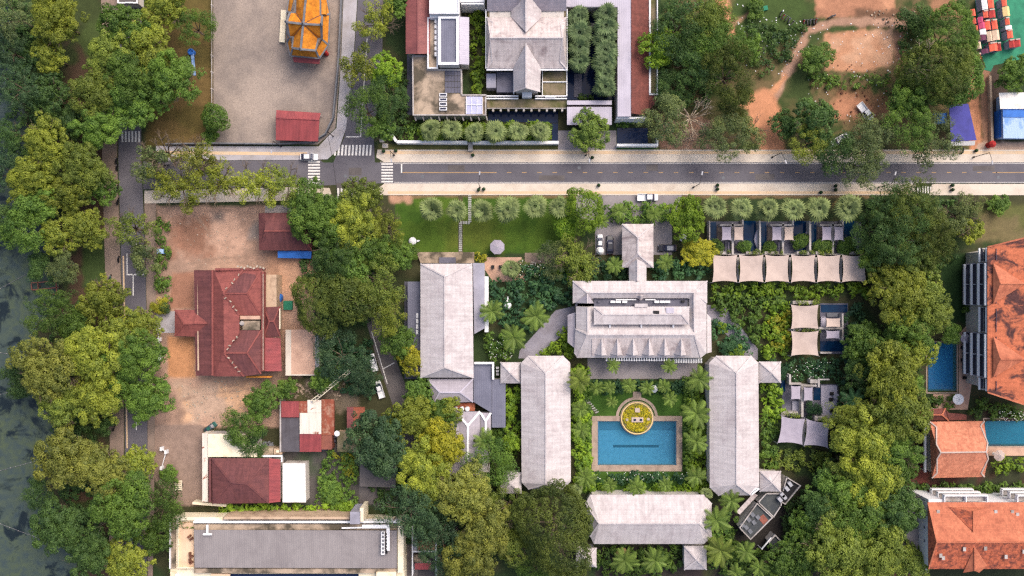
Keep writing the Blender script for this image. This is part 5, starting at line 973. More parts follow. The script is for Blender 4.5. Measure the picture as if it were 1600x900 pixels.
ST = [(1538, 4, 9, 23, 'white', 'white', 'with a tall white roof at the top edge'), (1548, 3, 9, 20, 'stall_coral', 'coral', 'with a coral roof at the top edge'), (1569, 3, 8, 14, 'stall_coral', 'coral', 'with coral roof at the top of the eastern file'),
      (1540, 22, 8, 12, 'stall_coral', 'coral', 'with coral roof just below the tall white one'), (1550, 21, 10, 14, 'stall_red', 'red', 'with deep red roof just below the coral one at the top'), (1532, 31, 8, 9, 'stall_pink', 'dusky pink', 'with dusky pink roof, northern of two'), (1534, 40, 10, 10, 'stall_pink', 'pink', 'with pink roof, southern of two'),
      (1543, 39, 9, 16, 'stall_coral', 'coral', 'with coral roof east of the pink ones'), (1554, 38, 9, 16, 'stall_coral', 'coral', 'with coral and cream roof beside the green aisle'), (1536, 50, 10, 9, 'white', 'white', 'with square white roof below the pink one'), (1533, 59, 16, 9, 'stall_maroon', 'maroon', 'with wide maroon roof'), (1546, 57, 8, 16, 'stall_beige', 'beige', 'with narrow beige roof'),
      (1556, 55, 11, 16, 'stall_beige', 'beige', 'with broad beige roof'), (1552, 73, 13, 14, 'stall_coral', 'coral', 'with coral roof at the south of the western file'), (1561, 73, 6, 14, 'stall_red', 'red', 'with slim red roof at the south end'), (1572, 18, 11, 15, 'stall_wheat', 'wheat', 'with wheat coloured roof'), (1574, 33, 7, 12, 'stall_coral', 'coral', 'with coral roof and blue corner sheet'),
      (1576, 43, 10, 6, 'white', 'white', 'with small white roof in the eastern file'), (1578, 53, 9, 14, 'stall_coral', 'coral', 'with coral roof below the small white one'), (1581, 68, 9, 13, 'stall_red', 'red', 'with red roof at the south west of the eastern file'), (1590, 67, 9, 13, 'stall_red', 'red', 'with red roof at the south east of the eastern file'),
      (1520, 20, 8, 11, 'stall_coral', 'orange', 'with orange roof under the tree edge, northernmost of three'), (1522, 33, 6, 10, 'stall_coral', 'orange', 'with orange roof under the tree edge, middle of three'), (1524.5, 45, 7, 10, 'stall_coral', 'orange', 'with orange roof under the tree edge, southernmost of three'), (1529, 71, 8, 11, 'stall_beige', 'beige', 'with dusty beige roof by the dark tree'), (1539, 80, 11, 7, 'stall_maroon', 'maroon', 'with low maroon roof at the south of the green matting'), (1530, 88, 6, 10, 'stall_red', 'red', 'with small dark red roof nearest the big dark tree')]
for px, py, w, h, mt, cn, lb in ST:
    T = TH('market_stall', 'little market stall ' + lb, 'stall', W(px, py), 'market stalls on green matting'); rz = .13; z = 2.3 + (hash((px, py)) % 3) * .1; c = W(px, py, z); ww, hh = w * S * .97, h * S * .97
    ca, sa = math.cos(rz), math.sin(rz); q = lambda x, y, zz: (c[0] + x * ca - y * sa, c[1] + x * sa + y * ca, zz)
    MB().shell([q(-ww / 2, -hh / 2, z), q(-ww / 2, hh / 2, z), q(.12, hh / 2, z + .35), q(.12, -hh / 2, z + .35), q(ww / 2, -hh / 2, z), q(ww / 2, hh / 2, z)], [(0, 3, 2, 1), (3, 4, 5, 2)], .06).build('roof', mt, T)
    MB().box((c[0], c[1], 1.05), (ww * .86, hh * .86, 2.1), rz).build('booth', 'canvas_grey', T)
    if cn in ('coral', 'red'): MB().box(q(0, hh / 2 - .18, z + .3), (ww * .8, .3, .12), rz).build('fascia', 'canvas', T)
# --- lake things
T = TH('jetty_frame', 'reddish open timber jetty frame standing in the lake', 'jetty', W(72, 446))
for a, b_ in (((50, 442), (92, 439)), ((52, 453), (92, 449)), ((60, 440), (61, 454)), ((88, 432), (90, 460)), ((78, 459), (90, 460)), ((50, 443), (51, 453))): MB().beam((*W(*a)[:2], .3), (*W(*b_)[:2], .3), .22, .18).build('beam', 'brick_red', T)
for q in ((52, 442), (52, 453), (88, 434), (90, 459), (61, 447)): MB().tube((*W(*q)[:2], -1.7), (*W(*q)[:2], .5), .12, .12, 7).build('pile', 'wood', T)
for lb, a, b_ in (('pale float line on the lake, uppermost of all', (-5, 288), (20, 293)), ('pale float line slanting up to the jetty frame', (-5, 453), (52, 421)), ('pale float line below the jetty frame, nearly level', (-5, 551), (30, 556)), ('pale float line slanting up, third from the bottom', (-5, 618), (38, 605)), ('pale float line slanting up, second from the bottom', (-5, 737), (58, 720)), ('pale float line slanting down at the bottom left corner', (-5, 818), (96, 856))):
    T = TH('float_line', lb, 'float line', W((a[0] + b_[0]) / 2, (a[1] + b_[1]) / 2, 0), 'float lines on the lake'); p, q = Vector((*W(*a)[:2], -.45)), Vector((*W(*b_)[:2], -.45)); MB().tube(p, q, .05, .05, 6).build('rope', 'trim_grey', T)
    n = int((q - p).length / 1.2)
    for i in range(n): MB().lathe(p.lerp(q, (i + .5) / n) - Vector((0, 0, .1)), [(.04, 0), (.10, .08), (.04, .16)], 6).build('float', 'concrete', T)
# ---------------------------------------------------------------- vehicles and street furniture
def loft(st):
    """stations (x, half width at sill, half width at shoulder, z low, z high) -> closed body"""
    mb = MB(); vs = []; n = 8
    for x, w0, w1, z0, z1 in st:
        zm = z0 + (z1 - z0) * .55
        vs += [(x, -w0, z0), (x, w0, z0), (x, w0, zm), (x, w1, z1 - .04), (x, w1 * .8, z1), (x, -w1 * .8, z1), (x, -w1, z1 - .04), (x, -w0, zm)]
    fs = [(j * n + i, (j + 1) * n + i, (j + 1) * n + (i + 1) % n, j * n + (i + 1) % n) for j in range(len(st) - 1) for i in range(n)]
    return mb.add(vs, fs + [tuple(range(n)), tuple(range((len(st) - 1) * n, len(st) * n))[::-1]])
def vehicle(px, py, rz, mat, label, kind='car', z=.07, name=None, roofmat=None, k=1.0):
    T = TH(name or ('pickup_truck' if kind == 'pickup' else 'parked_car'), label, 'pickup' if kind == 'pickup' else 'car', (*W(px, py)[:2], z), 'parked vehicles')
    T.o.rotation_euler = (0, 0, rz); T.o.scale = (k, k, k); T.matrix_off = (0, 0, 0); B = lambda n, mb, m_: mb.build(n, m_, T)
    L2 = 2.35 if kind == 'car' else 2.6
    if kind == 'car':
        B('body', loft([(-L2, .74, .68, .35, .72), (-L2 + .15, .86, .8, .25, .86), (-1.2, .9, .84, .22, .92), (.9, .9, .84, .22, .9), (1.6, .88, .8, .24, .82), (L2 - .15, .84, .72, .28, .72), (L2, .7, .6, .35, .62)]), mat)
        cab = [(-2.0, .76, .62, .86, .95), (-1.5, .78, .62, .86, 1.38), (-.9, .78, .64, .86, 1.46), (.2, .78, .64, .86, 1.45), (.65, .78, .62, .86, 1.3), (1.25, .76, .6, .86, .93)]
        B('windows', loft(cab), 'glass'); B('roof', MB().box((-.45, 0, 1.465), (1.35, 1.12, .05)), roofmat or mat)
        for x in (-1.72, .95): B('pillar', MB().box((x * .98, 0, 1.12), (.06, 1.2, .06)), mat)
    else:
        B('body', loft([(-.1, .9, .86, .35, .98), (.9, .92, .86, .3, .98), (1.7, .9, .82, .3, .96), (2.45, .86, .74, .34, .86), (2.6, .7, .62, .4, .76)]), mat)
        B('windows', loft([(-.35, .8, .68, .95, 1.5), (-.2, .82, .68, .95, 1.66), (1.0, .82, .68, .95, 1.66), (1.7, .8, .62, .95, 1.0)]), 'glass'); B('roof', MB().box((.4, 0, 1.69), (1.3, 1.2, .06)), mat)
        bed = MB().box((-1.35, 0, .62), (2.45, 1.75, .12))
        for sy in (-1, 1): bed.box((-1.35, sy * .84, .85), (2.45, .1, .4))
        bed.box((-2.55, 0, .85), (.1, 1.58, .4)).box((-.2, 0, .85), (.08, 1.58, .4)); B('cargo_bed', bed, mat)
    for sx in (-1.45, 1.45):
        for sy in (-.82, .82):
            w = B('wheel', MB().tube((sx, sy - .11, .32), (sx, sy + .11, .32), .33, .33, 14), 'tyre'); me = MB().tube((sx, sy + (.115 if sy > 0 else -.115) - .01, .32), (sx, sy + (.115 if sy > 0 else -.115) + .01, .32), .2, .2, 10).mesh('hub'); me.materials.append(MATS['steel']); h = bpy.data.objects.new('hub', me); COL.objects.link(h); h.parent = w
    for sy in (-.6, .6): B('headlight', MB().box((L2 - .1, sy, .6), (.12, .3, .14)), 'glass_pale'); B('tail_light', MB().box((-L2 + .05, sy, .68), (.1, .25, .16)), 'red_paint')
    for sy in (-.95, .95): B('mirror', MB().box((.85, sy, .98), (.14, .16, .12)), mat)
    return T
vehicle(484, 246, 0, 'car_white', 'white car standing by the western zebra crossing', z=.16, k=.95)
vehicle(952.5, 383, R_(90), 'car_black', 'dark car with pale bonnet parked nose up west of the gate pavilion', roofmat='car_black')
vehicle(1042, 388, R_(180), 'car_black', 'dark car with silver roof panel parked sideways east of the gate pavilion', roofmat='car_silver')
vehicle(937, 378, R_(90), 'car_white', 'small white car half under foliage west of the forecourt', k=.8)
vehicle(1011, 309, 0, 'car_white', 'white pickup standing at the hotel gate beside the footway', 'pickup', .07)
vehicle(1350, 176, R_(-52), 'car_white', 'white pickup parked at a slant on the red earth', 'pickup', .02)
vehicle(1311, 219, R_(30), 'car_white', 'white car peeking out between the trees near the main road', z=.02)
vehicle(584, 566, R_(105), 'car_white', 'white pickup on the lane verge, northern of two', 'pickup', .05, k=.85)
vehicle(594, 608, R_(108), 'car_white', 'white pickup on the lane verge, southern of two', 'pickup', .05, k=.85)
vehicle(598, 398, R_(90), 'car_white', 'white van roof showing through the trees on the lane', z=.05, k=.9)
vehicle(330, 667, R_(35), 'car_green', 'dark green three wheeled cart beside the round bush', z=.04, name='motor_cart', k=.75)
def motorbike(px, py, rz, label, z=.03, body='black'):
    T = TH('motorbike', label, 'motorbike', (*W(px, py)[:2], z), 'motorbikes'); T.o.rotation_euler = (0, 0, rz); T.matrix_off = (0, 0, 0)
    for x in (-.62, .62): MB().tube((x, -.06, .3), (x, .06, .3), .3, .3, 12).build('wheel', 'tyre', T)
    loft([(-.75, .1, .08, .55, .7), (-.4, .16, .14, .4, .8), (0, .14, .12, .3, .72), (.35, .16, .12, .35, .75), (.55, .1, .08, .6, 1.0)]).build('body', body, T)
    MB().box((-.3, 0, .83), (.75, .26, .1)).build('seat', 'black', T); MB().tube((.45, -.34, 1.02), (.45, .34, 1.02), .025, .025, 6).build('handlebar', 'steel', T)
    MB().tube((.62, 0, .3), (.45, 0, 1.0), .04, .04, 6).build('fork', 'steel', T)
MBK = [(1219, 23, 1.2), (1223, 27, 1.1), (1228, 30, 1.0), (1232, 33, 1.2), (1237, 37, .9), (1255, 36, 1.5), (1260, 36, 1.6), (1265, 35, 1.5), (1270, 35, 1.6), (1274, 34, 1.4), (1296, 28, .4), (1300, 26, .3)]
for i, (x, y, a) in enumerate(MBK): motorbike(x, y, a, f'{ORD[i]} motorbike from the west in the file along the field edge', body=('black', 'red_paint', 'car_black', 'trim_grey')[i % 4])
for x, y, a, lb in ((184, 252, 1.5, 'motorbike at the kerb nearest the dark west crossing'), (184.5, 262, 1.5, 'motorbike at the kerb just below the west crossing'), (185, 295, 1.5, 'motorbike at the kerb opposite the spreading yellow tree'), (186, 315, 1.4, 'motorbike on the promenade edge above the small wispy tree'), (187, 405, 1.5, 'motorbike on the promenade edge beside the double white lines'), (187, 446, 1.5, 'motorbike on the promenade edge above the yellow lakeside tree'), (180, 668, 1.2, 'motorbike on the promenade near the lane dashes'), (1502, 236, 1.3, 'motorbike parked in front of the navy tent skirt, eastern'), (1496, 232, .9, 'motorbike parked in front of the navy tent skirt, western'), (260, 259, .2, 'motorbike near the mossy branch tree at the west crossing'), (174, 434, 1.4, 'green motorbike standing on the promenade paving')):
    motorbike(x, y, a, lb, .16, 'car_green' if 'green' in lb else 'black')
def lamp(px, py, ang, label, z0=.14):
    T = TH('street_lamp', label, 'street lamp', (*W(px, py)[:2], z0), 'street lamps along the main road'); T.matrix_off = (0, 0, 0); T.o.rotation_euler = (0, 0, ang)
    MB().lathe((0, 0, 0), [(.22, 0), (.22, .5), (.09, .7), (.07, 7.0)], 10).build('pole', 'black', T); MB().tube((0, 0, 6.9), (2.2, 0, 7.6), .06, .045, 8).build('arm', 'black', T); MB().box((2.5, 0, 7.58), (.9, .32, .14)).build('lamp_head', 'steel', T)
lamp(616, 243, R_(-80), 'street lamp on the north footway near the eastern zebra crossing'); lamp(915, 243, R_(-85), 'street lamp on the north footway before the hotel drive'); lamp(1083, 293, R_(80), 'street lamp on the south footway below the bare brush')
lamp(1206, 246, R_(-70), 'street lamp on the north footway by the red earth track'); lamp(1520, 246, R_(-85), 'street lamp on the north footway below the navy tent'); lamp(750, 293, R_(85), 'street lamp on the south footway above the front lawn'); lamp(1372, 293, R_(75), 'street lamp on the south footway among the leaning trees'); lamp(440, 229, R_(-95), 'street lamp beside the crimson shed on the west footway')
PL = [(600, 237, 'beside the zebra crossing on the north footway'), (619, 236, 'next to the lamp by the zebra crossing'), (739, 243, 'before the gate pier of the white wall'), (748, 297, 'west of two on the south footway above the lawn'), (756, 296, 'east of two on the south footway above the lawn'), (925, 247, 'at the kerb of the hotel drive'), (914, 237, 'against the hotel drive on the north footway'), (935, 290, 'on the south kerb opposite the hotel drive'), (1120, 290, 'on the south kerb above the fan palms'), (1120, 296, 'on the south footway above the westmost villa palm'), (1304, 291, 'on the south kerb by the leaning trees'), (1304, 297, 'on the south footway by the leaning trees'), (1486, 297, 'on the south footway east of the small crossing'), (1486, 290, 'on the south kerb east of the small crossing'), (1523, 236, 'by the red booth on the north footway'), (1281, 301, 'on the south footway above the eastern villa palms')]
for x, y, lb in PL:
    T = TH('planter_pot', 'small black pot planter ' + lb, 'planter', (*W(x, y)[:2], .14), 'black pots on the footways'); T.matrix_off = (0, 0, 0)
    MB().lathe((0, 0, 0), [(.28, 0), (.42, .5), (.45, .6), (.36, .6), (.34, .5)], 12).build('pot', 'black', T); MB().lathe((0, 0, .5), [(.2, 0), (.42, .25), (.3, .55), (.05, .7)], 9).build('plant', 'leaf_D', T)
for lb, x, y, w, h in (('square pale utility cover, upper of two at the white wall corner', 597, 220, 7, 5), ('square pale utility cover, lower of two at the white wall corner', 602, 228, 9, 7)):
    T = TH('utility_cover', lb, 'cover', W(x, y)); MB().box((*W(x, y)[:2], .12), (w * S, h * S, .24)).build('frame', 'pavement', T); MB().box((*W(x, y)[:2], .26), (w * S * .7, h * S * .7, .04)).build('lid', 'concrete', T)
T = TH('blue_cart', 'small bright blue cart by the hedge of the lakeside road', 'cart', W(254, 393)); c = W(254, 393)
MB().box((c[0], c[1], .75), (1.9, 1.2, .8)).build('body', 'bright_blue', T); MB().box((c[0], c[1], 1.3), (1.6, 1.1, .1)).build('lid', 'pale_blue', T)
for sx in (-.6, .6): MB().tube((c[0] + sx, c[1] - .62, .25), (c[0] + sx, c[1] + .62, .25), .25, .25, 10).build('wheel', 'tyre', T)
T = TH('hand_cart', 'pale slatted hand cart at the corner of the maroon house drive', 'cart', W(281, 757)); c = W(281, 757)
for i in range(5): MB().box((c[0], c[1] - 1 + i * .5, .7), (1.7, .3, .08)).build('slat', 'cream', T)
for sx in (-.8, .8): MB().box((c[0] + sx, c[1], .75), (.12, 2.6, .2)).build('rail', 'cream', T); MB().tube((c[0] + sx - .05, c[1], .35), (c[0] + sx + .05, c[1], .35), .35, .35, 12).build('wheel', 'tyre', T)
for lb, pts in (('white posts and rails of the gate opposite the red hall porch', [(249, 515), (251, 530), (252, 545), (253, 560)]), ('white posts and rails of the gate before the maroon house', [(255, 700), (262, 705), (255, 730), (261, 745)])):
    T = TH('gate_posts', lb, 'gate', W(*pts[1]))
    for q in pts: MB().box((*W(*q)[:2], .7), (.5, .9, 1.4)).build('post', 'white', T)
    for a, b_ in zip(pts, pts[1:]): MB().beam((*W(*a)[:2], .9), (*W(*b_)[:2], .9), .15, .2).build('rail', 'white', T)
T = TH('slide', 'small blue ringed playground slide on the verge', 'slide', W(301, 90)); MB().lathe((*W(301, 83)[:2], 0), [(.8, 0), (.8, 1.2), (.6, 1.25), (.55, .9), (.05, .9)], 16).build('tower', 'bright_blue', T); MB().beam((*W(303, 86)[:2], 1.0), (*W(304, 118)[:2], .1), .8, .1).build('chute', 'metal_pale_blue', T)
T = TH('overhead_cable', 'black overhead cable crossing the junction from the temple yard corner', 'cable', W(512, 216)); a, b_ = Vector(W(511, 205, 7)), Vector(W(527, 300, 7))
MB().tube((*W(511, 205, 7)[:2], 0), a, .14, .1, 8).build('pole', 'dark_wood', T); MB().tube((*W(527, 306, 7)[:2], 0), (*W(527, 306, 7)[:2], 7), .14, .1, 8).build('pole', 'dark_wood', T); b_ = Vector((*W(527, 306, 7)[:2], 6.9))
for i in range(8):
    f = lambda t: a.lerp(b_, t) - Vector((0, 0, 1.2 * 4 * t * (1 - t))); MB().tube(f(i / 8), f((i + 1) / 8), .05, .05, 5).build('cable', 'black', T)
# ---------------------------------------------------------------- vegetation
def leafquads(Pc, Nn, size, rg, aspect=.6, curl=.18):
    n = len(Pc); N = Nn / (np.linalg.norm(Nn, axis=1, keepdims=True) + 1e-9)
    t = rg.normal(size=(n, 3)); t -= N * (t * N).sum(1, keepdims=True); t /= np.linalg.norm(t, axis=1, keepdims=True) + 1e-9
    b = np.cross(N, t); s = size * rg.uniform(.65, 1.35, (n, 1))
    v = np.stack([Pc - t * s * .5, Pc + b * s * aspect * .5 - N * s * curl, Pc + t * s * .5, Pc - b * s * aspect * .5 - N * s * curl], 1)
    return v.reshape(-1, 3)
def clumps_to_mesh(name, cl, per, leaf, rg, aspect=.6, up=.5, flat_=.75, rag=(.7, 1.1)):
    """cl: list of (centre, radius, brightness)"""
    P, N, Ti = [], [], []
    for c, r, br in cl:
        k = max(6, int(per * (r ** 2))); d = rg.normal(size=(k, 3)); d[:, 2] = np.abs(d[:, 2]) * 1.0 - .35; d /= np.linalg.norm(d, axis=1, keepdims=True)
        rr = r * rg.uniform(*rag, (k, 1)); q = d * rr; q[:, 2] *= flat_
        P.append(q + np.array(c)); N.append(d * 1.0 + rg.normal(size=(k, 3)) * .38 + np.array([0, 0, up])); Ti.append(np.clip(br + rg.normal(size=k) * .1, 0, 1))
    P = np.concatenate(P); N = np.concatenate(N); Ti = np.concatenate(Ti)
    V = leafquads(P, N, leaf, rg, aspect); F = np.arange(len(V)).reshape(-1, 4)
    return npmesh(name, V, F, np.repeat(Ti, 4))
def crown_proto(kind, Rr, seed):
    rg = np.random.RandomState(seed); cl = []; zs = .62
    ph = rg.uniform(0, 6.28, 4)
    out = lambda a: 1 + .13 * math.sin(2 * a + ph[0]) + .10 * math.sin(3 * a + ph[1]) + .07 * math.sin(5 * a + ph[2])
    lobes = []
    if kind == 'broad':
        nl = int(5 + Rr * 1.0); lobes.append((0, 0, .55 * Rr * zs, .42 * Rr))
        for i in range(nl):
            a = 6.283 * i / nl + rg.uniform(-.3, .3); q = rg.uniform(.42, .72) * Rr * out(a); lr = rg.uniform(.26, .40) * Rr
            lobes.append((q * math.cos(a), q * math.sin(a), rg.uniform(-.12, .5) * Rr * zs, lr))
        for i in range(int(nl * .7)):
            a = rg.uniform(0, 6.283); q = rg.uniform(.1, .6) * Rr; lobes.append((q * math.cos(a), q * math.sin(a), rg.uniform(-.1, .3) * Rr * zs, rg.uniform(.3, .4) * Rr))
        for i in range(int(nl * .8)):
            a = rg.uniform(0, 6.283); q = rg.uniform(.75, .98) * Rr * out(a); lobes.append((q * math.cos(a), q * math.sin(a), rg.uniform(-.3, .1) * Rr * zs, rg.uniform(.13, .22) * Rr))
        for x, y, z, lr in lobes:
            lb = rg.uniform(.25, .75); nc = max(5, int(14 * (lr / (.3 * Rr)) ** 1.4))
            for j in range(nc):
                d = rg.normal(size=3); d[2] = abs(d[2]) * 1.1 - .3; d /= np.linalg.norm(d); rc = min(1.15, max(.36, lr * rg.uniform(.18, .44)))
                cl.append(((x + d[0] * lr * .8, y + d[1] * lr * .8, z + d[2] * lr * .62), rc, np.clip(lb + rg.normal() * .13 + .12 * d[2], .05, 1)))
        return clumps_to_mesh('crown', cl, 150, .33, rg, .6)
    if kind == 'dense':
        n = int(30 + 6.5 * Rr * Rr * .8); g = 2.39996
        for i in range(n):
            u = (i + .5) / n; el = 1 - u * 1.18; a = g * i + rg.uniform(-.2, .2); rad = math.sqrt(max(0, 1 - max(el, 0) ** 2)) if el > 0 else 1 - .3 * abs(el); o = out(a) * rg.uniform(.84, 1.0)
            bl = .5 + .22 * math.sin(3 * a + ph[3] + 4 * el) + rg.normal() * .1
            cl.append(((Rr * .88 * rad * o * math.cos(a), Rr * .88 * rad * o * math.sin(a), Rr * .72 * el * rg.uniform(.88, 1.05)), rg.uniform(.5, .82), np.clip(bl, 0, 1)))
        return clumps_to_mesh('crown', cl, 190, .25, rg, .65, rag=(.85, 1.04))
    if kind == 'wispy':
        nl = int(7 + Rr * 1.1)
        for i in range(nl):
            a = 6.283 * i / nl + rg.uniform(-.5, .5); q = rg.uniform(.2, .85) * Rr * out(a); lobes.append((q * math.cos(a), q * math.sin(a), rg.uniform(-.1, .5) * Rr * zs, rg.uniform(.18, .32) * Rr))
        for x, y, z, lr in lobes:
            lb = rg.uniform(.3, .8)
            for j in range(9):
                d = rg.normal(size=3); d /= np.linalg.norm(d); cl.append(((x + d[0] * lr, y + d[1] * lr, z + d[2] * lr * .5), rg.uniform(.4, .85), np.clip(lb + rg.normal() * .15, 0, 1)))
        return clumps_to_mesh('crown', cl, 110, .29, rg, .55)
    if kind == 'fine':
        nl = int(9 + Rr * 1.6)
        for i in range(nl):
            a = rg.uniform(0, 6.283); q = math.sqrt(rg.uniform(0, 1)) * .85 * Rr * out(a); lobes.append((q * math.cos(a), q * math.sin(a), (1 - (q / Rr) ** 2) * Rr * zs * .8 + rg.uniform(-.6, .3), rg.uniform(.2, .32) * Rr))
        for x, y, z, lr in lobes:
            lb = rg.uniform(.25, .75)
            for j in range(10):
                d = rg.normal(size=3); d /= np.linalg.norm(d); cl.append(((x + d[0] * lr, y + d[1] * lr, z + d[2] * lr * .6), rg.uniform(.5, .9), np.clip(lb + rg.normal() * .12, 0, 1)))
        return clumps_to_mesh('crown', cl, 110, .27, rg, .45)
def trunk_mesh(seed, limbs=6, spread=.55, twig=False):
    """unit tree: crown radius 1 in x and y, height of crown centre 1"""
    rg = random.Random(seed); mb = MB(); r = .05; p = Vector((0, 0, 0)); q = Vector((rg.uniform(-.04, .04), rg.uniform(-.04, .04), .55))
    mb.tube(p, q, r * 1.25, r, 9)
    for i in range(limbs):
        a = 6.283 * i / limbs + rg.uniform(-.3, .3); m_ = q + Vector((math.cos(a) * spread * .5, math.sin(a) * spread * .5, .28)); e = q + Vector((math.cos(a) * spread, math.sin(a) * spread, rg.uniform(.4, .6)))
        mb.tube(q, m_, r * .7, r * .45, 7); mb.tube(m_, e, r * .45, r * .2, 6)
        for k in range(5 if twig else 2):
            b = a + rg.uniform(-.9, .9); s = m_.lerp(e, rg.uniform(.2, .9)); f = s + Vector((math.cos(b), math.sin(b), rg.uniform(.05, .35))) * rg.uniform(.2, .45); mb.tube(s, f, r * .26, r * .08, 5)
            if twig:
                for k2 in range(3): c = b + rg.uniform(-1, 1); s2 = s.lerp(f, rg.uniform(.3, .95)); mb.tube(s2, s2 + Vector((math.cos(c), math.sin(c), rg.uniform(0, .3))) * rg.uniform(.12, .28), r * .12, r * .05, 4)
    me = mb.mesh('trunk'); me.materials.append(MATS['bark'])
    for pg in me.polygons: pg.use_smooth = True
    return me
PROTO = {}
SIZES = dict(broad=(2.6, 4.4, 6.4), dense=(2.4, 5.0, 9.0), wispy=(3.2, 5.2), fine=(3.0, 5.0, 7.0))
sd = 100
for kd, szs in SIZES.items():
    for Rr in szs:
        PROTO[(kd, Rr)] = []
        for i in range(3 if kd in ('broad', 'fine') else 2): sd += 1; me = crown_proto(kd, Rr, sd); me.materials.append(MATS['leaf_G']); PROTO[(kd, Rr)].append(me)
TRUNKS = [trunk_mesh(i) for i in range(4)]; TWIGS = [trunk_mesh(20 + i, 7, .7, True) for i in range(2)]
def addobj(name, me, parent, loc, rz=0, scl=(1, 1, 1), mat=None, rot=None):
    o = bpy.data.objects.new(name, me); COL.objects.link(o); o.parent = parent; o.location = loc; o.rotation_euler = rot or (0, 0, rz); o.scale = scl
    if mat: o.material_slots[0].link = 'OBJECT'; o.material_slots[0].material = MATS[mat]
    return o
trg = random.Random(77)
KIND = dict(b='broad', d='dense', w='wispy', f='fine')
def tree(px, py, rp, h, code, label, group=None, name=None):
    kd = KIND[code[0]]; lf = 'leaf_' + code[1]; small = h < 3.6
    hc = h * (.70 if not small else .45)
    T = TH(name or ('bush' if small else 'tree'), label, 'bush' if small else 'tree', (*W(px, py, hc)[:2], 0), group)
    rm = rp * S * (H - hc) / H; Rr = min(SIZES[kd], key=lambda r: abs(math.log(r / rm))); me = trg.choice(PROTO[(kd, Rr)]); k = rm / Rr * 1.14; e = trg.uniform(.92, 1.1)
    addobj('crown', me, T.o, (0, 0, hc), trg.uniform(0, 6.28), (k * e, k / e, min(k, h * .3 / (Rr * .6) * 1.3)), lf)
    addobj('trunk', trg.choice(TWIGS if kd == 'wispy' or (kd == 'broad' and trg.random() < .45) else TRUNKS), T.o, (0, 0, -.05), trg.uniform(0, 6.28), (rm, rm, hc * (1.06 if kd != 'dense' else .95)))
    return T
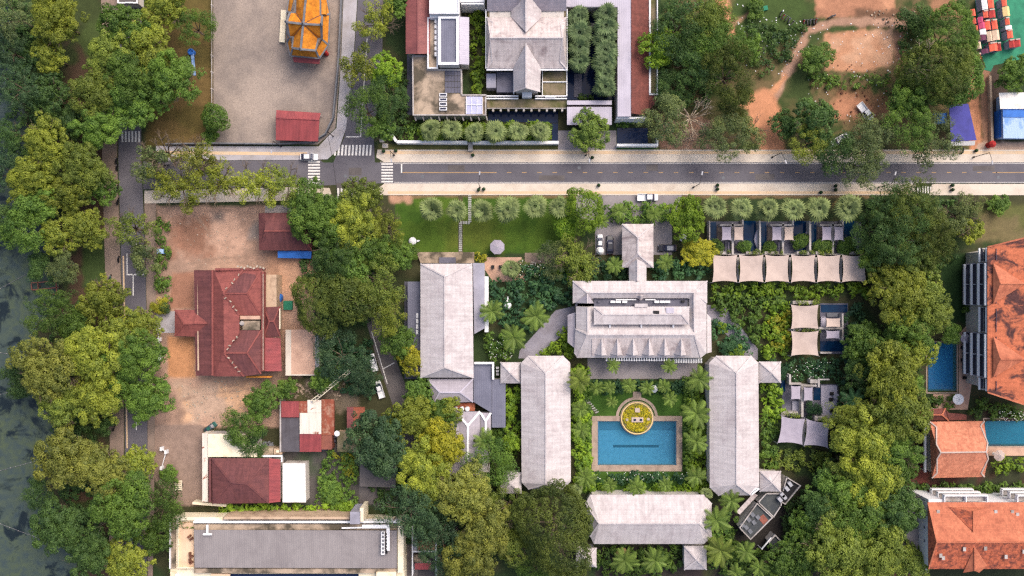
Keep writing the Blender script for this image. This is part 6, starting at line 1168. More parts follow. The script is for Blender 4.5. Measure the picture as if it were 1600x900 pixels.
TREES = '''20 25 33 13 fE|grey green tree in the top left corner above the lake
12 80 28 11 fB|dark tree on the lake shore below the top left corner
25 135 40 13 fB|large dark teal tree overhanging the lake near the top left
88 32 40 14 bY|tall yellow green tree beside the lawn strip near the top left
78 88 26 11 bY|yellow green tree just below the tallest yellow one near the top left
190 38 34 14 bG|green tree over the lakeside road at the top edge
226 66 34 13 bY|yellow green tree between the lakeside road and the verge near the top
262 14 32 12 bY|yellow green tree at the top edge west of the paved yard
304 42 27 11 fG|fresh green round tree beside the paved yard fence near the top
150 146 40 14 bN|olive green tree over the promenade north of the dark junction
208 122 38 15 bG|green tree over the road north of the western stripes
268 128 40 14 bG|broad green tree spreading toward the temple yard verge
158 196 36 13 bG|green tree crown just north west of the western stripes
222 172 30 12 bG|green tree crown directly above the western stripes
76 152 30 11 bD|dark tree between the lake and the olive tree north of the junction
18 208 26 9 fD|low dark tree on the lake shore west of the junction
76 222 36 14 bY|bright yellow green tree by the shore level with the junction
58 276 38 13 bY|yellow green tree on the shore below the bright yellow one
132 258 38 14 bN|olive yellow tree beside the junction promenade
14 268 30 8 fB|dark low tree dipping into the lake left of the junction
337 185 18 6 dG|small round dark green tree alone at the fence of the paved yard
160 296 24 9 bG|green tree at the promenade edge just below the junction
238 262 26 10 wE|sparse mossy tree with bare branches in the dark western junction
306 244 34 11 wP|bare branching tree leaning over the footway north of the western road
278 290 40 11 wY|wispy yellow tree over the western road beside the junction
336 284 40 11 wY|wispy yellow green tree, middle one over the western road
400 286 38 11 wY|wispy yellow green tree over the western road nearest the white car
446 284 32 10 wN|thin olive tree beside the western zebra crossing
204 356 34 11 wN|sparse olive tree over the lakeside road north of the double white lines
222 398 24 9 wE|thin grey green tree over the double white lines of the lakeside road
56 322 34 12 bG|green shore tree left of the little brown roofless court
42 368 36 12 fG|broad green tree overhanging the lake above the jetty frame
112 304 34 12 bY|yellow green tree north of the little pale path by the promenade
94 368 30 11 bY|yellow green tree between the shore and the promenade above the jetty
136 356 29 11 bY|yellow green tree touching the promenade above the dark lawn
104 414 26 9 fE|pale grey green tree just right of the jetty frame top
6 352 22 8 fD|dark tree cut by the left edge above the jetty
62 420 20 7 fD|dark bushy tree left of the pale one at the jetty frame
84 492 40 11 fG|dense green tree on the shore directly below the jetty frame
126 512 30 10 bG|mid green tree between the shore and the promenade below the jetty
166 470 34 12 bY|golden green tree leaning over the lakeside road below the jetty
76 578 48 15 bP|huge pale olive tree overhanging the lake in the middle left
152 556 48 15 bY|huge yellow green tree beside the lakeside road in the middle left
214 556 40 14 bG|bright green tree over the lakeside road opposite the red hall
238 622 36 12 bG|vivid green tree reaching over the dirt yard corner
152 616 40 13 bY|yellow green tree below the huge ones by the lakeside road
102 632 36 12 bN|olive green tree on the shore below the huge pale one
34 592 24 8 fD|dark low tree at the waterline beside the huge pale tree
108 712 48 14 bP|big golden olive tree on the shore lower left
166 736 38 13 bP|golden olive tree beside the road lower left
216 722 24 9 bY|small yellow green tree over the road west of the maroon house drive
200 792 48 14 bG|big mid green tree filling the road corner lower left
254 786 34 12 fG|green tree beside the road north of the long grey building
92 818 40 11 bD|dark green tree on the shore in the lower left
140 862 36 11 bD|dark green tree at the bottom edge near the lake
198 880 34 11 bY|yellow green tree at the bottom edge beside the road
66 766 26 9 fD|dark tree behind the big golden olive one on the shore
170 660 17 6 fD|small dark tree on the promenade between the big crowns
374 670 30 7 fG|round dark green tree west of the patchwork shack
412 628 28 7 bG|bushy green tree south of the red hall corner
398 692 22 5 fD|low dark tree against the cream flat roof
500 342 42 12 bG|large green tree east of the small maroon cottage
520 402 42 13 fD|deep green tree in the middle of the grove by the lane
556 346 38 12 bY|yellow green tree at the north end of the lane grove
602 352 30 10 wY|thin yellow green tree at the west corner of the front lawn
498 472 44 12 dO|dense olive green tree, western of the two round ones in the grove
546 466 42 13 dO|dense olive green tree, eastern of the two round ones in the grove
588 440 38 12 fN|pale olive tree over the lane in the middle of the grove
612 484 34 11 fY|pale yellow green tree over the lane beside the blue grey passage
622 532 26 9 bG|bright green tree beside the lane near the library
578 392 28 11 bG|green tree over the lane at the white van
480 312 28 10 bG|green tree at the southwest corner of the junction
645 562 23 8 bF|bright yellow tree beside the lane at the library corner
530 556 36 9 fB|blue green tree south of the round white basin
562 590 28 8 fB|blue green tree west of the lane pickups
508 592 20 7 bG|green tree north of the patchwork shack
450 606 15 5 bG|small green tree north west of the patchwork shack
596 690 50 13 bB|big blue green tree beside the rusty shed
640 650 34 12 bY|yellow green tree at the bend of the lane
692 690 36 12 bF|bright yellow tree west of the white lined annex roof
656 622 26 9 bG|green tree at the foot of the library annex
684 652 26 9 bG|green tree next to the four white tanks
662 726 40 13 bY|yellow green tree in the southern lane grove
640 798 50 13 fB|big blue green tree south of the vine covered shed
690 838 42 11 fB|dark blue green tree over the walled courts
722 768 42 13 bP|golden olive tree in the southern grove, northern one
764 818 42 13 bP|golden olive tree in the southern grove, eastern one
738 868 42 12 bP|golden olive tree in the southern grove, bottom one
796 792 28 10 fN|pale olive tree beside the great round olive tree
704 886 26 8 fB|dark tree at the bottom edge by the curved path
766 718 34 9 fG|lush green tree south of the yellow green bed by the west wing
798 690 16 6 bL|lime green small tree against the west wing
868 826 66 15 dO|great round dense olive green tree at the south west corner of the pool garden
836 892 26 8 fG|green tree at the bottom edge below the great round tree
590 34 34 10 wY|yellow green tree over the north street at the top
560 104 24 9 wY|thin yellow tree over the grey footway of the north street
602 112 26 8 bL|bright green tree beside the north street
572 172 32 10 fG|soft green tree over the north street near the stop line
608 156 28 9 fD|dark green tree beside the north street hedge
624 10 18 8 bG|green tree at the top edge beside the rusty red roof
596 200 20 7 bG|small green tree at the white wall corner by the street
1030 76 30 10 bL|bright green round tree overhanging the red brown tiled slope
1062 44 38 12 fD|dark tree east of the red brown slope near the top
1098 30 38 12 fN|olive tree at the top edge beside the dirt path
1122 74 38 12 fG|green tree west of the red earth path
1084 104 34 11 fD|deep green tree in the thicket west of the red earth
1138 118 48 13 fO|broad brownish olive tree beside the red earth
1048 144 26 9 fD|dark tree just north of the bare tree
1168 76 24 8 bG|fresh green tree at the edge of the grass field
1042 186 38 11 fE|grey green feathery tree beside the square dark pond
1126 216 32 10 fE|feathery green tree leaning over the main road footway
1172 204 30 8 wE|thin green tree beside the red earth at the footway
920 206 30 7 bC|bright frond leaved tree over the hotel entrance drive
1480 58 46 13 dG|dense dark green tree beside the coral stalls
1462 112 52 14 dO|huge dense green tree in the middle of the north east block
1496 128 38 12 dG|dense green tree north of the navy tent
1428 150 36 11 bG|green tree west of the blue canopy
1266 224 27 10 fY|pale round tree overhanging the main road
1272 188 34 10 bD|dark green tree north of the pale round one
1226 194 22 6 bD|low dark green tree beside the red earth track
1306 238 34 10 fD|dark tree leaning over the main road
1358 224 38 11 fE|big grey green feathery tree below the white pickup
1342 258 32 10 fE|grey green tree leaning onto the main road
1412 204 40 11 fG|green feathery tree east of the big grey green one
1456 222 36 10 fE|grey green tree beside the navy tent at the footway
1276 92 24 5 bG|rounded green tree beside the bare court
1582 116 26 9 bG|bright green tree above the white roofed shop
1430 30 22 5 fD|low dark tree near the tipped rubble at the top
1386 318 40 12 fD|deep green tree just south of the main road east of the villas
1426 322 44 13 fO|broad olive green tree south of the main road
1402 368 46 13 fD|big dark tree north of the small green pool
1446 372 42 12 fO|olive dark tree west of the orange block lawn
1366 360 30 9 fD|dark tree at the east end of the villa row
1502 336 36 10 wE|pale thin tree with dry leaves north of the orange block
1514 360 20 6 bY|yellow green small tree at the corner of the orange block
1402 462 44 12 bY|big yellow green tree below the small green pool
1384 432 26 10 bY|yellow green tree beside the sixth sail
1448 490 38 12 bN|olive green tree west of the deep blue pool
1442 452 30 10 bN|olive tree just south of the small green pool
1482 520 15 6 fG|green tree beside the grey parasol
1392 586 50 14 bY|large yellow green tree in the eastern grove
1430 546 30 11 bY|yellow green tree touching the deep blue pool
1402 640 46 13 bN|olive green tree in the eastern grove beside the sandy bend
1348 690 48 13 bY|large pale yellow tree east of the tilted sails
1388 704 40 12 bG|green tree in the eastern grove west of the orange house
1326 646 34 11 fY|pale green tree at the dim villa deck
1366 746 46 12 bY|yellow green tree in the eastern grove, lower middle
1312 764 40 10 bG|green tree north east of the kitchen court
1288 790 32 10 fD|dark green tree beside the kitchen court
1338 806 48 12 bG|large green tree in the lower eastern grove
1266 828 28 8 bG|green tree between the kitchen store and the large olive trees
224 506 24 10 bY|yellow green tree over the road beside the porch apron
204 542 30 12 bN|olive tree over the lakeside road between the huge yellow one and the bright green one
1392 796 40 12 bD|dark green tree west of the grey metal lean to
1302 856 52 13 bN|large olive tree near the bottom edge south of the kitchen court
1362 862 48 13 bN|large olive tree near the bottom edge of the eastern grove
1254 868 34 10 bG|green tree south east of the kitchen store
1216 880 26 8 bG|green tree at the bottom edge below the kitchen store
1402 742 30 9 bG|green tree beside the red brown path by the orange house
1340 590 30 8 fD|dark tree between the paired sails and the yellow grove
1352 540 32 9 bG|green tree east of the paired cream sails
914 328 31 10 dL|vivid green tree at the east end of the front lawn
882 350 18 6 dL|small vivid green tree under the lawn end palms
1074 338 30 9 bL|vivid green tree east of the hotel gate
905 405 38 8 wN|speckled olive tree over the west garden of the forecourt
1090 392 24 4.5 bF|bright golden yellow shrub tree east of the forecourt
870 404 28 5 fE|brownish grey leafless looking shrub tree by the stone terrace
176 88 36 14 bN|olive tree over the promenade near the top beside the tallest yellow one
196 150 32 14 bG|green tree over the lakeside road between the top and the western stripes
240 96 32 13 bY|yellow green tree reaching toward the blue slide
116 196 28 10 bD|dark tree beside the promenade just west of the western stripes
190 512 30 11 bY|yellow green tree over the lakeside road opposite the red hall porch
190 600 30 11 bG|green tree over the lakeside road below the huge yellow one
196 752 32 11 bN|olive tree over the road beside the maroon house drive
240 840 26 9 bG|green tree at the corner of the long grey building
1424 514 36 11 bG|green tree in the eastern grove north of the large yellow one
1330 732 36 10 bN|olive tree in the eastern grove south of the tilted sails
1418 606 26 10 bG|green tree beside the sandy bend above the brown lodge
1384 660 34 11 bY|yellow green tree in the middle of the eastern grove
1420 880 30 9 bN|olive tree at the bottom edge by the brown earth
1398 346 34 12 bO|olive crown in the middle of the wood south of the main road
1432 400 34 11 bO|olive crown above the small green pool
1366 400 26 9 bG|green crown between the sixth sail and the wood
548 420 34 12 bG|green crown in the heart of the lane grove
480 344 18 8 bG|green tree leaning over the small maroon cottage
566 306 30 10 bN|olive tree over the southern zebra crossing
620 400 24 8 bG|green tree at the north west of the library passage
700 640 22 8 bY|yellow green tree against the white lined annex roof
680 760 34 11 bY|yellow green tree in the southern grove north of the golden ones
800 850 30 10 bN|olive tree touching the great round tree at the bottom
1096 70 34 12 fG|green crown in the heart of the thicket east of the tiled slope
1150 160 30 9 fO|brownish tree beside the red earth clearing'''
for ln in TREES.split('\n'):
    a, lb = ln.split('|'); x, y, r, h, cd = a.split(); tree(float(x), float(y), float(r), float(h), cd, lb, 'trees of the district')
# dry brush and bare tree
T = TH('bare_tree', 'bare pale tree with tangled branches above the footway', 'tree', (*W(1078, 186, 4)[:2], 0)); me = TWIGS[0].copy(); me.materials.clear(); me.materials.append(MATS['bark_pale']); me2 = TWIGS[1]; addobj('trunk', me, T.o, (0, 0, 0), .4, (5.4, 5.4, 7)); addobj('branches', me, T.o, (0, 0, .2), 2.2, (4.6, 4.6, 6.4))
T = TH('bare_tree', 'bare grey branches standing among the huge dense tree', 'tree', (*W(1448, 100, 12)[:2], 0)); addobj('trunk', me, T.o, (0, 0, 0), 1.4, (5, 5, 12.2))
T = TH('bare_tree', 'bare pale limbs spreading over the western junction', 'tree', (*W(255, 240, 8)[:2], 0)); addobj('trunk', me2, T.o, (0, 0, 0), .1, (6.4, 5, 8.5)); addobj('branches', me2, T.o, (0, 0, .3), 2.9, (5, 4, 8))
rgb_ = random.Random(9); mb = MB()
for i in range(420):
    x, y = rgb_.gauss(1066, 16), rgb_.gauss(214, 9); a = rgb_.uniform(0, 6.28); l = rgb_.uniform(.4, 1.6); c = Vector((*W(x, y)[:2], rgb_.uniform(.05, .9))); mb.tube(c, c + Vector((math.cos(a) * l, math.sin(a) * l, rgb_.uniform(-.3, .5))), .035, .012, 4, False)
tag(mb.build('dry_brush', 'bark_pale'), 'heap of dry pale brushwood beside the footway', None, None, 'stuff')
# --- palms
def frond_mesh(seed, Lm=3.4):
    rg = random.Random(seed); mb = MB(); n = 9; pts = []
    for i in range(n + 1): t = i / n; pts.append(Vector((Lm * (t - .12 * t * t), 0, .95 * t - 1.55 * t * t)))
    for i in range(n): mb.tube(pts[i], pts[i + 1], .05 * (1 - i / n) + .012, .05 * (1 - (i + 1) / n) + .012, 4, False)
    for i in range(1, n * 2):
        t = i / (n * 2); k = min(n - 1, int(t * n)); p = pts[k].lerp(pts[k + 1], t * n - k); w = .52 * math.sin(math.pi * min(1, .2 + t * .8)) ** .6 + .06
        for s in (-1, 1):
            tip = p + Vector((w * .8, s * w, -.1 - .25 * w)); b = Vector((.12, 0, 0)); mb.add([p - b * .5, p + b, tip + b * .3, tip - b * .2], [(0, 1, 2, 3)])
    V = np.array(mb.v); me = bpy.data.meshes.new('frond'); me.from_pydata(mb.v, [], mb.f); me.update()
    me.attributes.new('tint', 'FLOAT', 'POINT').data.foreach_set('value', np.clip(.25 + .12 * V[:, 0] / Lm + np.random.RandomState(seed).rand(len(V)) * .4, 0, 1).astype(np.float32)); me.materials.append(MATS['leaf_C']); return me
FR = [frond_mesh(i) for i in range(3)]
def fan_mesh(seed):
    rg = random.Random(seed); mb = MB(); mb.tube((0, 0, 0), (.85, 0, .2), .05, .03, 4, False); n = 13; c = Vector((.8, 0, .2))
    for i in range(n):
        a = R_(-105 + 210 * i / (n - 1)); l = 1.5 * (.8 + .2 * math.cos(a)) * rg.uniform(.9, 1.05); d = Vector((math.cos(a), math.sin(a), 0)); s = Vector((-d.y, d.x, 0)); z = Vector((0, 0, 1))
        m_ = c + d * l * .6 + z * .02; e = c + d * l - z * .34; up = z * (.07 if i % 2 else -.03); mb.add([c, m_ + s * .2 + up, e, m_ - s * .2 - up], [(0, 1, 2, 3)])
    V = np.array(mb.v); me = bpy.data.meshes.new('frond'); me.from_pydata(mb.v, [], mb.f); me.update()
    me.attributes.new('tint', 'FLOAT', 'POINT').data.foreach_set('value', np.clip(.15 + .25 * V[:, 0] + np.random.RandomState(seed).rand(len(V)) * .25, 0, 1).astype(np.float32)); me.materials.append(MATS['leaf_A']); return me
FN = [fan_mesh(i) for i in range(3)]
pt = MB(); pt.lathe((0, 0, 0), [(1.35, 0), (1.0, .06), (.86, .5), (.8, .97), (.9, 1.0)], 10); PT = pt.mesh('trunk'); PT.materials.append(MATS['palm_trunk'])
fr_ = MB(); 
for i in range(5): a = i * 1.257; fr_.lathe((.22 * math.cos(a), .22 * math.sin(a), -.25), [(.03, -.16), (.15, 0), (.15, .1), (.03, .2)], 7)
FRU = fr_.mesh('fruit'); FRU.materials.append(MATS['gold'])
prg = random.Random(5)
def coconut(px, py, rp, h, label, mat=None, group='feather palms around the hotel gardens', nf=16):
    T = TH('coconut_palm', label, 'palm', (*W(px, py, h)[:2], 0), group); k = rp * S * (H - h) / H / 3.35
    addobj('trunk', PT, T.o, (0, 0, 0), 0, (.2 * max(k, .6), .2 * max(k, .6), h)); o0 = prg.uniform(0, 6)
    for i in range(nf):
        a = o0 + 2.39996 * i; u = i / nf; tilt = R_(22 - 62 * u + prg.uniform(-10, 10)); s = k * prg.uniform(.8, 1.12) * (1.02 - .12 * u)
        addobj('frond', prg.choice(FR), T.o, (0, 0, h + .05), rot=(prg.uniform(-.25, .25), tilt, a), scl=(s, s, s), mat=mat)
    if k > .8: [addobj('dry_frond', prg.choice(FR), T.o, (0, 0, h - .2), rot=(prg.uniform(-.3, .3), R_(prg.uniform(35, 60)), prg.uniform(0, 6.28)), scl=(k * .9, k * .9, k * .9), mat='leaf_X') for _ in range(prg.randint(0, 2))]; addobj('fruit', FRU, T.o, (0, 0, h), 0, (k, k, k))
    return T
def fanpalm(px, py, rp, h, label, mat=None, group='fan palms', nf=22):
    T = TH('fan_palm', label, 'palm', (*W(px, py, h)[:2], 0), group); k = rp * S * (H - h) / H / 2.15
    addobj('trunk', PT, T.o, (0, 0, 0), 0, (.24, .24, h)); o0 = prg.uniform(0, 6)
    rp_ = prg.uniform(.88, 1.08); k *= rp_; nf = prg.randint(14, 19)
    for i in range(prg.randint(1, 4)): s = k * .95; addobj('frond', prg.choice(FN), T.o, (0, 0, h - .3), rot=(prg.uniform(-.3, .3), R_(prg.uniform(30, 55)), prg.uniform(0, 6.28)), scl=(s, s, s), mat='leaf_X')
    for i in range(5):
        a = o0 + 1.26 * i; s = k * prg.uniform(.42, .55); addobj('frond', prg.choice(FN), T.o, (0, 0, h + .95), rot=(prg.uniform(-.3, .3), R_(prg.uniform(-30, -5)), a), scl=(s, s, s), mat=mat)
    for i in range(nf):
        a = o0 + 2.39996 * i; u = i / (nf - 1); el = R_(16 - 52 * (u ** 1.2) + prg.uniform(-16, 16)); s = k * prg.uniform(.8, 1.15)
        addobj('frond', prg.choice(FN), T.o, (0, 0, h + .4 * u), rot=(prg.uniform(-.3, .3), el, a), scl=(s, s * prg.uniform(.75, 1.1), s), mat=mat)
    return T
for i, (x, y) in enumerate(((675, 328), (714, 329), (753, 329), (793, 327), (836, 323), (875, 323))): fanpalm(x, y, 20, 7, f'{ORD[i]} silvery fan palm from the west in the front lawn row', group='fan palm row on the front lawn')
for i, (x, y) in enumerate(((1116, 324), (1157, 326), (1198, 327), (1237, 327), (1277, 326), (1323, 325))): fanpalm(x, y, 19.5 if i < 5 else 22, 7, f'{ORD[i]} silvery fan palm from the west in the villa row', group='fan palm row before the villas')
fanpalm(798, 419, 15, 4, 'small fan palm standing on the tan deck'); fanpalm(901, 764, 12, 5, 'small grey green fan palm at the corner of the west and south wings'); fanpalm(1104, 770, 11, 5, 'small grey green fan palm at the corner of the east and south wings')
for i, (x, y) in enumerate(((903, 27), (905, 53), (905, 76), (906, 99))): fanpalm(x, y, 19, 6, f'{ORD[i]} fan palm from the north in the western file of the palm court', 'leaf_H', 'fan palms of the palm court')
for i, (x, y) in enumerate(((946, 23), (946, 42), (945, 61), (946, 80), (945, 99), (945, 118), (945, 137))): fanpalm(x, y, 19, 6.3, f'{ORD[i]} fan palm from the north in the eastern file of the palm court', 'leaf_H', 'fan palms of the palm court')
for i, (x, y) in enumerate(((673, 203), (706, 204), (741, 207), (775, 206), (810, 206), (844, 205))): fanpalm(x, y, 18, 5, f'{ORD[i]} fan palm from the west behind the white garden wall', 'leaf_A', 'fan palms behind the white wall')
COCO = '''769 486 23 7|feather palm overhanging the east side of the library
837 494 26 8|feather palm beside the diagonal garden path
803 527 26 8|feather palm with a pale star crown south of the white vase
905 594 24 8|golden feather palm at the north west corner of the pool garden
1092 592 25 8|feather palm at the north east corner of the pool garden
907 640 18 6|feather palm by the stepping stones on the west of the pool lawn
908 672 18 6|feather palm level with the pool on its west side
1088 646 29 8|large feather palm north east of the pool
1088 690 23 7|feather palm level with the pool on its east side
958 571 15 5|small feather palm on the terrace below the third dormer
1046 572 15 5|small feather palm on the terrace below the sixth dormer
932 606 14 5|small feather palm, westmost in the row north of the pool
953 605 13 5|small feather palm, second from the west north of the pool
984 603 15 5|small feather palm beside the landing of the round island
1012 606 15 5|small feather palm next to the small white parasol
1038 604 14 5|small feather palm, eastmost in the row north of the pool
956 628 11 3.5|low feather palm on the pool lawn west of the island
1047 624 15 4|low feather palm on the pool lawn east of the island
915 746 21 6|feather palm at the south west corner of the pool
953 758 15 5|feather palm south of the pool toward its west end
995 761 19 5|feather palm south of the pool below the lane line
1040 757 15 5|feather palm south of the pool toward its east end
1088 744 20 6|feather palm at the south east corner of the pool
1143 782 22 7|feather palm overlapping the south end of the east wing
1119 812 28 8|large feather palm at the corner between the south and east wings
1126 860 29 8|large golden feather palm at the bottom east of the south wing
976 876 26 7|feather palm south of the south wing, western one
1024 876 25 7|feather palm south of the south wing, eastern one
757 688 22 7|feather palm in the bed south of the annex roofs
752 770 18 6|feather palm below the lush green tree by the lane grove
1334 626 24 7|dark feather palm beside the dim villa deck
1150 895 16 6|feather palm cut by the bottom edge
1166 862 20 6|feather palm south of the turned kitchen court
1186 888 19 6|feather palm at the bottom edge below the garden store
940 345 16 5|feather palm at the west side of the hotel gate
968 330 17 5|feather palm behind the hotel gate, west of the pickup
1022 335 17 5|feather palm behind the hotel gate, below the pickup
960 415 17 5|feather palm west of the gabled link
1040 410 16 5|feather palm east of the gabled link'''
for ln in COCO.split('\n'):
    a, lb = ln.split('|'); x, y, r, h = map(float, a.split()); coconut(x, y, r, h, lb, 'leaf_T' if 'dark' in lb else ('leaf_N' if 'golden' in lb else None))
# --- tropical beds: large leaved ground planting, one mass each
def bed(name, label, poly, mat, h=1.6, dens=1.0, leaf=.85, seed=0, mat2=None, kind='stuff', clr=.75, parent=None, z0=0):
    rg = np.random.RandomState(seed + 31); P = np.array(poly, float); x0, y0 = P.min(0); x1, y1 = P.max(0); A = max(1, (x1 - x0) * (y1 - y0) * S * S); n = int(A * dens * 1.5)
    xs = rg.uniform(x0, x1, n); ys = rg.uniform(y0, y1, n); k = sdist(xs, ys, poly) > 1.2; xs, ys = xs[k], ys[k]; cl = []
    for a, b_ in zip(xs, ys):
        r = clr * rg.uniform(.7, 1.25); z = max(.1, h * rg.uniform(.45, 1.0) - r * .5); w = W(a, b_, z); cl.append(((w[0], w[1], z0 + z), r, rg.uniform(.1, .9)))
    if not cl: return
    me = clumps_to_mesh(name, cl, 26 * (.85 / leaf) ** 1.3, leaf, rg, .5, .7); me.materials.append(MATS[mat]); o = bpy.data.objects.new(name, me); COL.objects.link(o)
    if parent is not None: o.parent = parent.o; o.location = -Vector(parent.matrix_off); o['kind'] = 'stuff'
    else: tag(o, label, None, None, kind)
    return o
bd = 0
BEDS = '''L 2.6 .85|yellow green hedge planting west of the west wing|788,600 813,600 813,682 806,690 786,672
L 2.2 .8|mixed green planting between the west wing and the pool lawn|893,570 922,572 924,620 918,660 924,700 930,740 925,770 895,765
G 1.8 .8|dark planting between the pool lawn and the west wing|900,600 924,604 922,690 912,740 900,740
L 2.2 .8|lime green planting between the pool lawn and the east wing|1072,620 1106,600 1107,765 1080,768 1070,735 1076,690
G 1.8 .8|dark planting at the foot of the palms east of the pool|1064,590 1106,575 1100,640 1086,740 1068,740 1070,640
L 2.2 .8|lime leaved hedge along the north eave of the south wing|922,755 1090,755 1100,772 918,772
T 1.6 .6|deep green shrubs along the south edge of the pool|920,738 1085,738 1085,757 920,757
T 1.6 .7|deep green planting between the terrace and the pool lawn|912,594 1085,594 1085,614 912,616
G 2.4 .8|lush planting behind the library by the white lattice|757,520 812,520 812,548 800,560 775,566 757,560
L 2.8 .95|lime leaved planting beside the main hall west end|836,558 862,530 886,505 896,520 898,556 880,562
T 2.2 .9|dark banana leaved jungle between the tan deck and the main hall|765,438 830,410 895,425 893,475 868,480 830,520 790,510 765,500
E 1.6 .6|pale flowering shrubs south of the stone terrace|800,405 850,412 850,430 810,432
T 2.6 1.0|deep green broad leaved bed west of the gabled link|920,405 982,400 982,437 920,437
T 2.6 1.0|deep green broad leaved bed east of the gabled link|1012,404 1108,400 1108,437 1012,437
L 2.4 .8|lime planting against the forecourt edge under the speckled tree|862,405 925,395 925,436 885,436 862,425
G 2.2 .85|planting behind the hotel gate|948,315 1065,318 1050,345 1022,350 970,350 948,345
L 2.4 .9|lime green strip south of the six cream sails|1108,442 1356,442 1356,468 1108,464
G 2.6 .9|green planting between the main hall and the paired sails|1110,455 1230,462 1230,478 1190,482 1190,545 1160,520 1112,480
F 2.6 .9|golden yellow thicket west of the paired sails|1200,490 1234,486 1234,548 1206,545
L 2.6 .9|lime green jungle round the golden thicket|1190,470 1236,470 1236,560 1192,560
L 2.8 1.0|bright lime shrubs east of the north end of the east wing|1190,600 1222,604 1228,640 1220,660 1190,660
G 2.2 .85|green planting along the east wall of the east wing|1188,655 1216,655 1214,735 1188,735
N 1.8 .7|yellowish shrubs south of the tilted sails|1214,702 1300,706 1300,738 1214,732
G 2.4 .85|green planting east of the sixth sail|1355,310 1380,330 1380,440 1355,440
T 2.4 .8|deep green planting east of the paired sails|1320,480 1350,470 1350,600 1300,600 1320,560
T 2.0 .6|deep green planting with white blossom south of the paired sails|1222,562 1320,556 1300,592 1236,598
L 2.4 .95|lime leaved hedge beside the slate blue hotel roof|733,18 758,18 758,142 742,148 734,104
H 3.4 .7|grey green palms filling the western file of the palm court|889,16 920,16 921,112 890,112
H 3.4 .7|grey green palms filling the eastern file of the palm court|930,12 962,12 962,150 930,148
L 4.2 .8|lime shrubs filling the row between the fan palms behind the white wall|655,192 862,192 862,218 655,218
G 1.6 .8|green planting beneath the fan palms behind the white wall|640,190 862,192 862,221 624,221 612,202
D 2.2 .8|dark hedge planting beside the north street corner|606,110 634,110 640,190 624,216 606,195
G 1.4 .6|clipped green hedge north of the lilac canopy|886,149 958,149 958,156 886,156
G 1.6 .6|clipped green hedge north of the square dark pond|965,188 1012,188 1012,199 965,199
L 2.6 1.0|banana and heliconia planting along the wall behind the maroon house|340,786 560,787 560,807 345,807
G 2.2 .8|green thicket between the patchwork shack and the planting|505,705 560,705 560,788 490,788
F 2.0 .8|yellow leaved shrub between the sheds|515,708 556,708 552,745 530,740
D 2.4 .8|dark thicket under the grove west of the lane|470,330 580,320 590,500 500,520 470,420
T 2.2 .8|dark shrubs beneath the blue green trees by the lane|490,530 580,530 590,630 500,600
G 2.0 .7|green hedge along the lakeside road before the red hall|240,340 265,340 266,470 244,470
D 1.8 .7|low dark growth on the lake shore, northern stretch|0,0 60,0 120,180 60,300 20,300
D 1.8 .7|low dark growth on the lake shore, southern stretch|60,470 140,470 150,640 160,900 110,860 80,700 70,540
D 2.0 .8|dark undergrowth in the thicket beside the red brown slope|1030,0 1120,0 1160,100 1100,170 1030,170
D 2.4 .8|dark undergrowth beneath the eastern grove|1310,600 1440,480 1440,700 1420,860 1240,880 1290,740
D 2.2 .8|dark undergrowth beneath the trees south of the main road|1358,310 1500,310 1500,400 1440,440 1370,420
D 2.2 .8|dark undergrowth beneath the southern grove|560,740 760,700 820,780 760,890 690,890 620,840
G 2.0 .8|green hedge between the orange house and the corner block|1424,756 1600,752 1600,776 1424,782
G 2.2 .8|green planting between the tall block and the teal pool|1510,615 1600,640 1600,658 1515,652
L 2.2 .8|lime shrubs south of the cream parasol|1545,712 1600,716 1600,742 1552,740
G 2.0 .8|green planting east of the brown lodge toward the blue pool|1445,618 1495,618 1490,638 1440,640
G 2.4 .8|planting at the foot of the tall block balconies|1505,480 1535,480 1535,520 1510,510
G 2.2 .8|planting along the south eave of the south wing|930,852 1066,852 1066,900 930,900
G 2.4 .8|planting west of the large feather palm by the kitchen court|1104,790 1150,800 1160,860 1110,890
G 2.4 .8|green planting filling the ground south of the kitchen court|1135,840 1160,838 1190,862 1240,866 1240,900 1120,900
D 2.4 .8|dark planting east of the kitchen condensers|1240,770 1262,760 1290,790 1270,850 1226,846 1218,806
D 1.6 .6|dark weeds along the grass field edge|1160,30 1275,40 1240,90 1190,120 1150,80
D 1.8 .7|dark scrub around the bare court|1400,40 1450,30 1450,180 1400,170 1410,110
G 1.6 .7|scrub between the bare court and the red earth patch|1262,112 1400,114 1400,136 1300,140 1262,136
G 2.2 .8|lush bed beside the annex roofs|730,668 790,668 812,690 800,735 730,740
T 2.2 .7|dark bed beside the east path of the main hall|1112,500 1160,512 1180,555 1130,556 1110,540
N 1.8 .7|yellow green strip along the dark south boundary of the villa garden|1195,705 1216,705 1216,735 1195,735
F 1.4 .7|golden ground planting at the library terrace corner|732,395 765,392 768,405 745,412'''
for ln in BEDS.split('\n'):
    bd += 1; hd, lb, pl_ = ln.split('|'); mt, h, lf = hd.split(); poly = [tuple(map(float, q.split(','))) for q in pl_.split()]
    nm = 'undergrowth' if 'growth' in lb or 'scrub' in lb or 'weeds' in lb or 'thicket under' in lb else 'shrubbery'
    bed(nm, lb, poly, 'leaf_' + mt, float(h), .65 if nm == 'shrubbery' else .5, float(lf), bd)
rgv = random.Random(12)
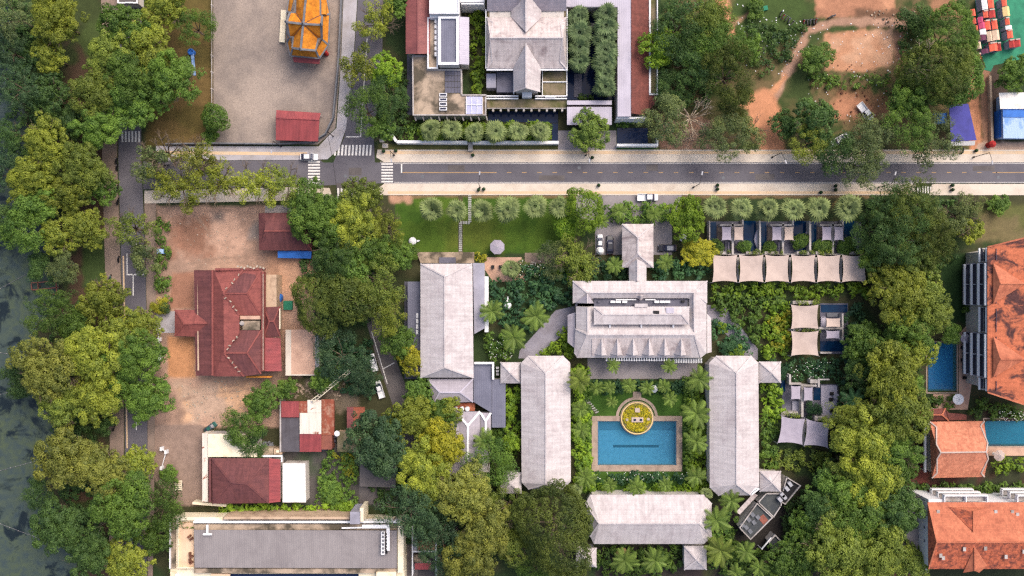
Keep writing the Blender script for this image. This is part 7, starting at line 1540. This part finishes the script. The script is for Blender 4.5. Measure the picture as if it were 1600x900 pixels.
# yellow planter strips beside the sails
for i, x in enumerate((1153.2, 1194.2, 1234.6, 1275.2, 1314.5)): 
    T = TH('planter_strip', f'{ORD[i]} yellow green planter strip from the west between the cream sails', 'planter', W(x, 420), 'planter strips between sails'); MB().prism(PW(rect(x - 1.5, 402, x + 1.5, 437), 2.2), 0, 2.2).build('trough', 'concrete', T); bed('plants', '', rect(x - 2.6, 404, x + 2.6, 436), 'leaf_Y', 1.2, 6, .36, i, clr=.36, parent=T, z0=2.3)
for i, (a, b_) in enumerate(((1116, 1136), (1166, 1187), (1195, 1217), (1245, 1268), (1275, 1294), (1327, 1349))):
    T = TH('planter_box', f'{ORD[i]} yellow planter box from the west along the north edge of the cream sails', 'planter', W((a + b_) / 2, 396), 'planter boxes by the sails'); MB().prism(PW(rect(a, 393, b_, 397.6), 2.4), 0, 2.4).build('trough', 'concrete', T); bed('plants', '', rect(a - 2, 391, b_ + 2, 399), 'leaf_N', .8, 2.6, .4, 40 + i, clr=.4, parent=T, z0=2.4)
for i, (lb, a, y0, b_, y1) in enumerate((('yellow planter between the paired cream sails', 1238, 513, 1276, 517), ('yellow planter north of the paired cream sails', 1238, 470, 1274, 475), ('yellow planter north of the western tilted sail', 1220, 643, 1246, 650), ('yellow planter north of the eastern tilted sail', 1272, 650, 1297, 657), ('yellow planter between the tilted sails', 1253, 656, 1259, 694))):
    T = TH('planter_box', lb, 'planter', W((a + b_) / 2, (y0 + y1) / 2), 'planter boxes by the sails'); MB().prism(PW(rect(a, y0, b_, y1), 2), 0, 2.4).build('trough', 'concrete', T); bed('plants', '', rect(a - 1.5, y0 - 1.5, b_ + 1.5, y1 + 1.5), 'leaf_N', .8, 2.6, .4, 60 + i, clr=.4, parent=T, z0=2.6)
# island planting, roof hedge
T = TH('island_planting', 'bright yellow green ground cover filling the round pool island', 'planting', W(995, 653)); me = bed('leaves', '', [(995 + 22.5 * math.cos(a * .2618), 653 + 22.5 * math.sin(a * .2618)) for a in range(24)], 'leaf_K', .5, 10, .26, 90, clr=.34, parent=T, z0=.4)
T = TH('roof_hedge', 'narrow green hedge on the roof edge of the long grey building', 'hedge', (*W(276, 850, 4.5)[:2], 4.5)); bed('leaves', '', rect(274.2, 816, 278, 887), 'leaf_G', .7, 5, .3, 91, clr=.32, parent=T, z0=4.5)
T = TH('roof_hedge', 'short green hedge along the cream north parapet of the long grey building', 'hedge', (*W(310, 815, 4.5)[:2], 4.5)); bed('leaves', '', rect(276, 813.5, 344, 816.8), 'leaf_G', .7, 5, .3, 92, clr=.3, parent=T, z0=4.8)
# small bushes told apart
BUSH = '''1250 377 11 3 dG|round clipped bush behind the third small court sail
1120 384 9 3 dG|round dark bush in the first villa court, western
1163 385 9 3 dG|round dark bush in the first villa court, eastern
1202 386 9 3 dG|round leafy bush in the second villa court
1286 386 13 3 dG|round clipped bush, western of two in the third villa court
1322 386 13 3 dG|round clipped bush, eastern of two in the third villa court
250 478 12 3 fF|yellow bush at the hedge end by the red hall gate
257 480 8 3 dD|round dark bush beside the yellow one at the hedge end
330 210 12 3 bG|small bush below the lone round tree by the yard fence
1210 578 14 3 fT|dark bush with white blossom south of the pyramid roof
1128 512 8 3 bL|lime bush at the east end of the main hall
1140 540 14 3 fT|dark round bush beside the east garden path
1150 550 12 3 bL|lime bush at the north end of the east wing
265 740 14 3 bG|green bush by the gate of the maroon house
1560 320 16 3 bG|green bush on the lawn north of the orange block
1270 640 11 3 fT|dark bush beside the dim villa wall
540 800 16 3 bL|lime clump beside the tower of the long grey building
520 770 18 3 bG|green bush south of the yellow shrub near the sheds
1180 14 14 3 bG|green bush by the small turquoise sheet at the top
660 470 10 3 wE|thin grey bush at the blue grey passage
640 395 14 3 bG|green bush at the north west corner of the library'''
for ln in BUSH.split('\n'):
    a, lb = ln.split('|'); x, y, r, h, cd = a.split(); tree(float(x), float(y), float(r), float(h), cd, lb, 'garden bushes')
one('turquoise_sheet', MB().box((*W(1193, 14)[:2], .3), (1.8, 1.1, .6), .2), 'green_court', 'small turquoise covered crate on the grass near the top', 'crate', W(1193, 14))

# --- loose small stuff on the open ground
def scatter(name, label, poly, n, mat, smin, smax, seed, hz=.5):
    rg = random.Random(seed); mb = MB(); xs = [p[0] for p in poly]; ys = [p[1] for p in poly]; k = 0
    P = np.array([(rg.uniform(min(xs), max(xs)), rg.uniform(min(ys), max(ys))) for _ in range(n * 3)]); ok = sdist(P[:, 0], P[:, 1], poly) > 0
    for x, y in P[ok][:n]:
        a, b_ = rg.uniform(smin, smax), rg.uniform(smin, smax); mb.box((*W(x, y)[:2], a * hz / 2 + .02), (a, b_, a * hz), rg.uniform(0, 3))
    tag(mb.build(name, mat), label, None, None, 'stuff')
scatter('litter', 'white scraps of litter strewn over the north east field', [(1150, 5), (1260, 20), (1250, 80), (1215, 140), (1160, 100)], 90, 'white', .1, .3, 1)
scatter('litter', 'white scraps of litter around the bare court and the slanting pickup', [(1262, 40), (1440, 30), (1420, 180), (1260, 200)], 130, 'white', .1, .28, 2)
scatter('rubble', 'grey rubble tipped beside the bare court at the top', [(1340, 18), (1440, 10), (1450, 40), (1380, 44)], 50, 'stain_concrete', .15, .45, 3, .6)
scatter('clods', 'dark clods and stumps on the red earth round the slanting pickup', [(1296, 146), (1400, 140), (1405, 196), (1306, 196)], 24, 'wood', .15, .5, 4, .6)
scatter('clods', 'dark clods along the edges of the bare court', [(1280, 98), (1420, 104), (1416, 118), (1284, 116)], 24, 'wood', .12, .35, 5, .5)
scatter('rubble', 'broken stones on the dirt yard south of the red hall', [(280, 596), (430, 592), (420, 650), (300, 656)], 120, 'stone', .12, .4, 6, .5)
scatter('rubble', 'rubble heap north of the patchwork shack', [(452, 596), (540, 596), (530, 624), (450, 624)], 130, 'stain_concrete', .2, .6, 7, .6)
scatter('clutter', 'junk lying between the maroon house and the shack', [(410, 690), (440, 690), (445, 724), (410, 712)], 40, 'trim_grey', .3, .9, 8, .8)
scatter('clutter', 'dark junk heaped between the sheds', [(503, 680), (527, 680), (527, 702), (505, 704)], 40, 'dark_concrete', .3, .9, 9, .8)
scatter('litter', 'scraps on the dirt yard north of the red hall', [(260, 330), (400, 330), (400, 415), (262, 415)], 60, 'stone', .1, .3, 10, .4)
def blossom(label, poly, n, z, seed):
    rg = random.Random(seed); mb = MB(); xs = [p[0] for p in poly]; ys = [p[1] for p in poly]
    for _ in range(n): x, y = rg.uniform(min(xs), max(xs)), rg.uniform(min(ys), max(ys)); zz = z * rg.uniform(.8, 1.1); mb.lathe(W(x, y, zz), [(.03, -.1), (.11, 0), (.09, .05), (.03, .06)], 5)
    tag(mb.build('blossoms', 'blossom'), label, None, None, 'stuff')
blossom('white blossom in the dark bed south of the paired sails', rect(1228, 566, 1300, 592), 40, 2.2, 1)
blossom('white blossom along the south edge of the pool', rect(925, 738, 1080, 750), 45, 1.7, 2)
blossom('white blossom by the stone terrace south of the front lawn', rect(802, 406, 850, 430), 40, 1.8, 3)
blossom('white blossom at the north edge of the teal pool', rect(1560, 642, 1600, 658), 50, 2.3, 4)
blossom('white blossom in the lush bed behind the library', rect(765, 528, 800, 560), 40, 2.6, 5)
T = bld('lakeside_kiosk', 'dark flat roofed kiosk with white frame at the top edge over the lakeside road', 203, 2, 'kiosk')
flat(T, rect(184, -30, 216, 6), 3.2, 'asphalt_old', 'white', .3, .3); MB().beam(W(196, 4, 3.5), W(208, 4, 3.5), .3, .2).build('sign_bar', 'white', T)
